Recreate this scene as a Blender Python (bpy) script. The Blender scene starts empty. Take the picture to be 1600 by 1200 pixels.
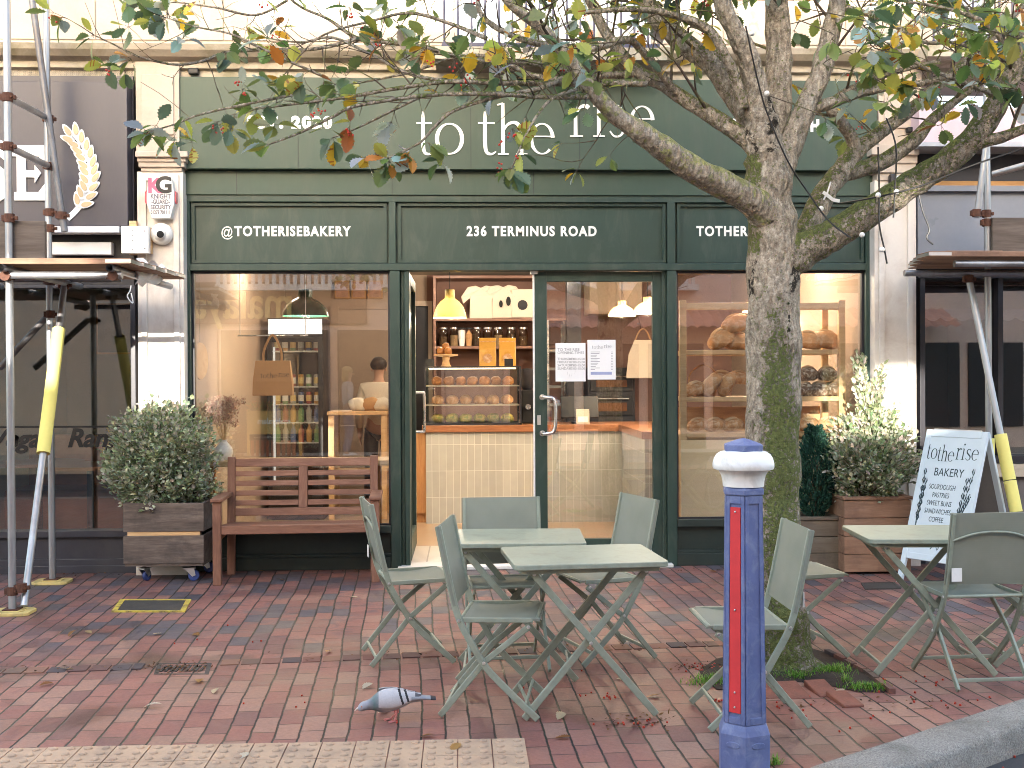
import bpy, bmesh, math, random
from mathutils import Vector, Matrix, Euler
from mathutils import noise as mnoise

R = random.Random(11)
sc = bpy.context.scene
COL = sc.collection
V = Vector
rad = math.radians

# ---------------------------------------------------------------- camera
CAM = V((0.0, -9.0, 1.54))
FPX = 1750.0
_th, _ph, _ro = rad(2.4), math.atan(12 / 1750.0), rad(0.27)
_f0 = V((math.sin(_th), math.cos(_th), 0)); _r0 = V((math.cos(_th), -math.sin(_th), 0)); _u0 = V((0, 0, 1))
_F = _f0 * math.cos(_ph) - _u0 * math.sin(_ph)
_U1 = _u0 * math.cos(_ph) + _f0 * math.sin(_ph)
_Rt = _r0 * math.cos(_ro) - _U1 * math.sin(_ro)
_U = _U1 * math.cos(_ro) + _r0 * math.sin(_ro)
cam_d = bpy.data.cameras.new('camera')
cam_d.sensor_width = 36.0
cam_d.lens = 36.0 * FPX / 1600.0
cam_d.clip_start = 0.05
cam_d.clip_end = 500
cam = bpy.data.objects.new('camera', cam_d)
COL.objects.link(cam)
mw = Matrix.Identity(4)
for i in range(3):
    mw[i][0] = _Rt[i]; mw[i][1] = _U[i]; mw[i][2] = -_F[i]; mw[i][3] = CAM[i]
cam.matrix_world = mw
sc.camera = cam

# ---------------------------------------------------------------- sky, sun, exposure
SUN_AZ, SUN_EL = 12.0, 14.0
world = bpy.data.worlds.new('World')
sc.world = world
world.use_nodes = True
wn = world.node_tree
sky = wn.nodes.new('ShaderNodeTexSky')
sky.sky_type = 'NISHITA'
sky.sun_disc = False
sky.sun_elevation = rad(SUN_EL)
sky.sun_rotation = rad(180 + SUN_AZ)
sky.air_density = 1.0
sky.dust_density = 2.5
sky.ozone_density = 0.6
bg = wn.nodes['Background']
bg.inputs['Strength'].default_value = 0.15
wn.links.new(sky.outputs[0], bg.inputs['Color'])

sl = bpy.data.lights.new('sun', 'SUN')
sl.energy = 2.0
sl.angle = rad(0.55)
sl.color = (1.0, 0.93, 0.82)
sun = bpy.data.objects.new('sun', sl)
COL.objects.link(sun)
sd = V((math.sin(rad(SUN_AZ)) * math.cos(rad(SUN_EL)), math.cos(rad(SUN_AZ)) * math.cos(rad(SUN_EL)), -math.sin(rad(SUN_EL))))
sun.rotation_euler = sd.to_track_quat('-Z', 'Y').to_euler()
sun.location = (0, -30, 30)

sc.view_settings.view_transform = 'Standard'
sc.view_settings.look = 'None'
sc.view_settings.exposure = 3.1
sc.view_settings.gamma = 1.0
sc.cycles.use_denoising = True
sc.cycles.max_bounces = 8
sc.cycles.diffuse_bounces = 4
sc.cycles.glossy_bounces = 4
sc.cycles.transmission_bounces = 4
sc.cycles.transparent_max_bounces = 20
sc.cycles.filter_width = .95
sc.cycles.caustics_reflective = False
sc.cycles.caustics_refractive = False
sc.cycles.sample_clamp_indirect = 6.0
sc.cycles.use_adaptive_sampling = True
sc.cycles.adaptive_threshold = 0.02

# ---------------------------------------------------------------- where things stand
def _ray(px, py):
    return _F * FPX + _Rt * (px - 800) - _U * (py - 600)
def pt(px, py, y):
    d = _ray(px, py)
    return CAM + d * ((y - CAM.y) / d.y)
def gd(px, py, z=0.0):
    d = _ray(px, py)
    return CAM + d * ((z - CAM.z) / d.z)
def X(px, y=0.0, py=600): return pt(px, py, y).x
def Z(py, y=0.0, px=800): return pt(px, py, y).z

# ---------------------------------------------------------------- materials
MATS = {}
def nodes(name):
    m = bpy.data.materials.new(name)
    m.use_nodes = True
    nt = m.node_tree
    return m, nt, nt.nodes['Principled BSDF']
def L(nt, a, b): nt.links.new(a, b)
def N(nt, t, **kw):
    n = nt.nodes.new(t)
    for k, v in kw.items():
        setattr(n, k, v)
    return n
def ramp(nt, stops):
    r = N(nt, 'ShaderNodeValToRGB')
    e = r.color_ramp.elements
    e[0].position, e[0].color = stops[0][0], (*stops[0][1], 1)
    e[1].position, e[1].color = stops[-1][0], (*stops[-1][1], 1)
    for p, c in stops[1:-1]:
        k = e.new(p); k.color = (*c, 1)
    return r
def coord(nt, scale=(1, 1, 1), rot=(0, 0, 0), kind='Object'):
    tc = N(nt, 'ShaderNodeTexCoord'); mp = N(nt, 'ShaderNodeMapping')
    mp.inputs['Scale'].default_value = scale
    mp.inputs['Rotation'].default_value = rot
    L(nt, tc.outputs[kind], mp.inputs['Vector'])
    return mp.outputs['Vector']
def noise(nt, vec, scale, detail=4, rough=.55, dist=0):
    n = N(nt, 'ShaderNodeTexNoise')
    n.inputs['Scale'].default_value = scale; n.inputs['Detail'].default_value = detail
    n.inputs['Roughness'].default_value = rough; n.inputs['Distortion'].default_value = dist
    if vec: L(nt, vec, n.inputs['Vector'])
    return n.outputs['Fac']
def mixc(nt, fac, a, b, mode='MIX'):
    m = N(nt, 'ShaderNodeMix', data_type='RGBA', blend_type=mode)
    for sock, v in ((m.inputs[0], fac), (m.inputs[6], a), (m.inputs[7], b)):
        if isinstance(v, (int, float)): sock.default_value = v
        elif isinstance(v, tuple): sock.default_value = (*v, 1) if len(v) == 3 else v
        else: L(nt, v, sock)
    return m.outputs[2]
def mth(nt, op, a, b=0.5, c=None):
    m = N(nt, 'ShaderNodeMath', operation=op)
    for i, v in enumerate((a, b) if c is None else (a, b, c)):
        if isinstance(v, (int, float)): m.inputs[i].default_value = v
        else: L(nt, v, m.inputs[i])
    return m.outputs[0]
def bump(nt, bsdf, h, strength=.3, dist=.01):
    b = N(nt, 'ShaderNodeBump')
    b.inputs['Strength'].default_value = strength; b.inputs['Distance'].default_value = dist
    L(nt, h, b.inputs['Height']); L(nt, b.outputs[0], bsdf.inputs['Normal'])
def mat(name, col, rough=.6, metal=0.0, var=.18, scale=6, fine=60, bmp=.15, stretch=(1, 1, 1), spec=.4, dirt=None, dirt_amt=.4, dirt_scale=3):
    """a painted or plain surface with uneven tone, optional blotches of dirt, fine relief"""
    if name in MATS: return MATS[name]
    m, nt, b = nodes(name)
    v = coord(nt, stretch)
    n1 = noise(nt, v, scale, 5)
    n2 = noise(nt, v, fine, 3)
    lo = tuple(c * (1 - var) for c in col); hi = tuple(min(1, c * (1 + var)) for c in col)
    r = ramp(nt, [(.3, lo), (.7, hi)])
    L(nt, mth(nt, 'ADD', mth(nt, 'MULTIPLY', n1, .7), mth(nt, 'MULTIPLY', n2, .3)), r.inputs[0])
    c = r.outputs[0]
    if dirt:
        n3 = noise(nt, v, dirt_scale, 6, .65, .6)
        rr = ramp(nt, [(.48, (0, 0, 0)), (.68, (dirt_amt,) * 3)])
        L(nt, n3, rr.inputs[0])
        c = mixc(nt, rr.outputs[0], c, dirt)
    L(nt, c, b.inputs['Base Color'])
    b.inputs['Metallic'].default_value = metal
    b.inputs['Specular IOR Level'].default_value = spec
    rm = N(nt, 'ShaderNodeMapRange')
    rm.inputs['To Min'].default_value = max(.03, rough - .12); rm.inputs['To Max'].default_value = min(1, rough + .12)
    L(nt, n1, rm.inputs['Value']); L(nt, rm.outputs[0], b.inputs['Roughness'])
    if bmp: bump(nt, b, n2, bmp, .004)
    MATS[name] = m
    return m
def woodmat(name, cols, axis='X', scale=3.0, rough=.55, bmp=.3, dark=None):
    if name in MATS: return MATS[name]
    m, nt, b = nodes(name)
    st = {'X': (.12, 1, 1), 'Y': (1, .12, 1), 'Z': (1, 1, .12)}[axis]
    v = coord(nt, tuple(s * scale for s in st))
    n1 = noise(nt, v, 9, 6, .6, .8)
    n2 = noise(nt, v, 42, 4, .6, .2)
    r = ramp(nt, [(.28, cols[0]), (.5, cols[1]), (.75, cols[2])])
    L(nt, mth(nt, 'ADD', mth(nt, 'MULTIPLY', n1, .65), mth(nt, 'MULTIPLY', n2, .35)), r.inputs[0])
    c = r.outputs[0]
    inf = N(nt, 'ShaderNodeObjectInfo')
    c = mixc(nt, .25, c, mixc(nt, inf.outputs['Random'], c, cols[0]))
    if dark:
        n3 = noise(nt, coord(nt), 4, 5, .7)
        rr = ramp(nt, [(.5, (0, 0, 0)), (.72, (.7, .7, .7))]); L(nt, n3, rr.inputs[0])
        c = mixc(nt, rr.outputs[0], c, dark)
    L(nt, c, b.inputs['Base Color'])
    b.inputs['Roughness'].default_value = rough
    bump(nt, b, n2, bmp, .004)
    MATS[name] = m
    return m
def emit(name, col, s):
    m, nt, b = nodes(name)
    b.inputs['Base Color'].default_value = (*col, 1)
    b.inputs['Emission Color'].default_value = (*col, 1)
    b.inputs['Emission Strength'].default_value = s
    return m
def glassmat(name, tint=(1, 1, 1), base=.10, k=1.0):
    m = bpy.data.materials.new(name); m.use_nodes = True
    nt = m.node_tree; nt.nodes.clear()
    o = N(nt, 'ShaderNodeOutputMaterial'); mx = N(nt, 'ShaderNodeMixShader')
    t = N(nt, 'ShaderNodeBsdfTransparent'); g = N(nt, 'ShaderNodeBsdfGlossy')
    t.inputs[0].default_value = (*tint, 1); g.inputs['Roughness'].default_value = 0.0
    ge = N(nt, 'ShaderNodeNewGeometry'); dp = N(nt, 'ShaderNodeVectorMath', operation='DOT_PRODUCT')
    L(nt, ge.outputs['Normal'], dp.inputs[0]); L(nt, ge.outputs['Incoming'], dp.inputs[1])
    cs = mth(nt, 'SUBTRACT', 1.0, mth(nt, 'ABSOLUTE', dp.outputs['Value']))
    f = mth(nt, 'MINIMUM', mth(nt, 'MULTIPLY_ADD', mth(nt, 'POWER', cs, 5.0), .9 * k, base), 1.0)
    bp = N(nt, 'ShaderNodeBump'); bp.inputs['Strength'].default_value = .02; bp.inputs['Distance'].default_value = .02
    L(nt, noise(nt, coord(nt), 1.2, 1), bp.inputs['Height']); L(nt, bp.outputs[0], g.inputs['Normal'])
    L(nt, f, mx.inputs[0]); L(nt, t.outputs[0], mx.inputs[1]); L(nt, g.outputs[0], mx.inputs[2]); L(nt, mx.outputs[0], o.inputs[0])
    return m
def vcolmat(name, attr='tone', rough=.55, transl=.0, fine=80, bmp=.1, spec=.3):
    """colour stored per leaf / feather on the mesh"""
    m, nt, b = nodes(name)
    a = N(nt, 'ShaderNodeAttribute'); a.attribute_name = attr
    n2 = noise(nt, coord(nt), fine, 3)
    c = mixc(nt, mth(nt, 'MULTIPLY', n2, .35), a.outputs['Color'], mixc(nt, .5, a.outputs['Color'], (0.02, 0.02, 0.01)))
    L(nt, c, b.inputs['Base Color'])
    b.inputs['Roughness'].default_value = rough
    b.inputs['Specular IOR Level'].default_value = spec
    if bmp: bump(nt, b, n2, bmp, .003)
    if transl:
        tr = N(nt, 'ShaderNodeBsdfTranslucent'); L(nt, c, tr.inputs[0])
        mx = N(nt, 'ShaderNodeMixShader'); mx.inputs[0].default_value = transl
        o = nt.nodes['Material Output']
        L(nt, b.outputs[0], mx.inputs[1]); L(nt, tr.outputs[0], mx.inputs[2]); L(nt, mx.outputs[0], o.inputs[0])
    return m

# ---------------------------------------------------------------- mesh helpers
class MB:
    def __init__(s): s.v = []; s.f = []; s.c = None
    def add(s, vs, fs, M=None):
        o = len(s.v)
        s.v += [tuple(M @ V(p)) if M else tuple(p) for p in vs]
        s.f += [tuple(i + o for i in f) for f in fs]
        return s
    def box(s, x0, x1, y0, y1, z0, z1, M=None):
        x0, x1 = sorted((x0, x1)); y0, y1 = sorted((y0, y1)); z0, z1 = sorted((z0, z1))
        return s.add([(x0, y0, z0), (x1, y0, z0), (x1, y1, z0), (x0, y1, z0), (x0, y0, z1), (x1, y0, z1), (x1, y1, z1), (x0, y1, z1)],
                     [(3, 2, 1, 0), (4, 5, 6, 7), (0, 1, 5, 4), (1, 2, 6, 5), (2, 3, 7, 6), (3, 0, 4, 7)], M)
    def beam(s, a, b, w, h, up=(0, 0, 1)):
        a, b = V(a), V(b); t = (b - a).normalized(); u = V(up)
        if abs(t.dot(u)) > .98: u = V((0, 1, 0))
        r = t.cross(u).normalized(); u = r.cross(t)
        q = [a + r * i * w / 2 + u * j * h / 2 for i, j in ((-1, -1), (1, -1), (1, 1), (-1, 1))]
        q += [p + (b - a) for p in q]
        return s.add(q, [(3, 2, 1, 0), (4, 5, 6, 7), (0, 1, 5, 4), (1, 2, 6, 5), (2, 3, 7, 6), (3, 0, 4, 7)])
    def ring_sweep(s, rings, closed_caps=True):
        n = len(rings[0]); o = len(s.v)
        for r in rings: s.v += [tuple(p) for p in r]
        for i in range(len(rings) - 1):
            for j in range(n):
                a = o + i * n + j; b = o + i * n + (j + 1) % n
                s.f.append((a, b, b + n, a + n))
        if closed_caps:
            s.f.append(tuple(o + j for j in reversed(range(n))))
            s.f.append(tuple(o + (len(rings) - 1) * n + j for j in range(n)))
        return s
    def sweep(s, pts, side, a, b):
        """rectangular section: b thick along side, a wide in the path's plane"""
        pts = [V(p) for p in pts]; side = V(side).normalized(); rings = []
        for i, p in enumerate(pts):
            t = (pts[min(i + 1, len(pts) - 1)] - pts[max(i - 1, 0)]).normalized()
            n = t.cross(side).normalized()
            rings.append([p + n * a / 2 * i_ + side * b / 2 * j_ for i_, j_ in ((-1, -1), (1, -1), (1, 1), (-1, 1))])
        return s.ring_sweep(rings)
    def tube(s, pts, rr, n=8, squash=None, caps=True):
        pts = [V(p) for p in pts]
        if not hasattr(rr, '__len__'): rr = [rr] * len(pts)
        t0 = (pts[1] - pts[0]).normalized()
        u = t0.orthogonal().normalized(); rings = []
        for i, p in enumerate(pts):
            t = (pts[min(i + 1, len(pts) - 1)] - pts[max(i - 1, 0)])
            t = t.normalized() if t.length > 1e-9 else t0
            u = (u - t * u.dot(t))
            u = u.normalized() if u.length > 1e-6 else t.orthogonal().normalized()
            w = t.cross(u)
            rings.append([p + (u * math.cos(2 * math.pi * j / n) + w * math.sin(2 * math.pi * j / n)) * rr[i] for j in range(n)])
        return s.ring_sweep(rings, caps)
    def lathe(s, prof, n=24, M=None, caps=True, phase=0):
        rings = [[V((r * math.cos(2 * math.pi * j / n + phase), r * math.sin(2 * math.pi * j / n + phase), z)) for j in range(n)] for r, z in prof]
        if M: rings = [[M @ p for p in r] for r in rings]
        return s.ring_sweep(rings, caps)
    def prism(s, poly, z0, z1, M=None):
        n = len(poly)
        vs = [(x, y, z0) for x, y in poly] + [(x, y, z1) for x, y in poly]
        fs = [tuple(reversed(range(n))), tuple(range(n, 2 * n))] + [(i, (i + 1) % n, n + (i + 1) % n, n + i) for i in range(n)]
        return s.add(vs, fs, M)
    def grid(s, fn, nu, nv):
        o = len(s.v)
        for i in range(nu + 1):
            for j in range(nv + 1): s.v.append(tuple(fn(i / nu, j / nv)))
        for i in range(nu):
            for j in range(nv):
                a = o + i * (nv + 1) + j
                s.f.append((a, a + nv + 1, a + nv + 2, a + 1))
        return s
    def sphere(s, c, r, n=10, m=7, M=None):
        c = V(c); rr = r if hasattr(r, '__len__') else (r, r, r)
        rings = []
        for i in range(1, m):
            a = math.pi * i / m - math.pi / 2
            rings.append([c + V((rr[0] * math.cos(a) * math.cos(2 * math.pi * j / n), rr[1] * math.cos(a) * math.sin(2 * math.pi * j / n), rr[2] * math.sin(a))) for j in range(n)])
        if M: rings = [[M @ p for p in r_] for r_ in rings]
        return s.ring_sweep(rings)

def cr(pts, k=6):
    """smooth curve through points (any dimension tuples)"""
    P = [tuple(p) for p in pts]; out = []
    for i in range(len(P) - 1):
        p0, p1, p2, p3 = P[max(i - 1, 0)], P[i], P[i + 1], P[min(i + 2, len(P) - 1)]
        for j in range(k):
            t = j / k
            out.append(tuple(.5 * ((2 * b) + (-a + c) * t + (2 * a - 5 * b + 4 * c - d) * t * t + (-a + 3 * b - 3 * c + d) * t ** 3) for a, b, c, d in zip(p0, p1, p2, p3)))
    out.append(P[-1])
    return out

XF = {}
def obj(name, mb, m, parent=None, smooth=False, bevel=0.0, world=False, angle=40, seg=2, tone=None):
    me = bpy.data.meshes.new(name)
    vs = mb.v
    if world and parent is not None:
        inv = XF[parent.name].inverted()
        vs = [tuple(inv @ V(p)) for p in vs]
    me.from_pydata(vs, [], mb.f)
    if getattr(mb, 'vc', None):
        a = me.color_attributes.new('tone', 'FLOAT_COLOR', 'POINT')
        a.data.foreach_set('color', [x for c in mb.vc for x in (c[0], c[1], c[2], 1.0)])
    elif mb.c is not None or tone is not None:
        a = me.color_attributes.new('tone', 'FLOAT_COLOR', 'CORNER')
        cols = []
        for p in me.polygons:
            c = mb.c[p.index] if mb.c is not None else tone
            cols += [c[0], c[1], c[2], 1.0] * p.loop_total
        a.data.foreach_set('color', cols)
    if smooth:
        me.polygons.foreach_set('use_smooth', [True] * len(me.polygons))
        if angle < 180: me.set_sharp_from_angle(angle=rad(angle))
    me.materials.append(m)
    me.update()
    o = bpy.data.objects.new(name, me)
    COL.objects.link(o)
    if parent is not None:
        o.parent = parent
        if parent.name in XF and o.name not in XF: XF[o.name] = XF[parent.name]
    else:
        XF[o.name] = Matrix.Identity(4)
    if bevel:
        b = o.modifiers.new('edge', 'BEVEL'); b.width = bevel; b.segments = seg; b.limit_method = 'ANGLE'; b.angle_limit = rad(35)
    return o
def T(name, label, cat, loc=(0, 0, 0), rz=0.0, group=None):
    o = bpy.data.objects.new(name, None)
    o.empty_display_size = .1
    COL.objects.link(o)
    o.location = loc; o.rotation_euler = (0, 0, rz)
    XF[o.name] = Matrix.Translation(V(loc)) @ Matrix.Rotation(rz, 4, 'Z')
    return tag(o, label, cat, group)
def tag(o, label, cat, group=None, kind=None):
    o['label'] = label; o['category'] = cat
    if group: o['group'] = group
    if kind: o['kind'] = kind
    return o
def struct(name, mb, m, **kw):
    o = obj(name, mb, m, **kw); o['kind'] = 'structure'
    return o
def single(name, mb, m, label, cat, group=None, origin=None, **kw):
    """a thing that is one mesh; origin moves its pivot"""
    if origin is not None:
        ov = V(origin); mb.v = [tuple(V(p) - ov) for p in mb.v]
    o = obj(name, mb, m, **kw)
    if origin is not None: o.location = origin
    return tag(o, label, cat, group)
def dup(root, loc, rz, label, group=None):
    r = root.copy(); COL.objects.link(r); r.location = loc; r.rotation_euler = (0, 0, rz)
    r['label'] = label
    if group: r['group'] = group
    def rec(src, dst):
        for ch in list(src.children):
            c = ch.copy(); COL.objects.link(c); c.parent = dst; rec(ch, c)
    rec(root, r)
    return r
def text(name, body, size, m, parent, M, align='CENTER', depth=.002, bold=0.0, spacing=1.0, shear=0.0, xs=1.0, line=1.0):
    """built-in lettering turned into a mesh; M places the text plane (x right, y up)"""
    cu = bpy.data.curves.new(name, 'FONT')
    cu.body = body; cu.size = size; cu.extrude = depth; cu.offset = bold
    cu.align_x = align; cu.align_y = 'CENTER'; cu.space_character = spacing; cu.shear = shear; cu.space_line = line
    cu.resolution_u = 4
    t = bpy.data.objects.new(name, cu); COL.objects.link(t)
    dg = bpy.context.evaluated_depsgraph_get(); dg.update()
    me = bpy.data.meshes.new_from_object(t.evaluated_get(dg))
    bpy.data.objects.remove(t); bpy.data.curves.remove(cu)
    me.name = name
    S = Matrix.Diagonal((xs, 1, 1, 1))
    inv = XF[parent.name].inverted() if parent is not None else Matrix.Identity(4)
    me.transform(inv @ M @ S)
    me.materials.clear(); me.materials.append(m)
    o = bpy.data.objects.new(name, me); COL.objects.link(o)
    if parent is not None: o.parent = parent
    return o
def facing(p, nrm=(0, -1, 0), up=(0, 0, 1)):
    """text plane at p looking along nrm"""
    n = V(nrm).normalized(); u = V(up); u = (u - n * u.dot(n)).normalized(); r = u.cross(n)
    M = Matrix.Identity(4)
    for i in range(3): M[i][0] = r[i]; M[i][1] = u[i]; M[i][2] = n[i]; M[i][3] = p[i]
    return M

# serif logo lettering drawn as pen strokes; x-height = 1
def _ribbon(mb, pts, z, d, M):
    P = cr(pts, 7) if len(pts) > 2 else pts
    lft, rgt = [], []
    for i, (x, y, w) in enumerate(P):
        a = P[max(i - 1, 0)]; b = P[min(i + 1, len(P) - 1)]
        dx, dy = b[0] - a[0], b[1] - a[1]; l = math.hypot(dx, dy) or 1
        nx, ny = -dy / l, dx / l
        lft.append((x + nx * w / 2, y + ny * w / 2)); rgt.append((x - nx * w / 2, y - ny * w / 2))
    n = len(P)
    vs = [(x, y, z + d) for x, y in lft] + [(x, y, z + d) for x, y in rgt] + [(x, y, z) for x, y in lft] + [(x, y, z) for x, y in rgt]
    fs = []
    for i in range(n - 1):
        fs += [(i, n + i, n + i + 1, i + 1), (2 * n + i, i, i + 1, 2 * n + i + 1), (n + i, 3 * n + i, 3 * n + i + 1, n + i + 1)]
    fs += [(0, 2 * n, 3 * n, n), (n - 1, 2 * n - 1, 4 * n - 1, 3 * n - 1)]
    mb.add(vs, fs, M)
def _arc(cx, cy, rx, ry, a0, a1, wt, ww, n=14):
    out = []
    for i in range(n + 1):
        a = rad(a0 + (a1 - a0) * i / n)
        k = abs(math.cos(a))
        out.append((cx + rx * math.cos(a), cy + ry * math.sin(a), wt + (ww - wt) * k ** 1.5))
    return out
GL = {
    't': [[(.22, 1.32, .07), (.22, 1.0, .115), (.22, .35, .12), (.27, .08, .10), (.42, .02, .07), (.56, .10, .035)], [(0, .97, .05), (.52, .97, .05)]],
    'o': [_arc(.45, .49, .39, .46, 0, 362, .045, .125, 26)],
    'h': [[(.17, 1.58, .10), (.17, .0, .115)], [(.17, .70, .05), (.32, .93, .08), (.55, .98, .10), (.70, .80, .125), (.72, .5, .12), (.72, 0, .115)],
          [(.02, .02, .045), (.34, .02, .045)], [(.56, .02, .045), (.90, .02, .045)], [(.0, 1.52, .045), (.17, 1.57, .06)]],
    'e': [_arc(.43, .49, .38, .46, 4, 315, .045, .125, 24), [(.08, .56, .045), (.80, .56, .045)]],
    'r': [[(.20, 1.0, .10), (.20, 0, .115)], [(.20, .66, .05), (.34, .92, .08), (.52, .96, .13), (.60, .90, .12)], [(.03, .02, .045), (.42, .02, .045)], [(.02, .95, .045), (.2, .99, .06)]],
    'i': [[(.20, 1.0, .10), (.20, 0, .115)], [(.03, .02, .045), (.38, .02, .045)], [(.03, .95, .045), (.2, .99, .06)], [(.20, 1.30, .13), (.20, 1.43, .13)]],
    's': [[(.53, .80, .05), (.42, .95, .06), (.25, .96, .07), (.12, .82, .09), (.16, .64, .12), (.36, .48, .13), (.52, .34, .12), (.54, .16, .09), (.42, .03, .07), (.22, .02, .06), (.07, .18, .05)]],
}
def glyph(mb, ch, x, y, w, h, M, d=.004, nat=None):
    """one letter with its left edge x, baseline y, width w, x-height h"""
    nw = {'t': .56, 'o': .9, 'h': .9, 'e': .86, 'r': .62, 'i': .40, 's': .60}[ch]
    for k, st in enumerate(GL[ch]):
        _ribbon(mb, [(x + a / nw * w, y + b * h, c * (w / nw * .5 + h * .5)) for a, b, c in st], 0, d + .0006 * k, M)
# ================================================================ SETTING
def rect(x0, x1, y0, y1, y):
    mx, my = (x0 + x1) / 2, (y0 + y1) / 2
    return X(x0, y, my), X(x1, y, my), Z(y1, y, mx), Z(y0, y, mx)
def pbox(mb, px0, px1, py0, py1, ya, yb):
    """box whose front face (at ya) covers that span of the shop front"""
    x0, x1, z0, z1 = rect(px0, px1, py0, py1, ya)
    return mb.box(x0, x1, ya, yb, z0, z1)

def pavingmat():
    m, nt, b = nodes('brick_paving')
    v = coord(nt, (1, 1, 1), (0, 0, rad(90 - 3.2)))
    wob = N(nt, 'ShaderNodeTexNoise'); wob.inputs['Scale'].default_value = .55; wob.inputs['Detail'].default_value = 1.5
    L(nt, v, wob.inputs['Vector'])
    off = N(nt, 'ShaderNodeVectorMath', operation='MULTIPLY_ADD')
    off.inputs[1].default_value = (.12, .12, 0); off.inputs[2].default_value = (-.06, -.06, 0)
    L(nt, wob.outputs['Color'], off.inputs[0])
    add = N(nt, 'ShaderNodeVectorMath', operation='ADD'); L(nt, v, add.inputs[0]); L(nt, off.outputs[0], add.inputs[1])
    w2 = N(nt, 'ShaderNodeTexNoise'); w2.inputs['Scale'].default_value = 9; L(nt, v, w2.inputs['Vector'])
    o2 = N(nt, 'ShaderNodeVectorMath', operation='MULTIPLY_ADD'); o2.inputs[1].default_value = (.012, .012, 0); o2.inputs[2].default_value = (-.006, -.006, 0)
    L(nt, w2.outputs['Color'], o2.inputs[0])
    add2 = N(nt, 'ShaderNodeVectorMath', operation='ADD'); L(nt, add.outputs[0], add2.inputs[0]); L(nt, o2.outputs[0], add2.inputs[1])
    br = N(nt, 'ShaderNodeTexBrick'); br.offset = .5; br.squash = 1
    L(nt, add2.outputs[0], br.inputs['Vector'])
    br.inputs['Color1'].default_value = (0, 0, 0, 1); br.inputs['Color2'].default_value = (1, 1, 1, 1); br.inputs['Mortar'].default_value = (.5, .5, .5, 1)
    br.inputs['Scale'].default_value = 1; br.inputs['Brick Width'].default_value = .213; br.inputs['Row Height'].default_value = .107
    br.inputs['Mortar Size'].default_value = .0042; br.inputs['Mortar Smooth'].default_value = .25; br.inputs['Bias'].default_value = 0
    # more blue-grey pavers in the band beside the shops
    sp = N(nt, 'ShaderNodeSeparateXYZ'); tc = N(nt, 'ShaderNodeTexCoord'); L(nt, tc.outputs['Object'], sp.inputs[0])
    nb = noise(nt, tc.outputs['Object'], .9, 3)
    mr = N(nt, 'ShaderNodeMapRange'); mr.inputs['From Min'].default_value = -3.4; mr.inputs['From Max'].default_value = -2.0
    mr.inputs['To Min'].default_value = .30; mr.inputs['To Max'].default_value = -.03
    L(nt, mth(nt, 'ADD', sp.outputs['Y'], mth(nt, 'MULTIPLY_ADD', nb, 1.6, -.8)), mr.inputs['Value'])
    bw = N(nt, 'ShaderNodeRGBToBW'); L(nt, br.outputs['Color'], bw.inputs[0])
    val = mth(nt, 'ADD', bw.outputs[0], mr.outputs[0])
    rp = ramp(nt, [(0, (.075, .070, .085)), (.17, (.10, .082, .092)), (.26, (.145, .080, .074)), (.42, (.198, .088, .074)), (.72, (.235, .104, .085)), (.93, (.255, .128, .100)), (1, (.265, .155, .120))])
    L(nt, val, rp.inputs[0])
    f1 = noise(nt, tc.outputs['Object'], 46, 7, .78); f2 = noise(nt, tc.outputs['Object'], 1.7, 6, .65, .5)
    c = mixc(nt, .7, rp.outputs[0], mixc(nt, f1, (.16, .14, .14), (.84, .80, .78)), 'OVERLAY')
    st = ramp(nt, [(.34, (.62, .58, .57)), (.5, (.98, .97, .96)), (.8, (1.12, 1.1, 1.08))]); L(nt, f2, st.inputs[0])
    c = mixc(nt, 1, c, st.outputs[0], 'MULTIPLY')
    # blue-black scuffs lying across several bricks, mostly beside the shops
    f5 = noise(nt, tc.outputs['Object'], 4.2, 6, .72, .8)
    sb_ = N(nt, 'ShaderNodeMapRange'); sb_.inputs['From Min'].default_value = .50; sb_.inputs['From Max'].default_value = .62
    yb_ = N(nt, 'ShaderNodeMapRange'); yb_.inputs['From Min'].default_value = -3.2; yb_.inputs['From Max'].default_value = -1.6; yb_.inputs['To Min'].default_value = .12; yb_.inputs['To Max'].default_value = .62
    L(nt, f5, sb_.inputs['Value']); L(nt, sp.outputs['Y'], yb_.inputs['Value'])
    c = mixc(nt, mth(nt, 'MULTIPLY', sb_.outputs[0], yb_.outputs[0]), c, (.075, .066, .078))
    # damp silt left along the drainage course
    yl_ = gd(430, 1031).y; sl2 = (gd(1000, 1009).y - gd(100, 1046).y) / (gd(1000, 1009).x - gd(100, 1046).x); xl_ = gd(430, 1031).x
    dline = mth(nt, 'SUBTRACT', mth(nt, 'SUBTRACT', sp.outputs['Y'], yl_), mth(nt, 'MULTIPLY', mth(nt, 'SUBTRACT', sp.outputs['X'], xl_), sl2))
    dm = N(nt, 'ShaderNodeMapRange'); dm.inputs['From Min'].default_value = .02; dm.inputs['From Max'].default_value = .30; dm.inputs['To Min'].default_value = 1; dm.inputs['To Max'].default_value = 0
    L(nt, mth(nt, 'ABSOLUTE', mth(nt, 'ADD', dline, -.05)), dm.inputs['Value'])
    dn = N(nt, 'ShaderNodeMapRange'); dn.inputs['From Min'].default_value = .44; dn.inputs['From Max'].default_value = .60; L(nt, noise(nt, tc.outputs['Object'], 1.4, 5, .6), dn.inputs['Value'])
    damp = mth(nt, 'MULTIPLY', dm.outputs[0], dn.outputs[0])
    c = mixc(nt, mth(nt, 'MULTIPLY', damp, .8), c, (.075, .050, .034))
    f3 = noise(nt, tc.outputs['Object'], 210, 3, .6)
    sk = ramp(nt, [(.70, (0, 0, 0)), (.76, (.45, .45, .45))]); L(nt, f3, sk.inputs[0])
    c = mixc(nt, sk.outputs[0], c, (.30, .26, .24))
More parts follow.
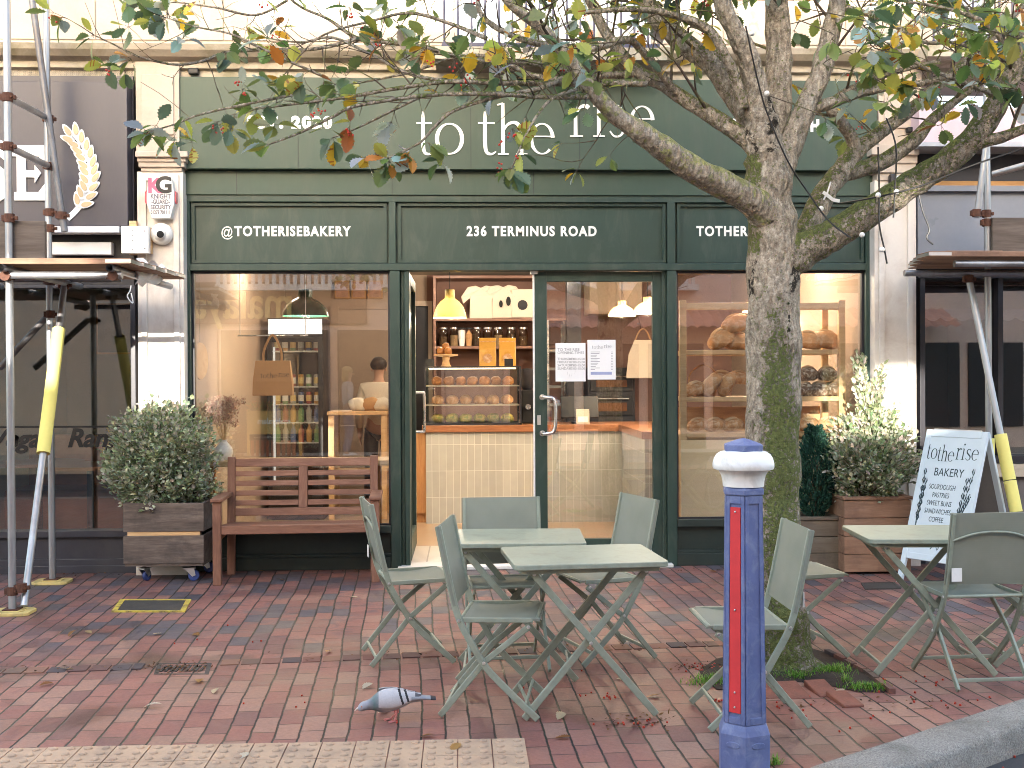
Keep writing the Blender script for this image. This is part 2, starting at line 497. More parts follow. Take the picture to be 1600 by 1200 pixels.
    # the joints between courses are open and dark
    sv = N(nt, 'ShaderNodeSeparateXYZ'); L(nt, add2.outputs[0], sv.inputs[0])
    fr_ = mth(nt, 'FRACT', mth(nt, 'DIVIDE', sv.outputs[1], .107))
    ed_ = mth(nt, 'ABSOLUTE', mth(nt, 'SUBTRACT', mth(nt, 'ABSOLUTE', mth(nt, 'SUBTRACT', fr_, .5)), .5))
    jl = N(nt, 'ShaderNodeMapRange'); jl.inputs['From Min'].default_value = .026; jl.inputs['From Max'].default_value = .055; jl.inputs['To Min'].default_value = 1; jl.inputs['To Max'].default_value = 0
    L(nt, mth(nt, 'ADD', ed_, mth(nt, 'MULTIPLY_ADD', f1, .05, -.025)), jl.inputs['Value'])
    joint = mth(nt, 'MAXIMUM', mth(nt, 'MULTIPLY', br.outputs['Fac'], .75), jl.outputs[0])
    mo = ramp(nt, [(.45, (.016, .014, .013)), (.62, (.024, .027, .012))]); L(nt, noise(nt, tc.outputs['Object'], 3, 4), mo.inputs[0])
    c = mixc(nt, joint, c, mo.outputs[0])
    L(nt, c, b.inputs['Base Color'])
    rr = ramp(nt, [(.35, (.42,) * 3), (.65, (.8,) * 3)]); L(nt, f2, rr.inputs[0]); L(nt, rr.outputs[0], b.inputs['Roughness'])
    h = mth(nt, 'ADD', mth(nt, 'MULTIPLY', joint, -1.0), mth(nt, 'MULTIPLY', f1, .35))
    h = mth(nt, 'ADD', h, mth(nt, 'MULTIPLY', bw.outputs[0], .25))
    bump(nt, b, h, .8, .006)
    return m
M_pave = pavingmat()
M_asph = mat('asphalt', (.045, .045, .048), .85, var=.35, scale=3, fine=180, bmp=.5)
M_kerb = mat('granite_kerb', (.25, .235, .21), .9, var=.6, scale=120, fine=190, bmp=1.0, dirt=(.07, .065, .05), dirt_amt=.5)
M_soil = mat('soil', (.035, .024, .018), .95, var=.5, scale=9, fine=60, bmp=.9)
M_stone = mat('cream_stone', (.46, .39, .325), .8, var=.09, scale=2.2, fine=45, bmp=.25, dirt=(.36, .29, .23), dirt_amt=.45, dirt_scale=2.2)
M_stone2 = mat('stained_stone', (.42, .37, .30), .85, var=.15, scale=3, fine=50, bmp=.3, dirt=(.16, .15, .08), dirt_amt=.8, dirt_scale=2.5)
M_green = mat('green_paint', (.024, .048, .037), .46, var=.16, scale=3, fine=45, bmp=.08, stretch=(1, 1, .3), dirt=(.075, .09, .07), dirt_amt=.45, dirt_scale=8)
M_green2 = mat('green_paint_lit', (.038, .066, .046), .5, var=.10, scale=2.5, fine=40, bmp=.06, stretch=(1, 1, .25), dirt=(.075, .085, .066), dirt_amt=.35)  # lighter copy of the green, light on the fascia put into the colour
M_greend = mat('green_paint_shaded', (.020, .032, .027), .5, var=.2, scale=4, fine=50, bmp=.1, dirt=(.05, .045, .035), dirt_amt=.35)  # darker copy of the green, shade low down put into the colour; also joints
M_white = mat('white_letter', (.80, .79, .74), .5, var=.03, bmp=0)
M_wpaint = mat('white_paint', (.74, .74, .72), .45, var=.06, fine=30, bmp=.05, dirt=(.35, .33, .28), dirt_amt=.35, dirt_scale=7)
M_glass = glassmat('window_glass', (.97, .975, .965), .125, 1.0)
M_dglass = glassmat('dark_window_glass', (.93, .93, .92), .12, 1.0)
M_char = mat('charcoal_panel', (.060, .056, .070), .42, var=.10, scale=2, fine=60, bmp=.04, stretch=(1, 1, .3))
M_chard = mat('charcoal_dark', (.022, .021, .026), .45, var=.15, bmp=.05)
M_black = mat('black_plastic', (.012, .012, .013), .45, var=.2, bmp=.03)
M_alu = mat('aluminium', (.62, .62, .61), .35, metal=.9, var=.08, bmp=.03)
M_steel = mat('brushed_steel', (.60, .60, .60), .28, metal=1, var=.06, bmp=.02)

# ground sheets -----------------------------------------------------------
mb = MB(); mb.add([(-150, -150, -.12), (150, -150, -.12), (150, 150, -.12), (-150, 150, -.12)], [(0, 1, 2, 3)])
struct('road', mb, M_asph)
ka = [gd(px, py) for px, py in ((1185, 1232), (1270, 1201), (1350, 1175), (1430, 1149), (1515, 1121), (1600, 1094), (1700, 1063))]
edge = [V((-40, -5.45, 0)), V((.3, -5.4, 0)), V((.75, -5.1, 0))] + ka + [V((5.6, -1.75, 0)), V((12, -1.5, 0)), V((40, -1.5, 0))]
edge = [V(p) for p in cr([tuple(p) for p in edge[1:-2]], 4)]
edge = [V((-40, -5.45, 0))] + edge + [V((12, -1.5, 0)), V((40, -1.5, 0))]
mb = MB()
top = [(p.x, p.y) for p in edge] + [(40, .4), (-40, .4)]
pv = MB(); n = len(edge)
# laid as a strip of quads from kerb to wall
for i in range(n - 1):
    a, b_ = edge[i], edge[i + 1]
    pv.add([(a.x, a.y, 0), (b_.x, b_.y, 0), (b_.x, .06, 0), (a.x, .06, 0)], [(0, 1, 2, 3)])
struct('brick_pavement', pv, M_pave)
kb = MB()
kw = .21
outer = []
for i, p in enumerate(edge):
    t = (edge[min(i + 1, n - 1)] - edge[max(i - 1, 0)]).normalized()
    outer.append(p + V((t.y, -t.x, 0)) * kw)
def kring(p, q):
    d = (q - p).normalized()
    return [p + V((0, 0, -.2)), p + V((0, 0, .008)), q - d * .025 + V((0, 0, .008)), q + V((0, 0, -.018)), q + V((0, 0, -.2))]
kb.ring_sweep([kring(p + V((0, 0, .0)), q) for p, q in zip(edge, outer)])
struct('kerb', kb, M_kerb, smooth=True, angle=50)

# drainage course of pavers laid crosswise
def pavers(name, pts, col_seed):
    rr = random.Random(col_seed); b_ = MB(); b_.c = []
    tones = [(.17, .08, .066), (.12, .066, .06), (.20, .10, .08), (.075, .06, .066), (.22, .12, .085), (.14, .09, .07)]
    for (a, c_, w) in pts:
        a, c_ = V(a), V(c_); d = (c_ - a); ln = d.length; d.normalize(); nn = V((-d.y, d.x, 0))
        x = 0
        while x < ln - .05:
            l = min(.102, ln - x)
            p0 = a + d * (x + .004); p1 = a + d * (x + l - .004); h = rr.uniform(.002, .007)
            q = [p0 - nn * w / 2, p1 - nn * w / 2, p1 + nn * w / 2, p0 + nn * w / 2]
            nf = len(b_.f)
            b_.add([(p.x, p.y, -.01) for p in q] + [(p.x, p.y, h) for p in q], [(4, 5, 6, 7), (0, 1, 5, 4), (1, 2, 6, 5), (2, 3, 7, 6), (3, 0, 4, 7)])
            t = rr.choice(tones); b_.c += [t] * (len(b_.f) - nf)
            x += .108
    return b_
M_paver = vcolmat('single_pavers', rough=.75, fine=45, bmp=.4)
dr = pavers('drain_course', [(gd(-60, 1052), gd(225, 1042), .11), (gd(345, 1036), gd(1120, 1006), .11), (gd(1118, 1006), gd(1180, 1003), .11)], 5)
struct('drainage_course', dr, M_paver)

# tactile paving: blocks with domes
M_tact = mat('tactile_beige', (.40, .285, .195), .8, var=.14, scale=4, fine=80, bmp=.4, dirt=(.16, .12, .10), dirt_amt=.5, dirt_scale=5)
tp = MB()
A = gd(0, 1171); B = gd(820, 1155)
tx = (B - A).normalized(); ty = V((tx.y, -tx.x, 0))
bw, bl = .142, .205
nx = int((B - A).length / bw) + 14
for i in range(nx):
    for j in range(4):
        o = B - tx * bw * (i + 1) + ty * bl * j
        g = .0025
        q = [o + tx * g + ty * g, o + tx * (bw - g) + ty * g, o + tx * (bw - g) + ty * (bl - g), o + tx * g + ty * (bl - g)]
        zz = .006 + R.uniform(-.0012, .0012)
        tp.add([(p.x, p.y, -.01) for p in q] + [(p.x, p.y, zz) for p in q], [(7, 6, 5, 4), (5, 1, 0, 4), (6, 2, 1, 5), (7, 3, 2, 6), (4, 0, 3, 7)])
        if j < 3:
            for a in (.25, .75):
                for b_ in (1 / 6, .5, 5 / 6):
                    c_ = o + tx * bw * a + ty * bl * b_
                    tp.lathe([(.0185, 0), (.0165, .005), (.010, .0085), (.0005, .009)], 8, Matrix.Translation(V((c_.x, c_.y, zz - .0004))), caps=False)
tpo = struct('tactile_paving', tp, M_tact)

# far side of the street: pavement and frontages that the shop glass reflects -------------
M_slab = mat('sandstone_slabs', (.50, .41, .31), .85, var=.2, scale=1.5, fine=30, bmp=.2)
mb = MB(); mb.box(-40, 40, -14.2, -10.6, -.12, .0); struct('opposite_pavement', mb, M_slab)
M_pink = mat('pink_render', (.82, .60, .50), .8, var=.08, bmp=.1)
M_wallo = mat('opposite_brick', (.55, .43, .34), .85, var=.15, bmp=.2)
M_tile = mat('terracotta_tile', (.70, .36, .25), .75, var=.25, scale=4, bmp=.2)
M_wood_o = woodmat('dark_cladding', [(.06, .03, .02), (.13, .065, .04), (.2, .11, .07)], 'X')
M_gold = mat('gold_letter', (.75, .55, .22), .4, var=.08, bmp=0)
YO = -14.0
def opp_block(label, x0, x1, h, wallm, nwin):
    t = T('terraced_house', label, 'building', ((x0 + x1) / 2, YO - 1, 0), 0, 'houses across the street')
    w = MB().box(x0, x1, YO - 2, YO, -.1, h); obj('wall', w, wallm, t, world=True)
    r = MB(); r.prism([(YO - 2.1, h), (YO + .15, h), (YO + .15, h + .08), (YO - 1, h + .2), (YO - 2.1, h + .08)], x0 + .02, x1 - .02, Matrix(((0, 0, 1, 0), (1, 0, 0, 0), (0, 1, 0, 0), (0, 0, 0, 1))))
    obj('roof', r, M_tile, t, world=True)
    for k in range(nwin):
        for zz in (4.6,):
            xx = x0 + (x1 - x0) * (k + .5) / nwin
            f = MB()
            f.box(xx - .55, xx + .55, YO, YO + .05, zz, zz + 1.6)
            fo = obj('window', f, M_wpaint, t, world=True)
            obj('pane', MB().box(xx - .46, xx + .46, YO + .052, YO + .058, zz + .09, zz + 1.51), M_dglass, fo, world=True)
    return t
opp_block('brick terrace with tall sash windows across the street', -30, -6.62, 7.7, M_wallo, 8)
opp_block('low rendered link house across the street', -6.6, -5.05, 4.72, M_pink, 0)
tb = opp_block('pink rendered restaurant building across the street', -5.03, -.52, 7.8, M_pink, 3)
opp_block('narrow low house across the street beside the pink restaurant', -.5, .95, 4.4, M_wallo, 0)
tc_ = opp_block('wide pink house with terracotta canopy across the street', 0.97, 30, 8.05, M_pink, 9)
for bx0, bx1, bz0, bz1, lab in ((-6.615, -5.035, 5.95, 8.35, 'added unseen block capping the sun through the gap above the low rendered link house'), (-.515, .965, 5.6, 8.0, 'added unseen block capping the sun through the gap above the narrow low house')):  # unseen blocks added to cap the sun patches on the pilasters
    t = T('sun_block', lab, 'building', ((bx0 + bx1) / 2, YO - 1, bz0), 0)
    obj('wall', MB().box(bx0, bx1, YO - 1.9, YO - .1, bz0, bz1), M_wallo, t, world=True)
    obj('roof', MB().box(bx0 - .02, bx1 + .02, YO - 1.95, YO - .05, bz1 + .001, bz1 + .08), M_tile, t, world=True)
# ground-floor fronts of the opposite row
f = MB()
for x0, x1 in ((-4.95, -2.8), (-2.6, -.6)):
    f.box(x0, x1, YO, YO + .12, .0, 2.5)
obj('shop_panelling', f, M_wood_o, tb, world=True)
x0, x1 = pt(250, 470, 14).x, pt(450, 470, 14).x
sg = MB().box(x0 - .3, x1 + 1.6, YO, YO + .1, Z(505, 14), Z(440, 14)); so = obj('sign_board', sg, mat('sign_brown', (.28, .15, .10), .5), tb, world=True)
text('lettering', 'malayalam', .95, M_gold, tb, facing(V((pt(336, 470, 14).x, YO + .13, Z(474, 14))), (0, 1, 0)), bold=.014, depth=.03, xs=.80)
g = MB()
for k in range(9):
    xx = 1.1 + k * 1.35
    g.box(xx, xx + 1.15, YO, YO + .06, .45, 2.2)
obj('shop_window', g, M_chard, tc_, world=True)
ct = MB()
nx_, ns = 90, 5
def canopy(u, v):
    x = 1.0 + 9 * u; y = YO + .05 + .95 * (1 - v); z = 2.48 + .42 * v
    return (x, y, z + .045 * abs(math.sin(x * math.pi / .21)) - .03 * ((v * 3) % 1))
ct.grid(canopy, 420, 12)
obj('tiled_canopy', ct, M_tile, tc_, world=True)
bs = MB()
for k in range(70):
    xx = -5.0 + k * .14
    if -.6 < xx < 1.0: continue
    bs.box(xx, xx + .07, YO + .25, YO + .32, 3.42, 3.86)
for xa, xb in ((-5.0, -.62), (1.0, 4.8)):
    bs.box(xa, xb, YO + .2, YO + .37, 3.861, 3.95); bs.box(xa, xb, YO + .0, YO + .4, 3.30, 3.419)
bo_ = T('balustrade', 'white balustrade above the pink restaurant across the street', 'balustrade', (-.5, YO + .2, 3.3))
obj('balusters', bs, M_wpaint, bo_, world=True)
text('lettering', 'COCKTAILS', .26, M_white, tc_, facing(V((pt(1310, 433, 14).x, YO + .12, Z(433, 14))), (0, 1, 0)), depth=.01)

# ================================================================ OUR SIDE: stone building
bld = T('stone_terrace', 'cream stone building with cornice and iron balconies above the shops', 'building', (0, .3, 0))
w = MB(); zt = Z(119, 0)
w.box(-14, 14, 0, .55, zt, 9.5)
obj('wall', w, M_stone, bld, world=True)
# ashlar joints read as thin grooves: separate courses proud of the wall
co = MB()
zz = zt + .02
zc = Z(70, 0)
for k in range(7):
    z0 = zc + .01 + k * .36
    x = -13.9 + (k % 2) * .5
    while x < 13.5:
        co.box(x + .004, x + .996, -.012, .0, z0 + .004, z0 + .354); x += 1.0
obj('ashlar', co, M_stone, bld, world=True, bevel=.003)
cn = MB()
prof = [(.0, Z(121, -.1)), (-.06, Z(121, -.1)), (-.06, Z(112, -.1)), (-.10, Z(110, -.1)), (-.10, Z(100, -.1)), (-.17, Z(96, -.1)), (-.22, Z(88, -.1)), (-.24, Z(80, -.1)), (-.05, Z(68, -.1)), (0, Z(66, -.1))]
Mx = Matrix(((0, 0, 1, 0), (1, 0, 0, 0), (0, 1, 0, 0), (0, 0, 0, 1)))
cn.prism(prof, -13.8, 13.8, Mx)
obj('cornice', cn, M_stone2, bld, world=True)
# pilasters
def pilaster(px0, px1, pxl0, pxl1, ptop, cap0, cap1, pbot, nm):
    p = MB()
    pbox(p, px0, px1, ptop, cap0 + 1, -.12, .3)
    pbox(p, px0 + 9, px1 - 9, ptop + 20, cap0 - 26, -.135, -.12)
    o = obj('pilaster', p, M_stone, bld, world=True, bevel=.004)
    c = MB()
    h = cap1 - cap0
    for a, b_, e, yy in ((0, .28, 5, -.21), (.28, .52, 2, -.18), (.52, .78, 0, -.165), (.78, 1.0, -4, -.145)):
        pbox(c, pxl0 - e, pxl1 + e, cap0 + h * a, cap0 + h * b_, yy, .3)
    obj('capital', c, M_stone, o, world=True, bevel=.006)
    s = MB()
    x0, x1, z0, z1 = rect(pxl0, pxl1, cap1, pbot, -.13)
    z0 = 0
    s.box(x0, x1, -.13, .3, z0, z1)
    for xa, xb in ((x0 + .03, x0 + .075), (x1 - .075, x1 - .03)):
        s.box(xa, xb, -.15, -.13, .35, z1 - .03)
    s.box(x0 + .075, x1 - .075, -.15, -.13, z1 - .075, z1 - .03)
    s.box(x0 - .02, x1 + .02, -.16, .3, 0, .3)
    obj('shaft', s, mat('pilaster_paint', (.66, .61, .55), .6, var=.06, scale=2, fine=40, bmp=.12, dirt=(.42, .34, .28), dirt_amt=.5, dirt_scale=3.5), o, world=True, bevel=.004)
pilaster(212, 280, 216, 288, 96, 236, 268, 886, 'a')
pilaster(1373, 1441, 1367, 1432, 96, 226, 282, 884, 'b')
# party walls behind the pilasters so nothing is hollow
pw = MB()
pw.box(X(214), X(286), .3, 5.2, 0, zt); pw.box(X(1369), X(1434), .3, 5.2, 0, zt)
obj('party_wall', pw, M_stone, bld, world=True)
# upstairs windows and balconies
def sash(px0, px1, pyb, ptop=-330):
    x0, x1, z0, z1 = rect(px0, px1, ptop, pyb, -.02)
    f = MB()
    f.box(x0, x0 + .09, -.06, .0, z0, z1); f.box(x1 - .09, x1, -.06, .0, z0, z1); f.box(x0 + .09, x1 - .09, -.06, .0, z0, z0 + .12); f.box(x0 + .09, x1 - .09, -.06, 0, z1 - .1, z1)
    xm = (x0 + x1) / 2
    f.box(xm - .03, xm + .03, -.055, .0, z0 + .12, z1 - .1); f.box(x0 + .09, x1 - .09, -.05, 0, z0 + .9, z0 + .95)
    o = obj('window', f, M_wpaint, bld, world=True)
    obj('pane', MB().box(x0 + .05, x1 - .05, -.03, -.02, z0 + .05, z1 - .05), mat('pale_blind', (.34, .38, .48), .25, var=.1, bmp=0), o, world=True)
sash(715, 805, 72); sash(830, 912, 72); sash(940, 1015, 72); sash(1478, 1550, 70)
M_iron = mat('navy_ironwork', (.02, .025, .07), .4, var=.1, bmp=.02)
def balcony(px0, px1, pyb):
    x0, x1, z0, _ = rect(px0, px1, 0, pyb, -.36)
    b_ = MB()
    b_.box(x0, x1, -.38, -.34, z0, z0 + .035); b_.box(x0, x1, -.38, -.34, z0 + .86, z0 + .90)
    x = x0 + .02
    while x < x1:
        b_.tube([(x, -.36, z0 + .02), (x, -.36, z0 + .88)], .009, 6); x += .105
    for xx in (x0 + .01, x1 - .01):
        b_.box(xx - .012, xx + .012, -.34, .0, z0, z0 + .03); b_.box(xx - .012, xx + .012, -.34, .0, z0 + .86, z0 + .89)
    o = obj('balcony_railing', b_, M_iron, bld, world=True)
    obj('balcony_slab', MB().box(x0 - .05, x1 + .05, -.42, .0, z0 - .1, z0 - .005), M_stone2, o, world=True)
balcony(690, 1030, 76); balcony(1455, 1640, 72)

# ================================================================ BAKERY SHOP FRONT
shop = T('bakery_shopfront', 'dark green bakery shopfront with white lettering and big glazed windows', 'shopfront', (X(830), .0, 0))
YF = -.10
fb = MB(); pbox(fb, 281, 1371, 123, 265, YF, .04)
fas = obj('fascia', fb, M_green2, shop, world=True, bevel=.004)
for px in (465, 735, 905, 1190): obj('seam', pbox(MB(), px, px + 1.2, 125, 263, YF - .0015, YF), M_greend, fas, world=True)
# the shop's name in serif lettering
lt = MB()
S = 1 / ((X(800, YF) - X(700, YF)) / 100)
def logo(mb, items, base, xh, y):
    for ch, a, b_ in items:
        M = facing(V((X(a, y, base), y, pt((a + b_) / 2, base, y).z)))
        h = pt(a, base - xh, y).z - pt(a, base, y).z
        glyph(mb, ch, 0, 0, X(b_, y) - X(a, y), h, M, .008)
logo(lt, [('t', 651, 677), ('o', 680, 725), ('t', 747, 775), ('h', 777, 824), ('e', 828, 866)], 242, 51, YF - .001)
obj('lettering', lt, M_white, fas, world=True); lt = MB()
logo(lt, [('r', 889, 921), ('i', 925, 946), ('s', 950, 976), ('e', 984, 1022)], 214, 50, YF - .001)
obj('lettering', lt, M_white, fas, world=True)
def sans(body, px, py, width_px, y, cap_px, m=M_white, parent=None, **kw):
    p = pt(px, py, y)
    size = (pt(px, py - cap_px, y).z - p.z) / .69
    o = text('lettering', body, size, m, parent, facing(p), **kw)
    xs = [v.co.x for v in o.data.vertices]
    want = X(px + width_px / 2, y) - X(px - width_px / 2, y)
    k = want / (max(xs) - min(xs)); mid = (max(xs) + min(xs)) / 2
    for v in o.data.vertices: v.co.x = mid + (v.co.x - mid) * k
    return o
sans('EST. 2020', 452, 192, 133, YF - .002, 17, parent=fas, bold=.008, spacing=1.25)
sans('SOURDOUGH', 1211, 197, 139, YF - .002, 17, parent=fas, bold=.008, spacing=1.2)
lb = MB(); pbox(lb, 287, 1366, 268, 305, -.035, .04)
for px in (370, 611, 830, 1050, 1240): pass
obj('lower_fascia', lb, M_green2, shop, world=True, bevel=.003)
for px in (369, 612, 833, 1180): obj('board_joint', pbox(MB(), px, px + 1.5, 269, 304, -.0365, -.035), M_greend, shop, world=True)
# frame of transom row and windows
fr = MB()
pbox(fr, 289, 1363, 305, 316, -.02, .10)
x0, x1, _, _ = rect(289, 298, 305, 887, 0)
zT, zR, zS = Z(316, 0), Z(412, 0), Z(423, 0)
fr.box(X(289), X(299), -.02, .12, 0, zT); fr.box(X(1352), X(1363), -.02, .12, 0, zT)
fr.box(X(609), X(620), -.02, .10, zR, zT); fr.box(X(1043), X(1055), -.02, .10, zR, zT)
fr.box(X(299), X(1352), -.025, .11, zS, zR)
# fluted mullions either side of the doorway
for a, b_, yy in ((610, 626, -.02), (626.4, 632, .02), (632.4, 640, -.005), (1036, 1042, .02), (1042.4, 1057, -.02)):
    fr.box(X(a), X(b_), yy, .14, 0, zS)
obj('frame', fr, M_green, shop, world=True, bevel=.005)
bd = MB()
for a, b_ in ((302, 606), (623, 1040), (1058, 1349)):
    xa, xb = X(a, .03), X(b_, .03); za, zb = Z(411, .03), Z(318, .03)
    for q in ((xa, xb, za, za + .025), (xa, xb, zb - .025, zb), (xa, xa + .025, za + .025, zb - .025), (xb - .025, xb, za + .025, zb - .025)):
        bd.box(q[0], q[1], .004, .05, q[2], q[3])
obj('panel_moulding', bd, M_green, shop, world=True)
for (a, b_, word, cx, wd) in ((299, 609, 'TOTHERISEBAKERY', 457, 182), (620, 1043, '236 TERMINUS ROAD', 831, 203), (1055, 1352, 'TOTHERISEBAKERY.COM', 1206, 234)):
    p = MB(); p.box(X(a), X(b_), .03, .08, zR, zT)
    po = obj('transom_panel', p, M_green, shop, world=True)
    if word == 'TOTHERISEBAKERY': sans('@', 354.5, 363, 17.5, .028, 15, parent=po, bold=.0006)
    sans(word, cx, 362, wd, .028, 14.5, parent=po, bold=.0042, spacing=1.2)
# lower panels under the windows
zb1 = Z(819, 0); zb2 = Z(814, 0)
for xa, xb, zt_ in ((X(299), X(610), zb1), (X(1057), X(1352), zb2)):
    sro = obj('stall_riser', MB().box(xa, xb, .03, .12, 0, zt_ - .06), M_greend, shop, world=True)
    obj('sill', MB().box(xa, xb, -.03, .12, zt_ - .06 + .001, zt_), M_greend, shop, world=True, bevel=.004)
    s2 = MB(); s2.box(xa, xb, -.012, .03, 0, .10); s2.box(xa, xb, .0, .03, .10, .125)
    obj('skirting', s2, M_greend, sro, world=True, bevel=.004)
obj('window_pane', MB().box(X(299), X(610), .060, .066, zb1, zS), M_glass, shop, world=True)
obj('window_pane', MB().box(X(1057), X(1352), .060, .066, zb2, zS), M_glass, shop, world=True)
bead = MB()
for xa, xb, z0 in ((X(299), X(610), zb1), (X(1057), X(1352), zb2)):
    bead.box(xa, xa + .018, .03, .059, z0, zS); bead.box(xb - .018, xb, .03, .059, z0, zS)
    bead.box(xa + .018, xb - .018, .03, .059, zS - .018, zS); bead.box(xa + .018, xb - .018, .03, .059, z0, z0 + .012)
obj('glazing_bead', bead, M_chard, shop, world=True)
th = MB().box(X(621), X(1048), -.10, .16, .002, .028)
obj('threshold', th, mat('pale_threshold', (.66, .64, .60), .6, var=.1, bmp=.1), shop, world=True, bevel=.004)
# the closed door leaf
YD = .05
dx0, dx1, dz1, dz0 = X(836, YD), X(1035, YD), Z(425, YD), .04
gx0, gx1, gz1, gz0 = X(855, YD), X(1020, YD), Z(440, YD), Z(843, YD)
d = MB()
d.box(dx0, gx0, YD, YD + .055, dz0, dz1); d.box(gx1, dx1, YD, YD + .055, dz0, dz1)
d.box(gx0, gx1, YD, YD + .055, gz1, dz1); d.box(gx0, gx1, YD, YD + .055, dz0, gz0)
door = obj('door', d, M_green, shop, world=True, bevel=.004)
obj('pane', MB().box(gx0, gx1, YD + .022, YD + .028, gz0, gz1), M_glass, door, world=True)
e = MB().box(dx0 - .014, dx0 - .001, YD + .004, YD + .05, dz0, dz1); obj('edge_seal', e, M_wpaint, door, world=True)
h = MB()
hz0, hz1 = Z(678, YD - .06), Z(621, YD - .06); hx = X(848, YD - .06); hx2 = X(866, YD - .06)
h.tube(cr([(hx, YD, hz1), (hx, YD - .055, hz1), (hx + .02, YD - .08, hz1), (hx2, YD - .085, hz1 - .035), (hx2, YD - .085, hz0 + .035), (hx + .02, YD - .08, hz0), (hx, YD - .055, hz0), (hx, YD, hz0)], 6), .0145, 12)
for zz in (hz0, hz1): h.lathe([(.024, 0), (.024, .008)], 14, Matrix.Translation(V((hx, YD, zz))) @ Matrix.Rotation(rad(90), 4, 'X'))
obj('handle', h, M_steel, door, world=True, smooth=True)
lk = MB(); pbox(lk, 839.5, 845, 649, 664, YD - .006, YD)
lko = obj('lock_plate', lk, M_alu, door, world=True, bevel=.002)
cl = MB(); pbox(cl, 829, 840, 423, 428, YD - .03, YD + .03)
obj('door_contact', cl, M_wpaint, shop, world=True)
# the other leaf stands open, turned into the shop
ox = X(637, .12)
d = MB()
y0, y1 = .15, 1.10
oz1 = dz1
for q in ((y0, y0 + .09, .04, oz1), (y1 - .09, y1, .04, oz1), (y0 + .09, y1 - .09, oz1 - .09, oz1), (y0 + .09, y1 - .09, .04, .22)):
    d.box(ox - .025, ox + .025, q[0], q[1], q[2], q[3])
od = obj('door', d, M_green, shop, world=True, bevel=.004); od['label'] = 'open door leaf seen edge on'
obj('pane', MB().box(ox - .003, ox + .003, y0 + .09, y1 - .09, .22, oz1 - .09), M_glass, od, world=True)
h = MB(); yh = y1 - .06; hz0, hz1 = Z(674, 1.0), Z(613, 1.0)
h.tube(cr([(ox + .02, yh, hz1), (ox + .08, yh, hz1), (ox + .10, yh, hz1 - .03), (ox + .10, yh, hz0 + .03), (ox + .08, yh, hz0), (ox + .02, yh, hz0)], 5), .013, 10)
obj('handle', h, M_steel, od, world=True, smooth=True)

# ================================================================ CAFE SHOP FRONT (dark, behind the scaffold)
cafe = T('cafe_shopfront', 'charcoal cafe shopfront with wheat ear sign behind the scaffold', 'shopfront', (X(60), 0, 0))
b1 = MB(); pbox(b1, -140, 209, 106, 358, -.06, .3); obj('back_board', b1, M_char, cafe, world=True)
b1 = MB(); pbox(b1, -140, 199, 127, 353, -.20, -.062); cf = obj('fascia', b1, M_char, cafe, world=True, bevel=.004)
ys = -.204
lw = MB()
def slab(mb, px0, px1, py0, py1, dz=0): pbox(mb, px0, px1, py0, py1, ys - .012 - dz, ys + .002)
slab(lw, 26, 40, 244, 300)                       # stem of the big E
slab(lw, -2, 70, 227, 244, .0012); slab(lw, 22, 72, 300, 313, .0006)
slab(lw, 40, 55, 266, 277, .0009)
def ppoly(mb, pts, y, d): 
    q = [pt(a, b_, y) for a, b_ in pts]
    n_ = len(q)
    mb.add([tuple(p) for p in q] + [(p.x, p.y + d, p.z) for p in q], [tuple(reversed(range(n_))), tuple(range(n_, 2 * n_))] + [(i, (i + 1) % n_, n_ + (i + 1) % n_, n_ + i) for i in range(n_)])
ppoly(lw, [(54, 258), (64, 270), (54, 286)], ys - .0125, .012)
ppoly(lw, [(60, 243), (70, 243), (70, 262)], ys - .0132, .012)
ppoly(lw, [(60, 300), (72, 284), (72, 301)], ys - .0134, .012)
obj('lettering', lw, mat('white_sign', (.82, .82, .82), .4, var=.02, bmp=0), cf, world=True)
text('lettering', 'S', .62, M_white, cf, facing(pt(-14, 272, ys - .004)), bold=.03, depth=.008)
# wheat ear emblem
we = MB(); wk = MB()
spine = [(113, 206), (130, 225), (140, 250), (143, 275), (138, 300), (128, 318), (116, 332), (105, 342)]
grains = [(105, 204, -35), (118, 202, -8), (105, 217, -68), (127, 214, 2), (114, 225, -62), (135, 226, 5), (120, 235, -58), (141, 238, 12), (125, 245, -55), (145, 252, 20), (129, 257, -52), (147, 265, 28), (131, 267, -46), (149, 277, 38), (131, 279, -38), (146, 292, 52), (130, 290, -28), (142, 306, 62), (125, 300, -20), (135, 319, 78), (120, 311, -10)]
for k, (gx, gy, a) in enumerate(grains):
    for mb_, sc_, yy in ((we, 1.0, ys - .008 - .0004 * k), (wk, .68, ys - .0185 - .0001 * k)):
        P = []
        for j in range(12):
            t_ = 2 * math.pi * j / 12
            u, v_ = 5.6 * sc_ * math.sin(t_) * (1 - .25 * math.cos(t_)), -12.5 * sc_ * math.cos(t_)
            ca, sa = math.cos(rad(a)), math.sin(rad(a))
            P.append((gx + u * ca - v_ * sa, gy + u * sa + v_ * ca))
        ppoly(mb_, P, yy, .006)
for i in range(len(spine) - 1):
    (a, b_), (c, d_) = spine[i], spine[i + 1]
    l = math.hypot(c - a, d_ - b_); nx2, ny2 = -(d_ - b_) / l * 4.5, (c - a) / l * 4.5
    ppoly(we, [(a + nx2, b_ + ny2), (c + nx2, d_ + ny2), (c - nx2, d_ - ny2), (a - nx2, b_ - ny2)], ys - .003 - .0003 * i, .002)
emb = obj('wheat_emblem', we, MATS['white_sign'], cf, world=True)
obj('grain', wk, mat('wheat_beige', (.60, .46, .27), .5, var=.05, bmp=0), emb, world=True)
ls = MB(); pbox(ls, -140, 186, 353.5, 363, -.22, -.07); obj('light_strip', ls, mat('white_trim', (.75, .77, .80), .35, var=.03, bmp=0), cafe, world=True)
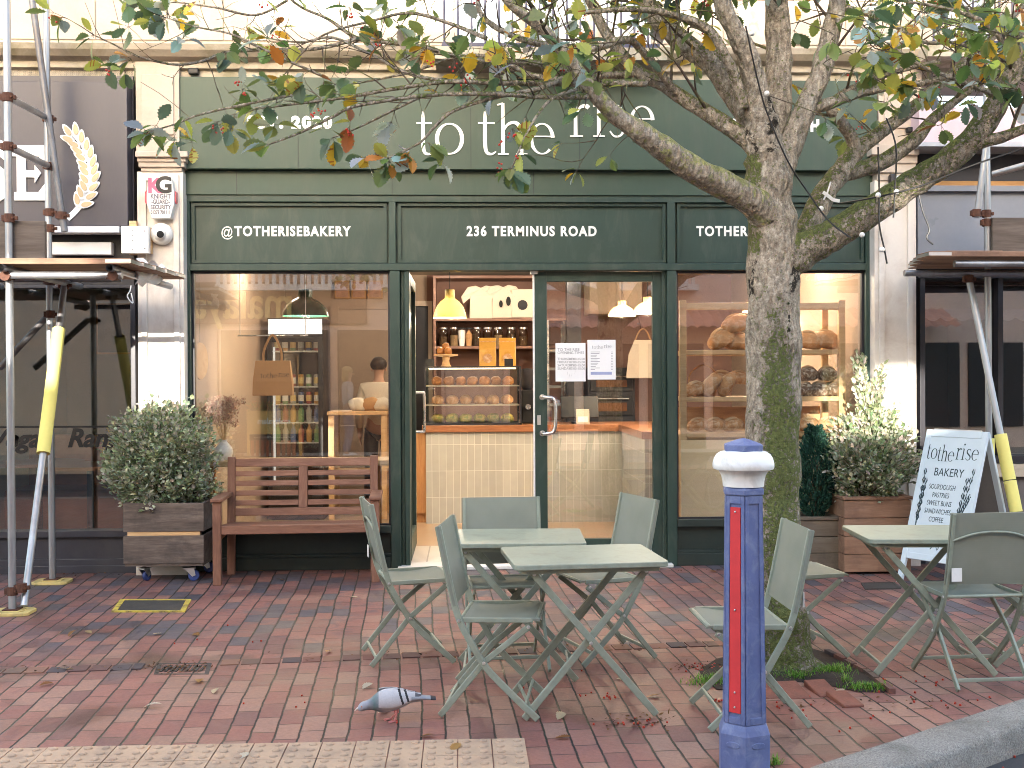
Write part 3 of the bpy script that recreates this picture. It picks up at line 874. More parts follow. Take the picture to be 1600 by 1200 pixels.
g2 = MB(); pbox(g2, -140, 209, 364, 446, -.02, .3); obj('dark_panel', g2, M_chard, cafe, world=True)  # dark panel filling the gap above the cafe window
g3 = MB(); pbox(g3, 78, 174, 378, 398, -.10, -.021); obj('light_box', g3, MATS['white_trim'], cafe, world=True, bevel=.006)
fr = MB()
fr.box(X(207), X(215), -.05, .2, 0, Z(446, 0)); zst = Z(822, 0)
pbox(fr, -140, 207, 446, 450, -.03, .12)
fr.box(X(-140), X(207), -.03, .12, zst - .05, zst)
fr.box(X(-140), X(207), .01, .12, .0, zst - .05); fr.box(X(-140), X(207), -.02, .01, 0, .11); fr.box(X(-140), X(207), -.035, -.02, 0, .06)
obj('frame', fr, mat('blue_black_paint', (.034, .034, .044), .4, var=.15, bmp=.05, dirt=(.07, .065, .06), dirt_amt=.3), cafe, world=True, bevel=.003)
obj('window_pane', MB().box(X(-140), X(207), .05, .056, zst, Z(450, 0)), M_dglass, cafe, world=True)
text('lettering', 'Vegan  Range', .205, M_black, cafe, facing(pt(93, 686, .046)), shear=.28, bold=.006, depth=.001, xs=1.0)
text('lettering', '\u2022', .16, M_black, cafe, facing(pt(26, 686, .046)), depth=.001)
bl = MB(); pbox(bl, -140, 190, 666, 669, .045, .049); obj('window_stripe', bl, M_black, cafe, world=True)

# ================================================================ RESTAURANT SHOP FRONT (beyond the tree)
rst = T('restaurant_shopfront', 'grey fronted restaurant with dark window beyond the tree', 'shopfront', (X(1520), 0, 0))
M_bgrey = mat('blue_grey_panel', (.20, .215, .25), .3, var=.08, scale=1.5, fine=30, bmp=.02)
a1 = MB(); pbox(a1, 1436, 1760, 168, 222, -.30, .3); obj('upper_fascia', a1, mat('pale_pink_sign', (.55, .42, .46), .5, var=.06, bmp=0), rst, world=True)
a1 = MB(); pbox(a1, 1436, 1760, 222, 229, -.33, .3); obj('lead_flashing', a1, mat('lead_grey', (.36, .38, .42), .45, var=.1), rst, world=True)
a1 = MB(); pbox(a1, 1436, 1760, 229, 283, -.02, .3); obj('dark_recess', a1, M_chard, rst, world=True)
a1 = MB(); pbox(a1, 1436, 1760, 283, 290, -.10, .3); obj('timber_strip', a1, woodmat('orange_timber', [(.20, .09, .02), (.38, .19, .05), (.5, .28, .09)], 'X'), rst, world=True)
a1 = MB(); pbox(a1, 1434, 1760, 290, 299, -.13, .3); obj('sign_rail', a1, M_bgrey, rst, world=True, bevel=.003)
a1 = MB(); pbox(a1, 1434, 1760, 299, 420, -.08, .3); obj('sign_panel', a1, M_bgrey, rst, world=True)
a1 = MB(); pbox(a1, 1434, 1760, 420, 434, -.06, .3); obj('lower_rail', a1, M_chard, rst, world=True)
fr = MB(); zrs = Z(718, 0)
fr.box(X(1434), X(1442), -.05, .2, 0, Z(434, 0)); fr.box(X(1442), X(1760), -.04, .15, zrs - .06, zrs)
fr.box(X(1558), X(1566), -.02, .1, zrs, Z(434, 0))
obj('frame', fr, M_chard, rst, world=True, bevel=.003)
ss = MB(); ss.box(X(1442), X(1760), -.06, .15, zrs - .17, zrs - .065); obj('stone_sill', ss, M_stone2, rst, world=True, bevel=.004)
ss = MB(); ss.box(X(1442), X(1760), .0, .15, 0, zrs - .175); obj('plinth', ss, mat('grey_render', (.13, .12, .12), .8, var=.2), rst, world=True)
obj('window_pane', MB().box(X(1442), X(1760), .05, .056, zrs, Z(434, 0)), M_dglass, rst, world=True)
# ================================================================ INSIDE THE BAKERY
M_cream = mat('cream_plaster', (.52, .43, .34), .8, var=.06, bmp=.05)
M_plum = mat('plum_brown_wall', (.20, .11, .085), .8, var=.08, bmp=.05)
M_floor = mat('tan_floor_tile', (.36, .25, .16), .35, var=.1, scale=2, bmp=.05)
M_pine = woodmat('pine_wood', [(.46, .27, .12), (.62, .40, .20), (.72, .51, .29)], 'X', 2.2)
M_oakz = woodmat('orange_oak', [(.30, .13, .04), (.42, .20, .07), (.52, .28, .11)], 'Z', 2.2)
M_slabw = woodmat('counter_wood', [(.16, .055, .02), (.28, .11, .045), (.40, .19, .08)], 'X', 2.2, .35)
def zigzag():
    m, nt, b = nodes('pale_chevron_tiles')
    tc = N(nt, 'ShaderNodeTexCoord'); sp = N(nt, 'ShaderNodeSeparateXYZ'); L(nt, tc.outputs['Object'], sp.inputs[0])
    fx_ = mth(nt, 'PINGPONG', sp.outputs[0], .16)
    st = mth(nt, 'FRACT', mth(nt, 'MULTIPLY', mth(nt, 'ADD', sp.outputs[1], mth(nt, 'MULTIPLY', fx_, .35)), 17))
    e = mth(nt, 'LESS_THAN', st, .14); e2 = mth(nt, 'LESS_THAN', fx_, .006)
    L(nt, mixc(nt, mth(nt, 'MAXIMUM', e, e2), (.62, .58, .52), (.30, .27, .23)), b.inputs['Base Color']); b.inputs['Roughness'].default_value = .35
    return m
ix0, ix1 = X(288), X(1367)
room = MB(); room.box(ix0, ix1, .14, 7.4, -.1, .02); struct('shop_floor', room, M_floor)
zm = MB(); zm.add([(X(641, .2), .165, .024), (X(1034, .2), .165, .024), (X(1034, .2), 1.05, .024), (X(641, .2), 1.05, .024)], [(0, 1, 2, 3)])
struct('entrance_tiles', zm, zigzag())
room = MB(); room.box(ix0, ix1, .14, 7.4, 2.78, 2.95); struct('shop_ceiling', room, M_cream)
wl = MB(); wl.box(ix0 - .02, ix0 + .05, .16, 7.4, .02, 2.78); wl.box(ix1 - .05, ix1 + .02, .16, 7.4, .02, 2.78)
wl.box(ix0 + .05, ix1 - .05, 7.3, 7.5, .02, 2.78)
struct('shop_wall', wl, mat('beige_wall', (.36, .27, .20), .8, var=.06, bmp=.05))
# wall behind the counter and the cream partition with an opening to the kitchen
YB = 4.7
xk0, xk1, xk2 = X(524, YB), X(612, YB), X(668, YB)
bw_ = MB(); bw_.box(xk2, ix1 - .05, YB, YB + .1, .02, 2.78); struct('rear_wall', bw_, M_plum)
pw_ = MB()
pw_.box(ix0 + .05, xk0, YB, YB + .1, .02, 2.78); pw_.box(xk0, xk1, YB, YB + .1, 2.36, 2.78); pw_.box(xk1, xk2, YB, YB + .1, .02, 2.78)
pw_.box(xk0, xk1, YB, YB + .1, .02, .95)
for xx in (xk0, xk1): pw_.box(xx - .05, xx + .05, YB - .03, YB - .001, .02, 2.40)
struct('partition_wall', pw_, MATS['beige_wall'])
# door frame to the kitchen passage, left of the shelves
kd = T('kitchen_doorway', 'dark glazed door in a pale frame behind the counter end', 'door', (X(655, YB), YB - .1, .02))
f = MB(); xa, xb = X(640, YB - .1), X(676, YB - .1); zt_ = Z(470, YB - .1)
f.box(xa, xa + .05, YB - .1, YB - .01, .02, zt_); f.box(xb - .05, xb, YB - .1, YB - .01, .02, zt_); f.box(xa + .05, xb - .05, YB - .1, YB - .01, zt_ - .06, zt_)
obj('frame', f, M_cream, kd, world=True)
obj('leaf', MB().box(xa + .05, xb - .05, YB - .06, YB - .03, .03, zt_ - .06), M_chard, kd, world=True)

# counter
YC = 2.6
cx0, cx1 = X(665, YC), X(971, YC); czt = Z(664, YC); czb = Z(675, YC)
xr = X(1024, 1.1)
cnt = T('shop_counter', 'serving counter faced in stacked sage tiles with a dark wood top', 'counter', ((cx0 + cx1) / 2, YC, .02))
def tilemat():
    m, nt, b = nodes('sage_wall_tile')
    tc = N(nt, 'ShaderNodeTexCoord'); sp = N(nt, 'ShaderNodeSeparateXYZ'); L(nt, tc.outputs['Object'], sp.inputs[0])
    cm = N(nt, 'ShaderNodeCombineXYZ'); L(nt, mth(nt, 'ADD', sp.outputs[0], sp.outputs[1]), cm.inputs[0]); L(nt, sp.outputs[2], cm.inputs[1])
    br = N(nt, 'ShaderNodeTexBrick'); br.offset = 0
    L(nt, cm.outputs[0], br.inputs['Vector'])
    br.inputs['Scale'].default_value = 1; br.inputs['Brick Width'].default_value = .0735; br.inputs['Row Height'].default_value = .272
    br.inputs['Mortar Size'].default_value = .0022; br.inputs['Mortar Smooth'].default_value = .1
    br.inputs['Color1'].default_value = (.33, .335, .31, 1); br.inputs['Color2'].default_value = (.41, .41, .38, 1); br.inputs['Mortar'].default_value = (.64, .64, .60, 1)
    L(nt, mixc(nt, .25, br.outputs['Color'], mixc(nt, noise(nt, tc.outputs['Object'], 9, 3), (.27, .25, .21), (.56, .53, .46))), b.inputs['Base Color'])
    b.inputs['Roughness'].default_value = .14
    bump(nt, b, mth(nt, 'ADD', mth(nt, 'MULTIPLY', br.outputs['Fac'], -1), mth(nt, 'MULTIPLY', noise(nt, tc.outputs['Object'], 14, 2), 1.2)), .35, .004)
    return m
M_tilew = tilemat()
f = MB(); f.box(cx0, cx1, YC, YC + .6, .02, czb); f.box(cx1, cx1 + .7, 1.1, YC + .6, .02, czb)
obj('tiled_front', f, M_tilew, cnt, world=True)
f = MB(); f.box(cx0 - .04, cx1 - .031, YC - .03, YC + .7, czb + .002, czt); f.box(cx1 - .03, cx1 + .75, 1.07, YC + .7, czb + .002, czt)
obj('worktop', f, M_slabw, cnt, world=True, bevel=.006)
f = MB(); f.box(X(646, YC), cx0 - .005, YC + .06, YC + .6, .12, czb - .01); f.box(X(646, YC), cx0 - .005, YC + .1, YC + .6, .02, .115)
obj('end_cupboard', f, M_oakz, cnt, world=True)

# glass display case with pastries
gx0_, gx1_ = X(662, YC), X(815, YC); gz0_, gz1_ = czt, Z(572, YC)
case = T('display_case', 'glass pastry display case standing on the counter', 'display case', ((gx0_ + gx1_) / 2, YC + .3, czt))
f = MB()
for xx in (gx0_, gx1_ - .02):
    for yy in (YC + .03, YC + .53): f.box(xx, xx + .02, yy, yy + .02, gz0_, gz1_)
f.box(gx0_, gx1_, YC + .03, YC + .55, gz0_, gz0_ + .02); f.box(gx0_ + .02, gx1_ - .02, YC + .03, YC + .05, gz1_ - .012, gz1_); f.box(gx0_ + .02, gx1_ - .02, YC + .53, YC + .55, gz1_ - .012, gz1_)
obj('frame', f, M_chard, case, world=True)
obj('glass', MB().box(gx0_ + .02, gx1_ - .02, YC + .036, YC + .040, gz0_ + .02, gz1_ - .012), M_glass, case, world=True)
sh = MB()
sz = [gz0_ + .02, gz0_ + .20, gz0_ + .40]
for z_ in sz[1:]: sh.box(gx0_ + .02, gx1_ - .02, YC + .06, YC + .5, z_, z_ + .012)
obj('shelf', sh, mat('pale_shelf', (.62, .56, .46), .3, var=.05, bmp=0), case, world=True)
lampm = emit('case_light', (1, .80, .50), 1.6)
obj('light_strip', MB().box(gx0_ + .04, gx1_ - .04, YC + .44, YC + .47, gz1_ - .026, gz1_ - .015), lampm, case, world=True)
M_crust = mat('bread_crust', (.50, .27, .12), .75, var=.35, scale=14, fine=70, bmp=.5, dirt=(.66, .52, .38), dirt_amt=.75, dirt_scale=22)
M_past = mat('glazed_pastry', (.42, .18, .05), .35, var=.3, scale=30, fine=90, bmp=.3, dirt=(.16, .05, .015), dirt_amt=.5, dirt_scale=30)
M_salad = mat('filled_roll', (.45, .36, .10), .6, var=.5, scale=40, fine=90, bmp=.4, dirt=(.10, .20, .03), dirt_amt=.9, dirt_scale=26)
def lumpy(mb, c, r, seed, amp=.18, n=14, m=9, M=None):
    o = len(mb.v); mb.sphere((0, 0, 0), r, n, m)
    for i in range(o, len(mb.v)):
        p = V(mb.v[i]); k = 1 + amp * mnoise.noise(p * (1.6 / max(r)) + V((seed * 7.1, seed * 3.3, 0)))
        p = p * k
        if p.z < -r[2] * .72: p.z = -r[2] * .72
        q = (M @ p) if M else p
        mb.v[i] = tuple(q + V(c))
def row(name, label, group, m, n, z_, rx, ry, rz_, yy, cat='pastry'):
    for k in range(n):
        x = gx0_ + .07 + (gx1_ - gx0_ - .14) * (k + .5) / n
        b_ = MB(); lumpy(b_, (0, 0, rz_ * .72), (rx, ry, rz_), k + z_ * 3)
        single(name, b_, m, label, cat, group, smooth=True, angle=180).location = (x, yy + R.uniform(-.02, .02), z_)
row('pastry', 'glazed brown pastry on the upper shelf of the display case', 'pastries on the upper case shelf', M_past, 7, sz[2] + .013, .062, .07, .055, YC + .24)
row('bun', 'round golden bun on the middle shelf of the display case', 'buns on the middle case shelf', M_crust, 6, sz[1] + .013, .066, .07, .058, YC + .24, 'bun')
row('filled_roll', 'filled green and yellow roll at the bottom of the display case', 'filled rolls at the bottom of the case', M_salad, 6, sz[0] + .002, .07, .08, .055, YC + .22, 'bread roll')

# behind the counter: shelves, jars, shirts, pouches
YS = 4.35
su = T('wall_shelf_unit', 'brown wall shelves behind the counter', 'shelves', (X(750, YS), YS, 1.5))
sx0, sx1 = X(682, YS), X(905, YS)
f = MB()
for py in (498, 541): f.box(sx0, sx1, YS - .12, YB, Z(py, YS) - .03, Z(py, YS))
f.box(sx0, sx1, YS - .12, YB, Z(436, YS), Z(432, YS))
f.box(sx0 - .03, sx0, YS - .12, YB, .6, Z(432, YS))
obj('shelf', f, woodmat('plum_board', [(.14, .07, .05), (.2, .11, .08), (.26, .15, .11)], 'X', 1.5), su, world=True)
M_jar = glassmat('jar_glass', (.75, .70, .62), .06, .8)
for k, px in enumerate((693, 710, 745, 762, 779, 799, 818)):
    t = T('storage_jar', 'clip-top glass storage jar of tea on the shelf behind the counter', 'jar', (X(px, YS), YS, Z(541, YS) + .001), 0, 'jars on the wall shelf')
    b_ = MB().lathe([(.001, .0), (.050, .0), (.056, .02), (.056, .17), (.045, .19), (.045, .2)], 14); obj('body', b_, M_jar, t, smooth=True)
    b_ = MB().lathe([(.001, .006), (.047, .006), (.047, .11 + .02 * (k % 3))], 12); obj('contents', b_, mat('dried_tea%d' % (k % 3), [(.10, .06, .03), (.35, .27, .18), (.05, .03, .02)][k % 3], .9, var=.5, fine=120, bmp=.4), t)
    b_ = MB().lathe([(.001, .203), (.05, .203), (.05, .225), (.001, .23)], 14); obj('lid', b_, M_steel, t, smooth=True)
M_kraft0 = mat('brown_card', (.42, .24, .11), .8)
M_galv2 = mat('baking_tray', (.30, .29, .28), .5, metal=.6, var=.2)
M_shirt = mat('cream_cotton', (.60, .53, .44), .9, var=.06, bmp=.1)
def shirt(px, pt_, pb, dark, label):
    x = X(px, YS - .05); z1, z0 = Z(pt_, YS - .05), Z(pb, YS - .05)
    t = T('t_shirt', label, 't-shirt', (x, YS - .05, z0))
    H = z1 - z0; w = .135
    out = [(-w, 0), (w, 0), (w * .96, H * .62), (w * 1.55, H * .45), (w * 1.75, H * .66), (w * 1.15, H * .95), (w * .45, H), (0, H * .93), (-w * .45, H), (-w * 1.15, H * .95), (-w * 1.75, H * .66), (-w * 1.55, H * .45), (-w * .96, H * .62)]
    b_ = MB(); b_.prism(out, -.012, .012, Matrix(((1, 0, 0, 0), (0, 0, -1, 0), (0, 1, 0, 0), (0, 0, 0, 1))))
    b_.v = [(x_, y_ + .03 * math.sin(x_ * 23 + z_ * 7) * (1 - z_ / H * .5), z_) for x_, y_, z_ in b_.v]
    obj('cloth', b_, M_shirt, t, bevel=.01)
    if dark:
        p = MB()
        for a, b2, s_ in ((-.03, .42, .022), (.06, .50, .028)):
            p.lathe([(.001, 0), (s_, 0), (s_, .004), (.001, .004)], 12, Matrix.Translation(V((a, -.036, H * b2))) @ Matrix.Diagonal((1, 1, 2.0, 1)) @ Matrix.Rotation(rad(90), 4, 'X'))
        obj('print', p, M_black, t)
shirt(752, 446, 498, False, 'cream t-shirt hung first along the wall above the jars')
shirt(787, 445, 497, True, 'cream t-shirt with dark printed ovals hung above the jars')
tb_ = T('tote_bag', 'cream cotton tote with a dark print hung at the end of the shirts', 'bag', (X(817, YS - .06), YS - .06, Z(497, YS)))
b_ = MB().box(-.13, .13, -.02, .02, 0, .34); obj('cloth', b_, M_shirt, tb_, bevel=.012)
obj('print', MB().lathe([(.001, 0), (.06, 0), (.06, .003)], 14, Matrix.Translation(V((0, -.021, .15))) @ Matrix.Rotation(rad(90), 4, 'X')), M_chard, tb_)
M_pouch = mat('gold_kraft_pouch', (.55, .30, .06), .3, var=.12, scale=10, bmp=.2)
for k, (px, lab) in enumerate(((762, 'golden coffee pouch standing on the display case'), (793, 'golden coffee pouch with folded front beside its twin on the display case'))):
    y = YC + .3
    t = T('coffee_pouch', lab, 'pouch', (X(px, y), y, gz1_ + .001))
    Hh = Z(528, y) - gz1_
    b_ = MB()
    b_.ring_sweep([[V((sx * wx, sy * dy, z_)) for sx, sy in ((-1, -1), (1, -1), (1, 1), (-1, 1))] for wx, dy, z_ in ((.088, .05, 0), (.09, .05, .05), (.088, .035, Hh * .6), (.088, .012, Hh * .9), (.09, .004, Hh))])
    obj('bag', b_, M_pouch, t, bevel=.008)
    obj('seal', MB().box(-.088, .088, -.0155, -.0135, Hh * .86, Hh * .88), M_crust, t)
    obj('window', MB().lathe([(.001, 0), (.05, 0), (.05, .004)], 14, Matrix.Translation(V((0, -.051, Hh * .28))) @ Matrix.Rotation(rad(90), 4, 'X')), M_crust, t)
for px, lab in ((672, 'small black price card at the end of the case near the cake stand'), (795, 'small black price card in front of the golden pouches')):
    b_ = MB().box(-.045, .045, -.004, .004, 0, .075)
    t = single('price_card', b_, M_black, lab, 'card'); t.location = (X(px, YC + .08), YC + .08, gz1_ + .002)
cs = T('cake_stand', 'footed wooden cake stand on the display case', 'cake stand', (X(697, YC + .3), YC + .3, gz1_ + .001))
obj('stand', MB().lathe([(.001, 0), (.06, 0), (.045, .015), (.035, .06), (.04, .10), (.13, .115), (.13, .13), (.001, .13)], 20), M_pine, cs, smooth=True)
for k in range(5):
    a = k * 1.26
    b_ = MB(); lumpy(b_, (0, 0, .03), (.042, .042, .042), k)
    t = single('muffin', b_, M_past, 'dark muffin piled on the cake stand', 'muffin', 'muffins on the cake stand', smooth=True, angle=180)
    t.location = (X(697, YC + .3) + .07 * math.cos(a) * (k > 0), YC + .3 + .07 * math.sin(a) * (k > 0), gz1_ + .132 + (.05 if k == 0 else 0))
gr = T('coffee_grinder', 'tall black coffee grinder beside the display case', 'grinder', (X(824, 3.0), 3.0, czt))
b_ = MB().box(-.07, .07, -.1, .1, 0, .36); obj('body', b_, M_black, gr, bevel=.015)
b_ = MB().lathe([(.05, .361), (.07, .40), (.075, .58), (.001, .59)], 14); obj('hopper', b_, M_chard, gr, smooth=True)
b_ = MB().lathe([(.03, 0), (.03, .05), (.001, .05)], 12, Matrix.Translation(V((0, -.13, .18))) @ Matrix.Rotation(rad(-90), 4, 'X')); obj('spout', b_, M_steel, gr, smooth=True)
tl = T('till', 'black point of sale screen on the counter behind the glass door', 'till', (X(910, YC), YC + .25, czt))
b_ = MB().box(-.2, .2, -.01, .015, .06, .30, Matrix.Rotation(rad(-15), 4, 'X')); obj('screen', b_, M_black, tl, bevel=.008)
b_ = MB().box(-.09, .09, -.06, .12, 0, .02); b_.box(-.02, .02, -.01, .03, .02, .14); obj('stand', b_, M_chard, tl, bevel=.004)
cr_ = T('card_reader', 'pale card reader propped in front of the till screen', 'card reader', (X(907, YC) + .03, YC + .06, czt))
b_ = MB().box(-.07, .07, -.008, .008, .0, .16, Matrix.Rotation(rad(-12), 4, 'X')); obj('body', b_, M_cream, cr_, bevel=.006)
obj('keypad', MB().box(-.05, .05, -.012, -.008, .02, .08, Matrix.Rotation(rad(-12), 4, 'X')), M_wpaint, cr_)
# wall cabinets and extractor seen through the door glass
cb = T('wall_cupboard', 'pale wall cupboard high behind the glass door', 'cupboard', (X(955, YS), YS, Z(530, YS)))
f = MB(); xa, xb = X(918, YS), X(1000, YS); f.box(xa, xb, YS - .2, YB, Z(492, YS), Z(432, YS)); obj('carcass', f, M_cream, cb, world=True, bevel=.004)
f = MB(); xm = (xa + xb) / 2
f.box(xa + .01, xm - .004, YS - .222, YS - .202, Z(490, YS), Z(434, YS)); f.box(xm + .004, xb - .01, YS - .222, YS - .202, Z(490, YS), Z(434, YS)); obj('door', f, M_cream, cb, world=True, bevel=.003)
cp = T('support_post', 'dark square post behind the glass door', 'post', (X(897, 3.8), 3.8, .02))
obj('shaft', MB().box(X(886, 3.8), X(908, 3.8), 3.75, 3.95, .02, 2.78), M_chard, cp, world=True)
obj('foot', MB().box(X(884, 3.8), X(910, 3.8), 3.72, 3.98, .02, .15), M_black, cp, world=True)

ov = T('oven', 'black deck oven with steel handles behind the door notices', 'oven', (X(955, 4.3), 4.3, .02))
xa, xb = X(918, 4.2), X(992, 4.2)
obj('casing', MB().box(xa, xb, 4.2, YB - .02, .02, Z(575, 4.2)), M_chard, ov, world=True, bevel=.006)
for k, (pa_, pb2) in enumerate(((583, 612), (618, 650))):
    za, zb = Z(pb2, 4.2), Z(pa_, 4.2)
    dd_ = obj('door', MB().box(xa + .03, xb - .03, 4.172, 4.198, za, zb), M_black, ov, world=True, bevel=.004)
    obj('window', MB().box(xa + .10, xb - .10, 4.166, 4.1715, za + .05, zb - .09), mat('oven_glow_glass', (.16, .07, .03), .15, bmp=0), dd_, world=True)
    obj('handle', MB().tube([(xa + .08, 4.14, zb - .045), (xb - .08, 4.14, zb - .045)], .010, 8), M_steel, dd_, world=True, smooth=True)
tr2 = T('tray_rack', 'steel tray rack with bread trays beside the dark post', 'rack', (X(872, 4.1), 4.1, .02))
xa, xb = X(855, 4.0), X(884, 4.0)
b_ = MB()
for xx in (xa, xb - .025):
    for yy in (4.0, 4.35): b_.box(xx, xx + .025, yy, yy + .025, .02, Z(500, 4.0))
obj('frame', b_, M_steel, tr2, world=True)
for k in range(8):
    z_ = .35 + k * .21
    obj('tray', MB().box(xa + .026, xb - .026, 4.0, 4.37, z_, z_ + .03), M_galv2, tr2, world=True)
ap = T('apron', 'cream apron hanging behind the door beside the oven', 'apron', (X(1005, 3.9), 3.9, Z(592, 3.9)))
Ha = Z(532, 3.9) - Z(592, 3.9)
b_ = MB(); b_.prism([(-.20, 0), (.20, 0), (.17, Ha * .62), (.10, Ha), (-.10, Ha), (-.17, Ha * .62)], -.012, .012, Matrix(((1, 0, 0, 0), (0, 0, -1, 0), (0, 1, 0, 0), (0, 0, 0, 1))))
obj('cloth', b_, M_shirt, ap, bevel=.008)
obj('strap', MB().tube(cr([(-.09, 0, Ha), (-.05, 0, Ha + .09), (0, 0, Ha + .13), (.05, 0, Ha + .09), (.09, 0, Ha)], 5), .008, 6), M_kraft0, ap)
for k, px in enumerate((722, 733)):
    y_ = YS - .02
    t = T('cup_stack', ('tall stack of paper cups between the jars', 'shorter stack of paper cups next to the tall stack')[k], 'cups', (X(px, y_), y_, Z(541, YS) + .001))
    obj('cups', MB().lathe([(.001, 0), (.03, 0), (.04, .09)] + [(r_, .09 + .012 * i_ + (.002 if r_ > .04 else 0)) for i_ in range(9 - 4 * k) for r_ in (.0425, .040)] + [(.001, .2)], 14), M_wpaint if k == 0 else M_kraft0, t)
    obj('lid', MB().lathe([(.043, .205), (.043, .215), (.034, .222), (.001, .222)], 14), M_black, t, smooth=True)
# fridge with cans and bottles
YFr = 3.0
fx0, fx1 = X(418, YFr), X(505, YFr); fz1 = Z(496, YFr)
fg = T('drinks_fridge', 'tall black glass-door drinks fridge with a lit header', 'fridge', ((fx0 + fx1) / 2, YFr + .3, .02))
f = MB(); f.box(fx0, fx0 + .035, YFr + .02, YFr + .6, .02, fz1); f.box(fx1 - .035, fx1, YFr + .02, YFr + .6, .02, fz1); f.box(fx0 + .035, fx1 - .035, YFr + .57, YFr + .6, .02, fz1)
zh = Z(526, YFr); f.box(fx0 + .035, fx1 - .035, YFr + .02, YFr + .56, zh, fz1); f.box(fx0 + .035, fx1 - .035, YFr + .02, YFr + .56, .02, .25)
obj('cabinet', f, M_black, fg, world=True)
obj('header_light', MB().box(fx0 + .01, fx1 - .01, YFr + .0, YFr + .018, Z(521, YFr), fz1 - .01), emit('fridge_header', (.78, .88, 1.0), .06), fg, world=True)
f = MB()
for q in ((fx0, fx0 + .05, .25, zh), (fx1 - .05, fx1, .25, zh), (fx0 + .05, fx1 - .05, zh - .05, zh), (fx0 + .05, fx1 - .05, .25, .31)): f.box(q[0], q[1], YFr - .025, YFr + .015, q[2], q[3])
fd = obj('door', f, M_black, fg, world=True, bevel=.004)
obj('pane', MB().box(fx0 + .05, fx1 - .05, YFr - .01, YFr - .005, .31, zh - .05), M_glass, fd, world=True)
f = MB(); shz = [Z(py, YFr + .15) for py in (547, 602, 629, 657, 688)]
for z_ in shz: f.box(fx0 + .04, fx1 - .04, YFr + .05, YFr + .5, z_ - .012, z_)
obj('shelf', f, M_wpaint, fg, world=True)
obj('lamp', MB().box(fx0 + .05, fx0 + .07, YFr + .05, YFr + .08, .4, zh - .1), emit('fridge_lamp', (.85, .93, 1), .06), fg, world=True)
cols = [((.30, .05, .05), 'dark red'), ((.45, .42, .38), 'silver'), ((.50, .28, .08), 'amber'), ((.08, .14, .32), 'blue'), ((.16, .32, .14), 'green')]
for ri, (z_, kind) in enumerate(((shz[0], 'can'), (shz[1], 'can'), (shz[2], 'can'), (shz[3], 'bottle'), (shz[4], 'bottle'))):
    for k in range(6):
        c, cn_ = cols[(k * 2 + ri) % 5]
        x = fx0 + .085 + (fx1 - fx0 - .17) * k / 5
        where = ('top', 'second', 'third', 'fourth', 'lowest')[ri]
        if kind == 'can':
            t = T('drink_can', '%s drink can standing on the %s fridge shelf' % (cn_, where), 'can', (x, YFr + .12, z_ + .001), 0, 'cans in the fridge')
            obj('body', MB().lathe([(.001, 0), (.024, 0), (.031, .012), (.031, .115), (.026, .128), (.001, .126)], 12), mat('can_' + cn_, c, .3, metal=.3, bmp=0), t, smooth=True)
            obj('label_band', MB().lathe([(.0315, .03), (.0318, .035), (.0318, .09), (.0315, .095)], 12, caps=False), M_white if (k + ri) % 2 else M_gold, t, smooth=True)
        else:
            t = T('drink_bottle', '%s drink bottle standing on the %s fridge shelf' % (cn_, where), 'bottle', (x, YFr + .12, z_ + .001), 0, 'bottles in the fridge')
            obj('body', MB().lathe([(.001, 0), (.03, 0), (.032, .02), (.032, .12), (.014, .165), (.013, .19)], 12), mat('bottle_' + cn_, c, .15, bmp=0), t, smooth=True)
            obj('cap', MB().lathe([(.015, .1905), (.015, .206), (.001, .207)], 10), M_white, t, smooth=True)

# pendant lamps
def lamp(px, py0, py1, wpx, y, shade_m, inner_m, label, power, col=(1, .84, .64), dome=True):
    s = 1750 / (y + 9.0) ; x = X(px, y, py1)
    z1, z0 = Z(py0, y, px), Z(py1, y, px); r = wpx / s / 2; H = z1 - z0
    t = T('pendant_lamp', label, 'lamp', (x, y, z0))
    prof = [(r, 0), (r * .97, H * .12), (r * .82, H * .38), (r * .55, H * .58), (r * .34, H * .66), (r * .30, H * .70), (r * .30, H * .98), (r * .24, H)]
    inn = [(r * .22, H * .97), (r * .27, H * .68), (r * .50, H * .55), (r * .78, H * .35), (r * .94, H * .1), (r * .985, .001)]
    obj('shade', MB().lathe(prof + inn, 32, caps=False), shade_m, t, smooth=True)
    obj('cord', MB().tube([(0, 0, H), (0, 0, 2.78 - z0)], .004, 6), M_black, t)
    obj('ceiling_rose', MB().lathe([(.05, 2.76 - z0), (.045, 2.73 - z0), (.01, 2.72 - z0)], 16), M_wpaint, t, smooth=True)
    obj('bulb', MB().sphere((0, 0, H * .38), (.03, .03, .036), 12, 8), emit('bulb_glow_%d' % px, col, 60.0), t, smooth=True)
    ld = bpy.data.lights.new('bulb_light', 'POINT'); ld.energy = power * .12; ld.color = col; ld.shadow_soft_size = .04
    lo = bpy.data.objects.new('bulb_light', ld); COL.objects.link(lo); lo.parent = t; lo.location = (0, 0, H * .05)
    return t
def shade_trans(name, col, f):
    m, nt, b = nodes(name)
    b.inputs['Base Color'].default_value = (*col, 1); b.inputs['Roughness'].default_value = .3
    tr = N(nt, 'ShaderNodeBsdfTranslucent'); tr.inputs[0].default_value = (*col, 1)
    mx = N(nt, 'ShaderNodeMixShader'); mx.inputs[0].default_value = f
    L(nt, b.outputs[0], mx.inputs[1]); L(nt, tr.outputs[0], mx.inputs[2]); L(nt, mx.outputs[0], nt.nodes['Material Output'].inputs[0])
    return m
M_ysh = shade_trans('yellow_shade', (.70, .62, .36), .2)
M_gsh = mat('green_enamel', (.02, .075, .05), .2, var=.05, bmp=0)
M_wsh = shade_trans('pleated_white_shade', (.80, .66, .46), .5)
lamp(703, 452, 497, 52, 1.3, M_ysh, None, 'yellow domed pendant lamp glowing over the counter', 42)
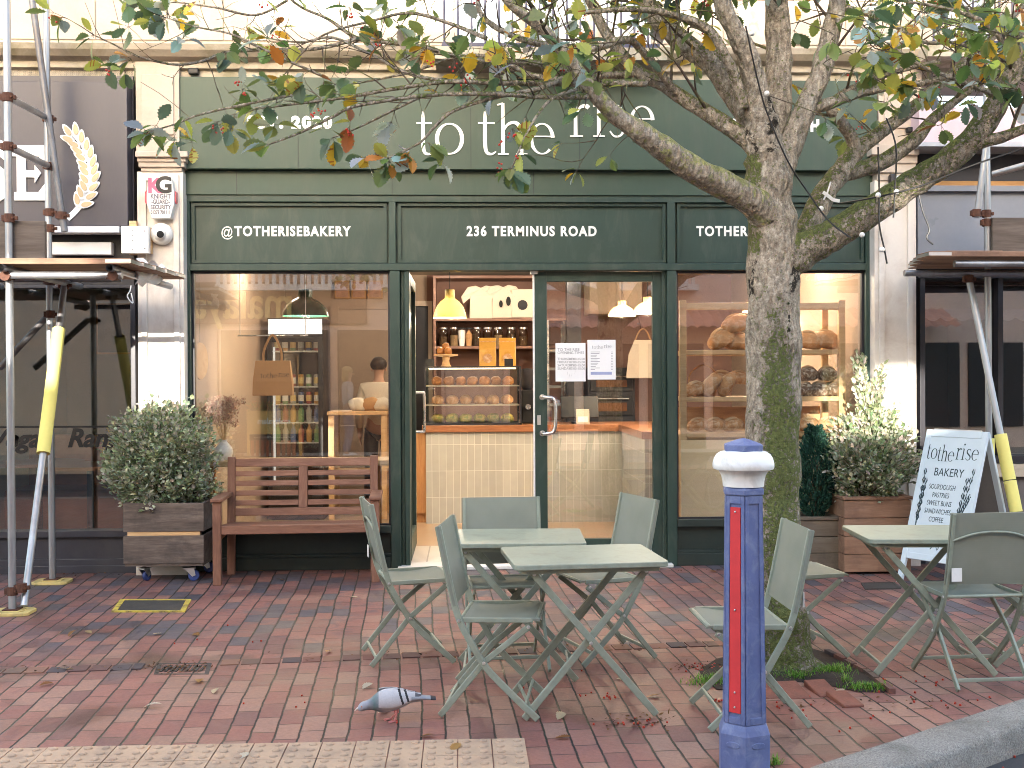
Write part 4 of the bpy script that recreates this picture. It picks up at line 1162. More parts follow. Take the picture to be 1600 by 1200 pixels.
lamp(477, 452, 494, 74, 1.2, M_gsh, None, 'wide dark green enamel pendant lamp in front of the fridge', 40)
lamp(972, 470, 494, 44, 2.0, M_wsh, None, 'pale pendant lamp glowing behind the door notices', 30)
lamp(1012, 464, 490, 46, 1.7, M_wsh, None, 'pale pendant lamp glowing close to the door hinge side', 30)
lamp(1190, 452, 488, 60, 2.2, M_wsh, None, 'pale pendant lamp hung behind the tree trunk', 40)
for k, (px, y) in enumerate(((705, 3.4), (880, 3.6), (560, 5.8), (430, 2.0), (1130, 1.15), (1285, 1.15))):  # last two are added lamps that brighten the bread rack
    x = X(px, y)
    t = T('ceiling_spotlight', ('round ceiling spotlight lit above the %s' % ('jar shelves', 'dark post', 'kitchen', 'drinks fridge', 'bread rack, added to brighten it', 'seeded loaves, added to brighten them')[k]), 'spotlight', (x, y, 2.78))
    obj('housing', MB().lathe([(.045, 0), (.045, -.05), (.035, -.055)], 16), M_wpaint, t, smooth=True)
    obj('lens', MB().lathe([(.001, -.056), (.034, -.056), (.034, -.058), (.001, -.058)], 14), emit('spot_lens_%d' % k, (1, .85, .6), 40), t)
    ld = bpy.data.lights.new('spot_light', 'POINT'); ld.energy = (5, 2.5, 7, 4, 14, 14)[k]; ld.color = (1, .86, .68); ld.shadow_soft_size = .05
    lo = bpy.data.objects.new('spot_light', ld); COL.objects.link(lo); lo.parent = t; lo.location = (0, 0, -.12)

# left window: bar, vase, dried flowers, hanging board, paper bag, framed pictures
bar = T('window_bar', 'wooden window bar shelf behind the bench', 'shelf', (X(450, .3), .3, 0))
zb_ = Z(716, .2)
b_ = MB().box(X(303, .1), X(606, .1), .09, .50, zb_ - .045, zb_); obj('top', b_, M_pine, bar, world=True, bevel=.005)
b_ = MB()
for px in (330, 590): b_.box(X(px, .45) - .03, X(px, .45) + .03, .42, .48, .02, zb_ - .046)
obj('leg', b_, M_oakz, bar, world=True)
vs = single('vase', MB().lathe([(.001, 0), (.045, 0), (.062, .02), (.075, .06), (.068, .10), (.036, .135), (.026, .15), (.03, .165), (.024, .165), (.02, .14)], 24), mat('white_ceramic', (.72, .71, .69), .35, var=.04, bmp=.03), 'round white ceramic vase on the window bar', 'vase', smooth=True)
vs.location = (X(349, .26), .26, zb_ + .001)
def leafblade(mb, p, d, nrm, l, w, col):
    d = d.normalized(); s = d.cross(nrm); s = s.normalized() if s.length > 1e-5 else d.orthogonal().normalized()
    up = s.cross(d)
    o = len(mb.v)
    mb.v += [tuple(q) for q in (p, p + d * l * .35 + s * w * .5, p + d * l * .7 + s * w * .4, p + d * l - up * l * .08, p + d * l * .7 - s * w * .4, p + d * l * .35 - s * w * .5, p + d * l * .5 + up * w * .18)]
    for a, b2 in ((0, 1), (1, 2), (2, 3), (3, 4), (4, 5), (5, 0)): mb.f.append((o + a, o + b2, o + 6)); mb.c.append(col)
def rv():
    while True:
        v = V((R.uniform(-1, 1), R.uniform(-1, 1), R.uniform(-1, 1)))
        if .05 < v.length < 1: return v
df = T('dried_flowers', 'bunch of dried pinkish grasses standing in the white vase', 'dried flowers', (X(349, .26), .26, zb_ + .15))
st = MB(); hd = MB(); hd.c = []
for k in range(46):
    a = R.uniform(0, 6.28); sp = R.uniform(.02, .17); h_ = R.uniform(.16, .34)
    e_ = V((math.cos(a) * sp, math.sin(a) * sp * .6, h_))
    st.tube([(0, 0, -.02), tuple(e_ * .5 + V((0, 0, .02))), tuple(e_)], .0012, 4)
    for j in range(60):
        p = e_ + rv() * .045
        leafblade(hd, p, rv(), rv(), R.uniform(.016, .030), .009, R.choice([(.50, .30, .22), (.58, .42, .30), (.42, .22, .17), (.64, .52, .40)]))
M_leafd = vcolmat('dried_petals', rough=.9, transl=.3, bmp=0)
obj('stems', st, M_pine, df); obj('flower_heads', hd, M_leafd, df)
rb = T('round_board', 'round wooden board hung on a cord in the window corner', 'board', (X(312, .3), .3, Z(562, .3)))
b_ = MB().lathe([(.001, -.012), (.15, -.012), (.153, 0), (.15, .012), (.001, .012)], 28, Matrix.Rotation(rad(80), 4, 'Z') @ Matrix.Rotation(rad(90), 4, 'X')); obj('disc', b_, M_pine, rb, smooth=True)
obj('cord', MB().tube([(0, 0, .15), (0, 0, 2.78 - Z(562, .3))], .003, 5), M_cream, rb)
pb = T('paper_bag', 'brown paper carrier bag hanging in the left shop window', 'bag', (X(427, .7), .7, Z(616, .7)))
Hb = Z(562, .7) - Z(616, .7); wb = (X(456, .7) - X(394, .7)) / 2
b_ = MB(); b_.ring_sweep([[V((sx * wx, sy * dy, z_)) for sx, sy in ((-1, -1), (1, -1), (1, 1), (-1, 1))] for wx, dy, z_ in ((wb, .05, 0), (wb * .98, .055, Hb * .4), (wb * .86, .03, Hb))])
M_kraft = mat('kraft_paper', (.42, .23, .10), .8, var=.1, scale=5, bmp=.15)
obj('bag', b_, M_kraft, pb, bevel=.004)
for s_ in (-1, 1):
    obj('handle', MB().sweep(cr([(-wb * .45, s_ * .028, Hb - .02), (-wb * .42, s_ * .03, Hb + .09), (0, s_ * .02, Hb + .22), (wb * .42, s_ * .03, Hb + .09), (wb * .45, s_ * .028, Hb - .02)], 5), (0, 1, 0), .02, .003), M_black if s_ > 0 else M_kraft, pb)
Mb = facing(V((-.10, -.051, Hb * .5)), (0, -1, .12)); lg = MB()
xx = 0
for ch, w_ in zip('tothe', (.018, .03, .018, .03, .026)):
    glyph(lg, ch, xx, 0, w_, .03, Mb, .001); xx += w_ + .004
obj('lettering', lg, M_black, pb); lg = MB(); xx += .01
for ch, w_ in zip('rise', (.02, .013, .02, .026)):
    glyph(lg, ch, xx, .012, w_, .03, Mb, .001); xx += w_ + .004
obj('lettering', lg, M_black, pb)
hk = T('hanging_rail', 'thin metal rail that the paper bag hangs from', 'rail', (X(427, .7), .7, 2.4))
zt2 = Z(616, .7) + Hb + .215
obj('rod', MB().tube([(-.3, 0, zt2 - 2.4), (.3, 0, zt2 - 2.4)], .006, 8), M_steel, hk)
b_ = MB()
for s_ in (-.28, .28): b_.tube([(s_, 0, zt2 - 2.4), (s_, 0, .38)], .003, 6)
obj('hanger', b_, M_steel, hk)
# framed prints on the partition above the kitchen opening
for k in range(3):
    xa = X(535 + k * 26, YB - .05); za = Z(452, YB - .05)
    t = T('framed_print', ('terracotta framed print nearest the fridge', 'terracotta framed print in the middle of the high row', 'terracotta framed print at the doorway end of the row')[k], 'picture', (xa, YB - .02, za))
    obj('frame', MB().box(-.09, .09, -.02, .019, -.11, .11), M_kraft, t, bevel=.004)
    obj('print', MB().box(-.07, .07, -.024, -.0205, -.09, .09), mat('terracotta_print', (.40, .22, .15), .7, var=.25, scale=12, bmp=0), t)
# prep table before the kitchen opening
pt_ = T('prep_table', 'pine prep table with shelves beside the fridge', 'table', (X(565, 3.3), 3.3, .02))
xa, xb = X(516, 3.3), X(608, 3.3); zz_ = Z(640, 3.3)
obj('top', MB().box(xa, xb, 3.0, 3.6, zz_ - .04, zz_), M_pine, pt_, world=True, bevel=.004)
b_ = MB()
for xx in (xa + .04, xb - .04):
    for yy in (3.05, 3.55): b_.box(xx - .03, xx + .03, yy - .03, yy + .03, .02, zz_ - .041)
obj('legs', b_, M_pine, pt_, world=True)
obj('shelf', MB().box(xa + .02, xb - .02, 3.08, 3.52, .5, .53), M_pine, pt_, world=True)
for k, px in enumerate((560, 578, 596)):
    b_ = MB(); lumpy(b_, (0, 0, .06), (.11, .08, .085), k + 9, .25)
    t = single('bread_bag', b_, M_shirt if k != 1 else M_kraft, ('pale bag of bread on the prep table next to the post', 'brown bag of bread in the middle of the prep table', 'pale bag of bread at the mullion end of the prep table')[k], 'bag', smooth=True, angle=180)
    t.location = (X(px, 3.25), 3.25, zz_ + .001)

# bread rack in the right-hand window
rk = T('bread_rack', 'pine bread rack with three shelves and a cupboard base in the window', 'rack', (X(1190, .5), .5, .02))
rx0, rx1 = X(1062, .28), X(1320, .28)
b_ = MB()
ztop = Z(470, .28)
for xx in (rx0, rx1 - .055):
    for yy in (.26, .70): b_.box(xx, xx + .055, yy, yy + .05, .02, ztop)
obj('posts', b_, M_pine, rk, world=True, bevel=.004)
sz_ = [Z(py, .28) for py in (548, 622, 678)]
for z_ in sz_:
    obj('shelf', MB().box(rx0 + .056, rx1 - .056, .265, .745, z_ - .04, z_), M_pine, rk, world=True, bevel=.004)
obj('rail', MB().box(rx0 + .056, rx1 - .056, .27, .31, ztop - .08, ztop - .02), M_pine, rk, world=True, bevel=.004)
b_ = MB(); b_.box(rx0 + .002, rx1 - .002, .24, .258, .03, Z(690, .24)); 
obj('front_panel', b_, woodmat('pale_ply', [(.76, .57, .33), (.82, .64, .40), (.86, .70, .47)], 'X', .8, .5, .1), rk, world=True)
obj('back_panel', MB().box(rx0 + .06, rx1 - .06, .752, .765, .03, Z(640, .28)), M_pine, rk, world=True)
def loaf(px, py_b, y, rx, ry, rz_, rot, tilt, seed, label, group, m=M_crust, zb=None):
    b_ = MB(); lumpy(b_, (0, 0, 0), (rx, ry, rz_), seed, .12, 18, 11)
    sc_ = MB()
    t = T('bread_loaf', label, 'loaf', (X(px, y), y, zb), rot, group)
    Mt = Matrix.Translation(V((0, 0, rz_ * .72 + abs(math.sin(tilt)) * rx * .55))) @ Matrix.Rotation(tilt, 4, 'Y')
    b_.v = [tuple(Mt @ V(p)) for p in b_.v]
    obj('crust', b_, m, t, smooth=True, angle=180)
    for k in range(3):
        yy = (-.5 + .5 * k) * ry * .7
        P = [Mt @ V((xx, yy + xx * .2, rz_ * math.sqrt(max(.05, 1 - (xx / rx) ** 2 - (yy / ry) ** 2)) * 1.03)) for xx in [rx * (-.55 + 1.1 * i / 6) for i in range(7)]]
        sc_.tube(P, [.003, .007, .009, .010, .009, .007, .003], 5)
    obj('score_mark', sc_, mat('pale_crumb', (.66, .48, .30), .85, var=.2, fine=90), t, smooth=True)
z1, z2, z3 = sz_
for i, (px, y, tilt, dz) in enumerate(((1128, .42, -.5, 0), (1152, .46, .1, 0), (1150, .40, -.35, .13), (1262, .44, .15, 0), (1290, .42, .25, 0))):
    loaf(px, 548, y, .13, .10, .085, R.uniform(-.5, .5), tilt, i, 'big round floury sourdough loaf on the top rack shelf', 'loaves on the top rack shelf', zb=z1 + .001 + dz)
for i, (px, y, tilt, dz) in enumerate(((1086, .40, -.25, 0), (1112, .38, -.9, 0), (1136, .38, -1.0, 0), (1128, .52, .1, .10), (1155, .50, .1, .10))):
    loaf(px, 622, y, .11, .075, .065, R.uniform(-.4, .4), tilt, i + 20, 'scored brown loaf leaning on the middle rack shelf', 'scored loaves on the middle rack shelf', zb=z2 + .001 + dz)
M_seed = mat('seeded_crust', (.20, .12, .07), .8, var=.6, scale=30, fine=70, bmp=.7, dirt=(.72, .66, .55), dirt_amt=1.0, dirt_scale=34)
for i, (px, dz) in enumerate(((1256, 0), (1280, 0), (1303, 0), (1262, .13), (1292, .13))):
    loaf(px, 622, .42, .085, .13, .07, 0, 0, i + 40, 'white flecked seeded tin loaf stacked on the middle rack shelf', 'seeded loaves on the middle rack shelf', m=M_seed, zb=z2 + .001 + dz)
for i, px in enumerate((1090, 1116, 1144, 1262, 1292)):
    loaf(px, 678, .42, .10, .08, .06, R.uniform(-.4, .4), -.2, i + 60, 'dark crusted loaf on the lowest rack shelf', 'loaves on the lowest rack shelf', zb=z3 + .001)
bk = T('bread_basket', 'wicker basket with a tall hoop handle on the middle rack shelf', 'basket', (X(1100, .55), .58, z2 + .001))
obj('bowl', MB().lathe([(.001, 0), (.10, 0), (.13, .10), (.125, .10), (.095, .01)], 20, caps=False), M_kraft, bk, smooth=True)
obj('handle', MB().tube(cr([(-.125, 0, .09), (-.11, 0, .2), (0, 0, .27), (.11, 0, .2), (.125, 0, .09)], 6), .007, 8), M_kraft, bk, smooth=True)

# notices taped inside the door glass
M_paper = mat('white_paper', (.80, .80, .80), .7, var=.02, bmp=0)
M_ink = mat('grey_ink', (.25, .25, .27), .8, bmp=0)
yn = YD + .016
def notice(px0, px1, py0, py1, label):
    x0_, x1_, z0_, z1_ = rect(px0, px1, py0, py1, yn)
    t = T('paper_notice', label, 'notice', ((x0_ + x1_) / 2, yn, z0_))
    obj('sheet', MB().box(x0_, x1_, yn, yn + .002, z0_, z1_), M_paper, t, world=True)
    return t
n1 = notice(868, 915, 536, 596, 'opening times sheet stuck in the door glass nearer the handle')
def nt_txt(par, body, px, py, size, m=M_ink, align='LEFT', **kw): text('lettering', body, size, m, par, facing(pt(px, py, yn - .001)), align=align, depth=.0004, **kw)
nt_txt(n1, 'TO THE RISE', 871, 546.5, .032); nt_txt(n1, 'OPENING TIMES', 871, 551.5, .030)
for k, (a, b2) in enumerate((('THURSDAY', '07:00-15:00'), ('FRIDAY', '07:00-15:00'), ('SATURDAY', '07:00-15:00'), ('SUNDAY', '07:00-15:00'))):
    nt_txt(n1, a, 871, 561 + k * 5, .027); nt_txt(n1, b2, 914, 561 + k * 5, .027, align='RIGHT')
wv = MB()
for k, (px, py) in enumerate(((886, 586), (889, 590), (893, 588), (898, 584))): wv.beam(pt(px, py, yn - .001), pt(px + 1, py - 5, yn - .001), .004, .001)
obj('wheat_mark', wv, M_ink, n1, world=True)
n2 = notice(918, 962, 531, 593, 'printed menu sheet with a blue band stuck in the door glass')
lg = MB(); Mn = facing(pt(925, 545, yn - .001)); xx = 0
for ch, w_ in zip('tothe', (.012, .018, .012, .018, .017)): glyph(lg, ch, xx, 0, w_, .02, Mn, .0005); xx += w_ + .003
obj('lettering', lg, M_ink, n2, world=True); lg = MB(); xx += .006
for ch, w_ in zip('rise', (.013, .009, .013, .017)): glyph(lg, ch, xx, .008, w_, .02, Mn, .0005); xx += w_ + .003
obj('lettering', lg, M_ink, n2, world=True)
ln = MB()
for k in range(12):
    py = 550 + k * 2.5
    a, b2 = pt(923, py, yn - .0006), pt(923 + R.uniform(6, 15), py, yn - .0006); ln.box(a.x, b2.x, yn - .0008, yn - .0002, a.z - .002, a.z + .002)
    a = pt(955, py, yn - .0006); ln.box(a.x, a.x + .012, yn - .0008, yn - .0002, a.z - .002, a.z + .002)
obj('text_lines', ln, M_ink, n2, world=True)
q = MB(); pbox(q, 923, 956, 581, 585.5, yn - .0009, yn - .0002); obj('blue_band', q, mat('pale_blue_ink', (.34, .38, .58), .7, bmp=0), n2, world=True)

# rooms behind the other two shop windows
M_dim = mat('dim_green_wall', (.34, .34, .28), .85, var=.15, scale=1, bmp=0)
rm = MB(); cx_0, cx_1 = X(-150), X(212)
rm.box(cx_0, cx_1, 3.6, 3.7, 0, 2.75); rm.box(cx_1 - .03, cx_1 + .02, .32, 3.6, 0, 2.75); rm.box(cx_0, cx_1 - .03, .32, 3.6, 2.7, 2.75); rm.box(cx_0, cx_1 - .03, .14, 3.6, -.05, .02)
rm.box(cx_0 - .1, cx_0, .14, 3.7, 0, 2.75)
struct('cafe_room', rm, M_dim)
cbk = T('chalkboard', 'dark framed chalkboard on the cafe back wall', 'chalkboard', (X(186, 3.5), 3.5, Z(512, 3.5)))
obj('board', MB().box(-.22, .22, -.01, .02, -.26, .26), M_black, cbk); f = MB()
for q in ((-.24, -.22, -.28, .28), (.22, .24, -.28, .28), (-.22, .22, .26, .28), (-.22, .22, -.28, -.26)): f.box(q[0], q[1], -.02, .02, q[2], q[3])
obj('frame', f, M_oakz, cbk)
for k, (px, y) in enumerate(((60, 1.6), (140, 1.2))):
    t = T('cafe_table', ('dark cafe table close to the scaffold pole', 'dark cafe table by the planter shrub')[k], 'table', (X(px, y), y, .02))
    obj('top', MB().lathe([(.001, .72), (.4, .72), (.4, .75), (.001, .75)], 24), M_slabw, t, smooth=True)
    obj('pedestal', MB().lathe([(.2, 0), (.18, .02), (.03, .05), (.03, .72)], 16), M_black, t, smooth=True)
sf = T('leather_banquette', 'tan leather bench seat inside the cafe window', 'seat', (X(120, 2.2), 2.2, .02))
obj('seat', MB().box(-1.3, .6, -.3, .3, .0, .45), mat('tan_leather', (.26, .11, .06), .4, var=.15), sf, bevel=.04, seg=3); obj('back', MB().box(-1.3, .6, .31, .48, .0, .95), MATS['tan_leather'], sf, bevel=.04, seg=3)
fl = T('table_flowers', 'small yellow flowers in a jar on the cafe table', 'flowers', (X(172, 1.2), 1.2, .771))
fb_ = MB(); fb_.c = []
for k in range(160):
    p = V((0, 0, .2)) + rv() * .12; leafblade(fb_, p, rv(), rv(), .045, .02, R.choice([(.10, .16, .05), (.16, .22, .07), (.55, .42, .05)]))
obj('foliage', fb_, M_leafd, fl); obj('jar', MB().lathe([(.001, 0), (.04, 0), (.04, .11), (.03, .12)], 12), M_jar, fl, smooth=True)
rm = MB(); rx_0, rx_1 = X(1436), X(1775)
M_mar = mat('maroon_wall', (.20, .13, .13), .8, var=.2, scale=1, bmp=0)
rm.box(rx_0, rx_1, 3.6, 3.7, 0, 2.85); rm.box(rx_0 - .02, rx_0 + .03, .32, 3.6, 0, 2.85); rm.box(rx_0 + .03, rx_1, .32, 3.6, 2.8, 2.85); rm.box(rx_0 + .03, rx_1, .16, 3.6, -.05, .02); rm.box(rx_1, rx_1 + .1, .16, 3.7, 0, 2.85)
struct('restaurant_room', rm, M_mar)
aw = T('scalloped_awning', 'mauve scalloped awning inside the restaurant window', 'awning', (X(1530, .5), .5, 2.0))
f = MB()
xa, xb = X(1446, .5), X(1700, .5); za, zb = Z(440, .5), Z(500, .5)
f.grid(lambda u, v: (xa + (xb - xa) * u, .9 - .4 * v, za - (za - zb) * v * .75), 40, 4)
f.grid(lambda u, v: (xa + (xb - xa) * u, .498, zb + (za - zb) * .25 - v * ((za - zb) * .22 + .03 * abs(math.sin(u * 34)))), 120, 2)
obj('cloth', f, mat('mauve_cloth', (.30, .25, .30), .8, var=.1, bmp=0), aw, world=True); obj('rod', MB().tube([(xa, .9, za), (xb, .9, za)], .015, 8), M_chard, aw, world=True)
for k, (px, y) in enumerate(((1500, 1.6), (1580, 1.3))):
    t = T('dining_table', ('dark dining table deeper in the restaurant', 'dark dining table nearer the restaurant window')[k], 'table', (X(px, y), y, .02))
    obj('top', MB().box(-.4, .4, -.35, .35, .72, .75), M_slabw, t, bevel=.005)
    b_ = MB()
    for a in (-.36, .36):
        for c in (-.31, .31): b_.box(a - .02, a + .02, c - .02, c + .02, 0, .719)
    obj('legs', b_, M_black, t)
# ================================================================ THINGS ON THE PAVEMENT
M_sage = mat('sage_powder_coat', (.26, .295, .235), .45, var=.13, scale=4, fine=60, bmp=.05, dirt=(.16, .155, .11), dirt_amt=.35, dirt_scale=13)
def meshcloth():
    m, nt, b = nodes('sage_mesh_fabric')
    v = coord(nt)
    n1 = noise(nt, v, 5, 4); w = N(nt, 'ShaderNodeTexWave', bands_direction='X'); w.inputs['Scale'].default_value = 140; L(nt, v, w.inputs['Vector'])
    w2 = N(nt, 'ShaderNodeTexWave', bands_direction='Z'); w2.inputs['Scale'].default_value = 140; L(nt, v, w2.inputs['Vector'])
    r = ramp(nt, [(.3, (.215, .235, .19)), (.7, (.26, .28, .23))]); L(nt, n1, r.inputs[0])
    L(nt, r.outputs[0], b.inputs['Base Color']); b.inputs['Roughness'].default_value = .75
    bump(nt, b, mth(nt, 'ADD', w.outputs['Fac'], w2.outputs['Fac']), .25, .001)
    tr = N(nt, 'ShaderNodeBsdfTransparent'); mx = N(nt, 'ShaderNodeMixShader'); mx.inputs[0].default_value = .12
    L(nt, b.outputs[0], mx.inputs[1]); L(nt, tr.outputs[0], mx.inputs[2]); L(nt, mx.outputs[0], nt.nodes['Material Output'].inputs[0])
    return m
M_sling = meshcloth()
def make_chair(label):
    """local +x is forward, width along y"""
    t = T('folding_chair', label, 'chair', group='sage folding chairs outside the bakery')
    W = .205
    up = cr([(-.205, .87), (-.155, .62), (-.112, .455), (-.05, .335), (.03, .215), (.24, .012)], 5)
    rear = [(.205, .425), (0, .26), (-.205, .012)]
    for s in (-1, 1):
        obj('back_leg', MB().sweep([(x, s * W, z) for x, z in up], (0, 1, 0), .030, .016), M_sage, t, bevel=.004)
        obj('front_leg', MB().sweep([(x, s * (W - .022), z) for x, z in rear], (0, 1, 0), .028, .014), M_sage, t, bevel=.004)
    def slabring(c, half, th, nrm, midk=.35):
        out = []
        ny = 14
        for i in range(ny + 1):
            y = -half + 2 * half * i / ny; e = abs(y) / half
            k = 1 if e > .86 else midk
            if e > .97: k = .5
            out.append(c + V((0, y, 0)) + nrm * th * k)
        for i in range(ny, -1, -1):
            y = -half + 2 * half * i / ny; e = abs(y) / half
            k = 1 if e > .86 else midk
            if e > .97: k = .5
            out.append(c + V((0, y, 0)) - nrm * th * k)
        return out
    mb = MB(); prof = [p for p in up if p[1] > .495]
    rings = []
    for i, p in enumerate(prof):
        a, b_ = prof[max(i - 1, 0)], prof[min(i + 1, len(prof) - 1)]
        tt = V((b_[0] - a[0], 0, b_[1] - a[1])).normalized(); nn = V((tt.z, 0, -tt.x))
        rings.append(slabring(V((p[0], 0, p[1])), W + .013, .0125, nn, .22))
    obj('backrest', mb.ring_sweep(rings), M_sling, t, smooth=True, angle=60)
    mb = MB(); rings = []
    for i in range(9):
        u = i / 8; x = -.10 + .35 * u; z = .447 + .022 * u - .018 * math.sin(math.pi * u) - (.018 * max(0, u - .85) / .15)
        rings.append(slabring(V((x, 0, z)), W - .012, .010, V((0, 0, 1)), .35))
    obj('seat', mb.ring_sweep(rings), M_sling, t, smooth=True, angle=60)
    b_ = MB()
    for s in (-1, 1):
        b_.sweep([(-.108, s * (W - .012), .448), (.22, s * (W - .012), .452)], (0, 1, 0), .022, .012)
    b_.tube([(-.108, -W + .01, .448), (-.108, W - .01, .448)], .009, 8); b_.tube([(.235, -W + .03, .452), (.235, W - .03, .452)], .009, 8)
    obj('seat_frame', b_, M_sage, t, bevel=.003)
    obj('stretcher', MB().sweep([(-.178, -W + .03, .055), (-.178, W - .03, .055)], (1, 0, 0), .018, .012), M_sage, t, bevel=.003)
    obj('stretcher', MB().sweep([(.185, -W + .01, .075), (.185, W - .01, .075)], (1, 0, 0), .018, .012), M_sage, t, bevel=.003)
    obj('back_tube', MB().tube(cr([(-.190, -W, .735), (-.200, -W * .5, .768), (-.204, 0, .778), (-.200, W * .5, .768), (-.190, W, .735)], 5), .0055, 8), M_sage, t, smooth=True)
    b_ = MB()
    for s in (-1, 1):
        for x, z in ((0, .26), (-.112, .448), (.20, .425)):
            b_.lathe([(.001, 0), (.0085, 0), (.007, .004), (.001, .005)], 10, Matrix.Translation(V((x, s * (W + .008), z))) @ Matrix.Rotation(-s * rad(90), 4, 'X'))
    obj('rivets', b_, M_alu, t)
    b_ = MB().box(-.176, -.172, W - .055, W - .005, .535, .60); obj('care_tag', b_, M_wpaint, t)
    return t
def perp(a): return V((-math.sin(a), math.cos(a), 0))
grp = 'sage folding chairs outside the bakery'
chairs = []
def chair(px, py, deg, side, label):
    a = rad(deg); p = gd(px, py) + perp(a) * side
    if not chairs:
        c = make_chair(label); c.location = p; c.rotation_euler = (0, 0, a)
    else: c = dup(chairs[0], p, a, label, grp)
    chairs.append(c); return c
chair(757, 1126, -8, .20, 'sage folding chair in profile nearest the pigeon, beside the front table')
chair(641, 1042, 12, .20, 'sage folding chair in front of the bench end')
chair(790, 1036, -86, 0, 'sage folding chair facing the street before the bakery doorway')
chair(948, 1024, 199, 0, 'sage folding chair on the doorway side between front table and bread window')
chair(1176, 1121, 180, 0, 'sage folding chair half hidden behind the blue bollard')
chair(1236, 1018, 8, 0, 'sage folding chair half hidden behind the tree trunk')
chair(1521, 1064, 93, 0, 'sage folding chair seen from behind in front of the sandwich board')
chair(1606, 1030, 172, 0, 'sage folding chair cut by the picture edge under the scaffold')
def make_table(label):
    t = T('folding_table', label, 'table', group='sage folding tables outside the bakery')
    w, wd, h = .35, .275, .71
    def rr(o, r=.035, n=5, dy=.075):
        P = []
        for cx, cy, a0 in ((o - r, o - r, 0), (-o + r, o - r, 90), (-o + r, -o + r, 180), (o - r, -o + r, 270)):
            for i in range(n + 1): P.append((cx + r * math.cos(rad(a0 + 90 * i / n)), cy + r * math.sin(rad(a0 + 90 * i / n)) - math.copysign(dy, cy)))
        return P
    obj('tabletop', MB().prism(rr(w), h - .024, h), M_sage, t, bevel=.004)
    obj('top_frame', MB().prism(rr(w - .03), h - .045, h - .0245), M_sage, t)
    for s in (-1, 1):
        y = s * .215
        obj('leg', MB().sweep([(-.26, y, h - .046), (.30, y, .012)], (0, 1, 0), .032, .016), M_sage, t, bevel=.004)
        obj('leg', MB().sweep([(.26, y - s * .018, h - .046), (-.30, y - s * .018, .012)], (0, 1, 0), .032, .016), M_sage, t, bevel=.004)
    for s in (-1, 1): obj('stretcher', MB().sweep([(s * .268, -.2, .055), (s * .268, .2, .055)], (1, 0, 0), .018, .012), M_sage, t, bevel=.003)
    b_ = MB()
    for s in (-1, 1):
        for x, z in ((.0, .345), (-.255, .66), (.255, .66)): b_.lathe([(.001, 0), (.0085, 0), (.007, .004), (.001, .005)], 10, Matrix.Translation(V((x, s * .223, z))) @ Matrix.Rotation(-s * rad(90), 4, 'X'))
    obj('rivets', b_, M_alu, t)
    return t
tg = 'sage folding tables outside the bakery'
def ctr(c4): 
    P = [gd(px, py, .71) for px, py in c4]
    return sum(P, V()) / len(P)
t1 = make_table('sage square folding table in front, whole top in view')
c_ = ctr(((800, 885), (1048, 873), (1005, 850), (775, 853))); t1.location = (c_.x, c_.y - .02, 0); t1.rotation_euler = (0, 0, rad(5))
c_ = gd(806, 837, .71); t2 = dup(t1, (c_.x, c_.y, 0), rad(-2), 'sage square folding table behind the front one, before the doorway', tg)
c_ = gd(1440, 831, .71); t3 = dup(t1, (c_.x, c_.y, 0), rad(-4), 'sage square folding table in front of the cedar planter', tg)

# bench ---------------------------------------------------------------------
M_bench = woodmat('bench_hardwood', [(.12, .05, .030), (.205, .092, .056), (.31, .17, .115)], 'X', 2.6, .6, .35)
M_benchz = woodmat('bench_hardwood_upright', [(.12, .05, .030), (.205, .092, .056), (.31, .17, .115)], 'Z', 2.6, .6, .35)
bl_, br_ = gd(340, 914), gd(587, 909)
bd_ = (br_ - bl_).normalized(); bw2 = (br_ - bl_).length
ba = math.atan2(bd_.y, bd_.x)
bc = (bl_ + br_) / 2
bn = T('park_bench', 'reddish brown slatted wooden bench under the left shop window', 'bench', bc, ba)
hw = bw2 / 2
for s in (-1, 1):
    obj('front_leg', MB().box(s * hw - .03, s * hw + .03, -.03, .03, 0, .615), M_benchz, bn, bevel=.004)
    obj('rear_leg', MB().add([(s * hw * .955 - .03, .43, 0), (s * hw * .955 + .03, .43, 0), (s * hw * .955 + .03, .49, 0), (s * hw * .955 - .03, .49, 0),
                               (s * hw * .955 - .03, .50, .915), (s * hw * .955 + .03, .50, .915), (s * hw * .955 + .03, .545, .915), (s * hw * .955 - .03, .545, .915)],
                              [(3, 2, 1, 0), (4, 5, 6, 7), (0, 1, 5, 4), (1, 2, 6, 5), (2, 3, 7, 6), (3, 0, 4, 7)]), M_benchz, bn, bevel=.004)
    obj('armrest', MB().box(s * hw - .045, s * hw + .045, -.05, .455, .616, .646), M_bench, bn, bevel=.008)
    obj('side_rail', MB().box(s * hw - .022, s * hw + .022, .031, .425, .33, .40), M_bench, bn, bevel=.003)
st_ = MB()
obj('front_rail', MB().box(-hw + .031, hw - .031, -.02, .02, .375, .44), M_bench, bn, bevel=.004)
for k in range(5):
    y = .025 + k * .083
    obj('seat_slat', MB().box(-hw + .024, hw - .024, y, y + .072, .41 + .004 * (k % 2), .436 - .006 * k), M_bench, bn, bevel=.004)
tilt = Matrix.Translation(V((0, .455, .44))) @ Matrix.Rotation(rad(-6), 4, 'X')
xw = hw * .955 - .031
for k in range(4):
    z = .095 + k * .077
    for xa, xb in ((-xw, -.036), (.036, xw)):
        obj('back_slat', MB().box(xa, xb, .006, .026, z, z + .042, tilt), M_bench, bn, bevel=.003)
obj('bottom_rail', MB().box(-xw, xw, .0, .035, .015, .075, tilt), M_bench, bn, bevel=.004)
obj('top_rail', MB().box(-xw, xw, .0, .035, .40, .465, tilt), M_bench, bn, bevel=.004)
obj('centre_post', MB().box(-.034, .034, -.002, .037, .076, .399, tilt), M_benchz, bn, bevel=.003)

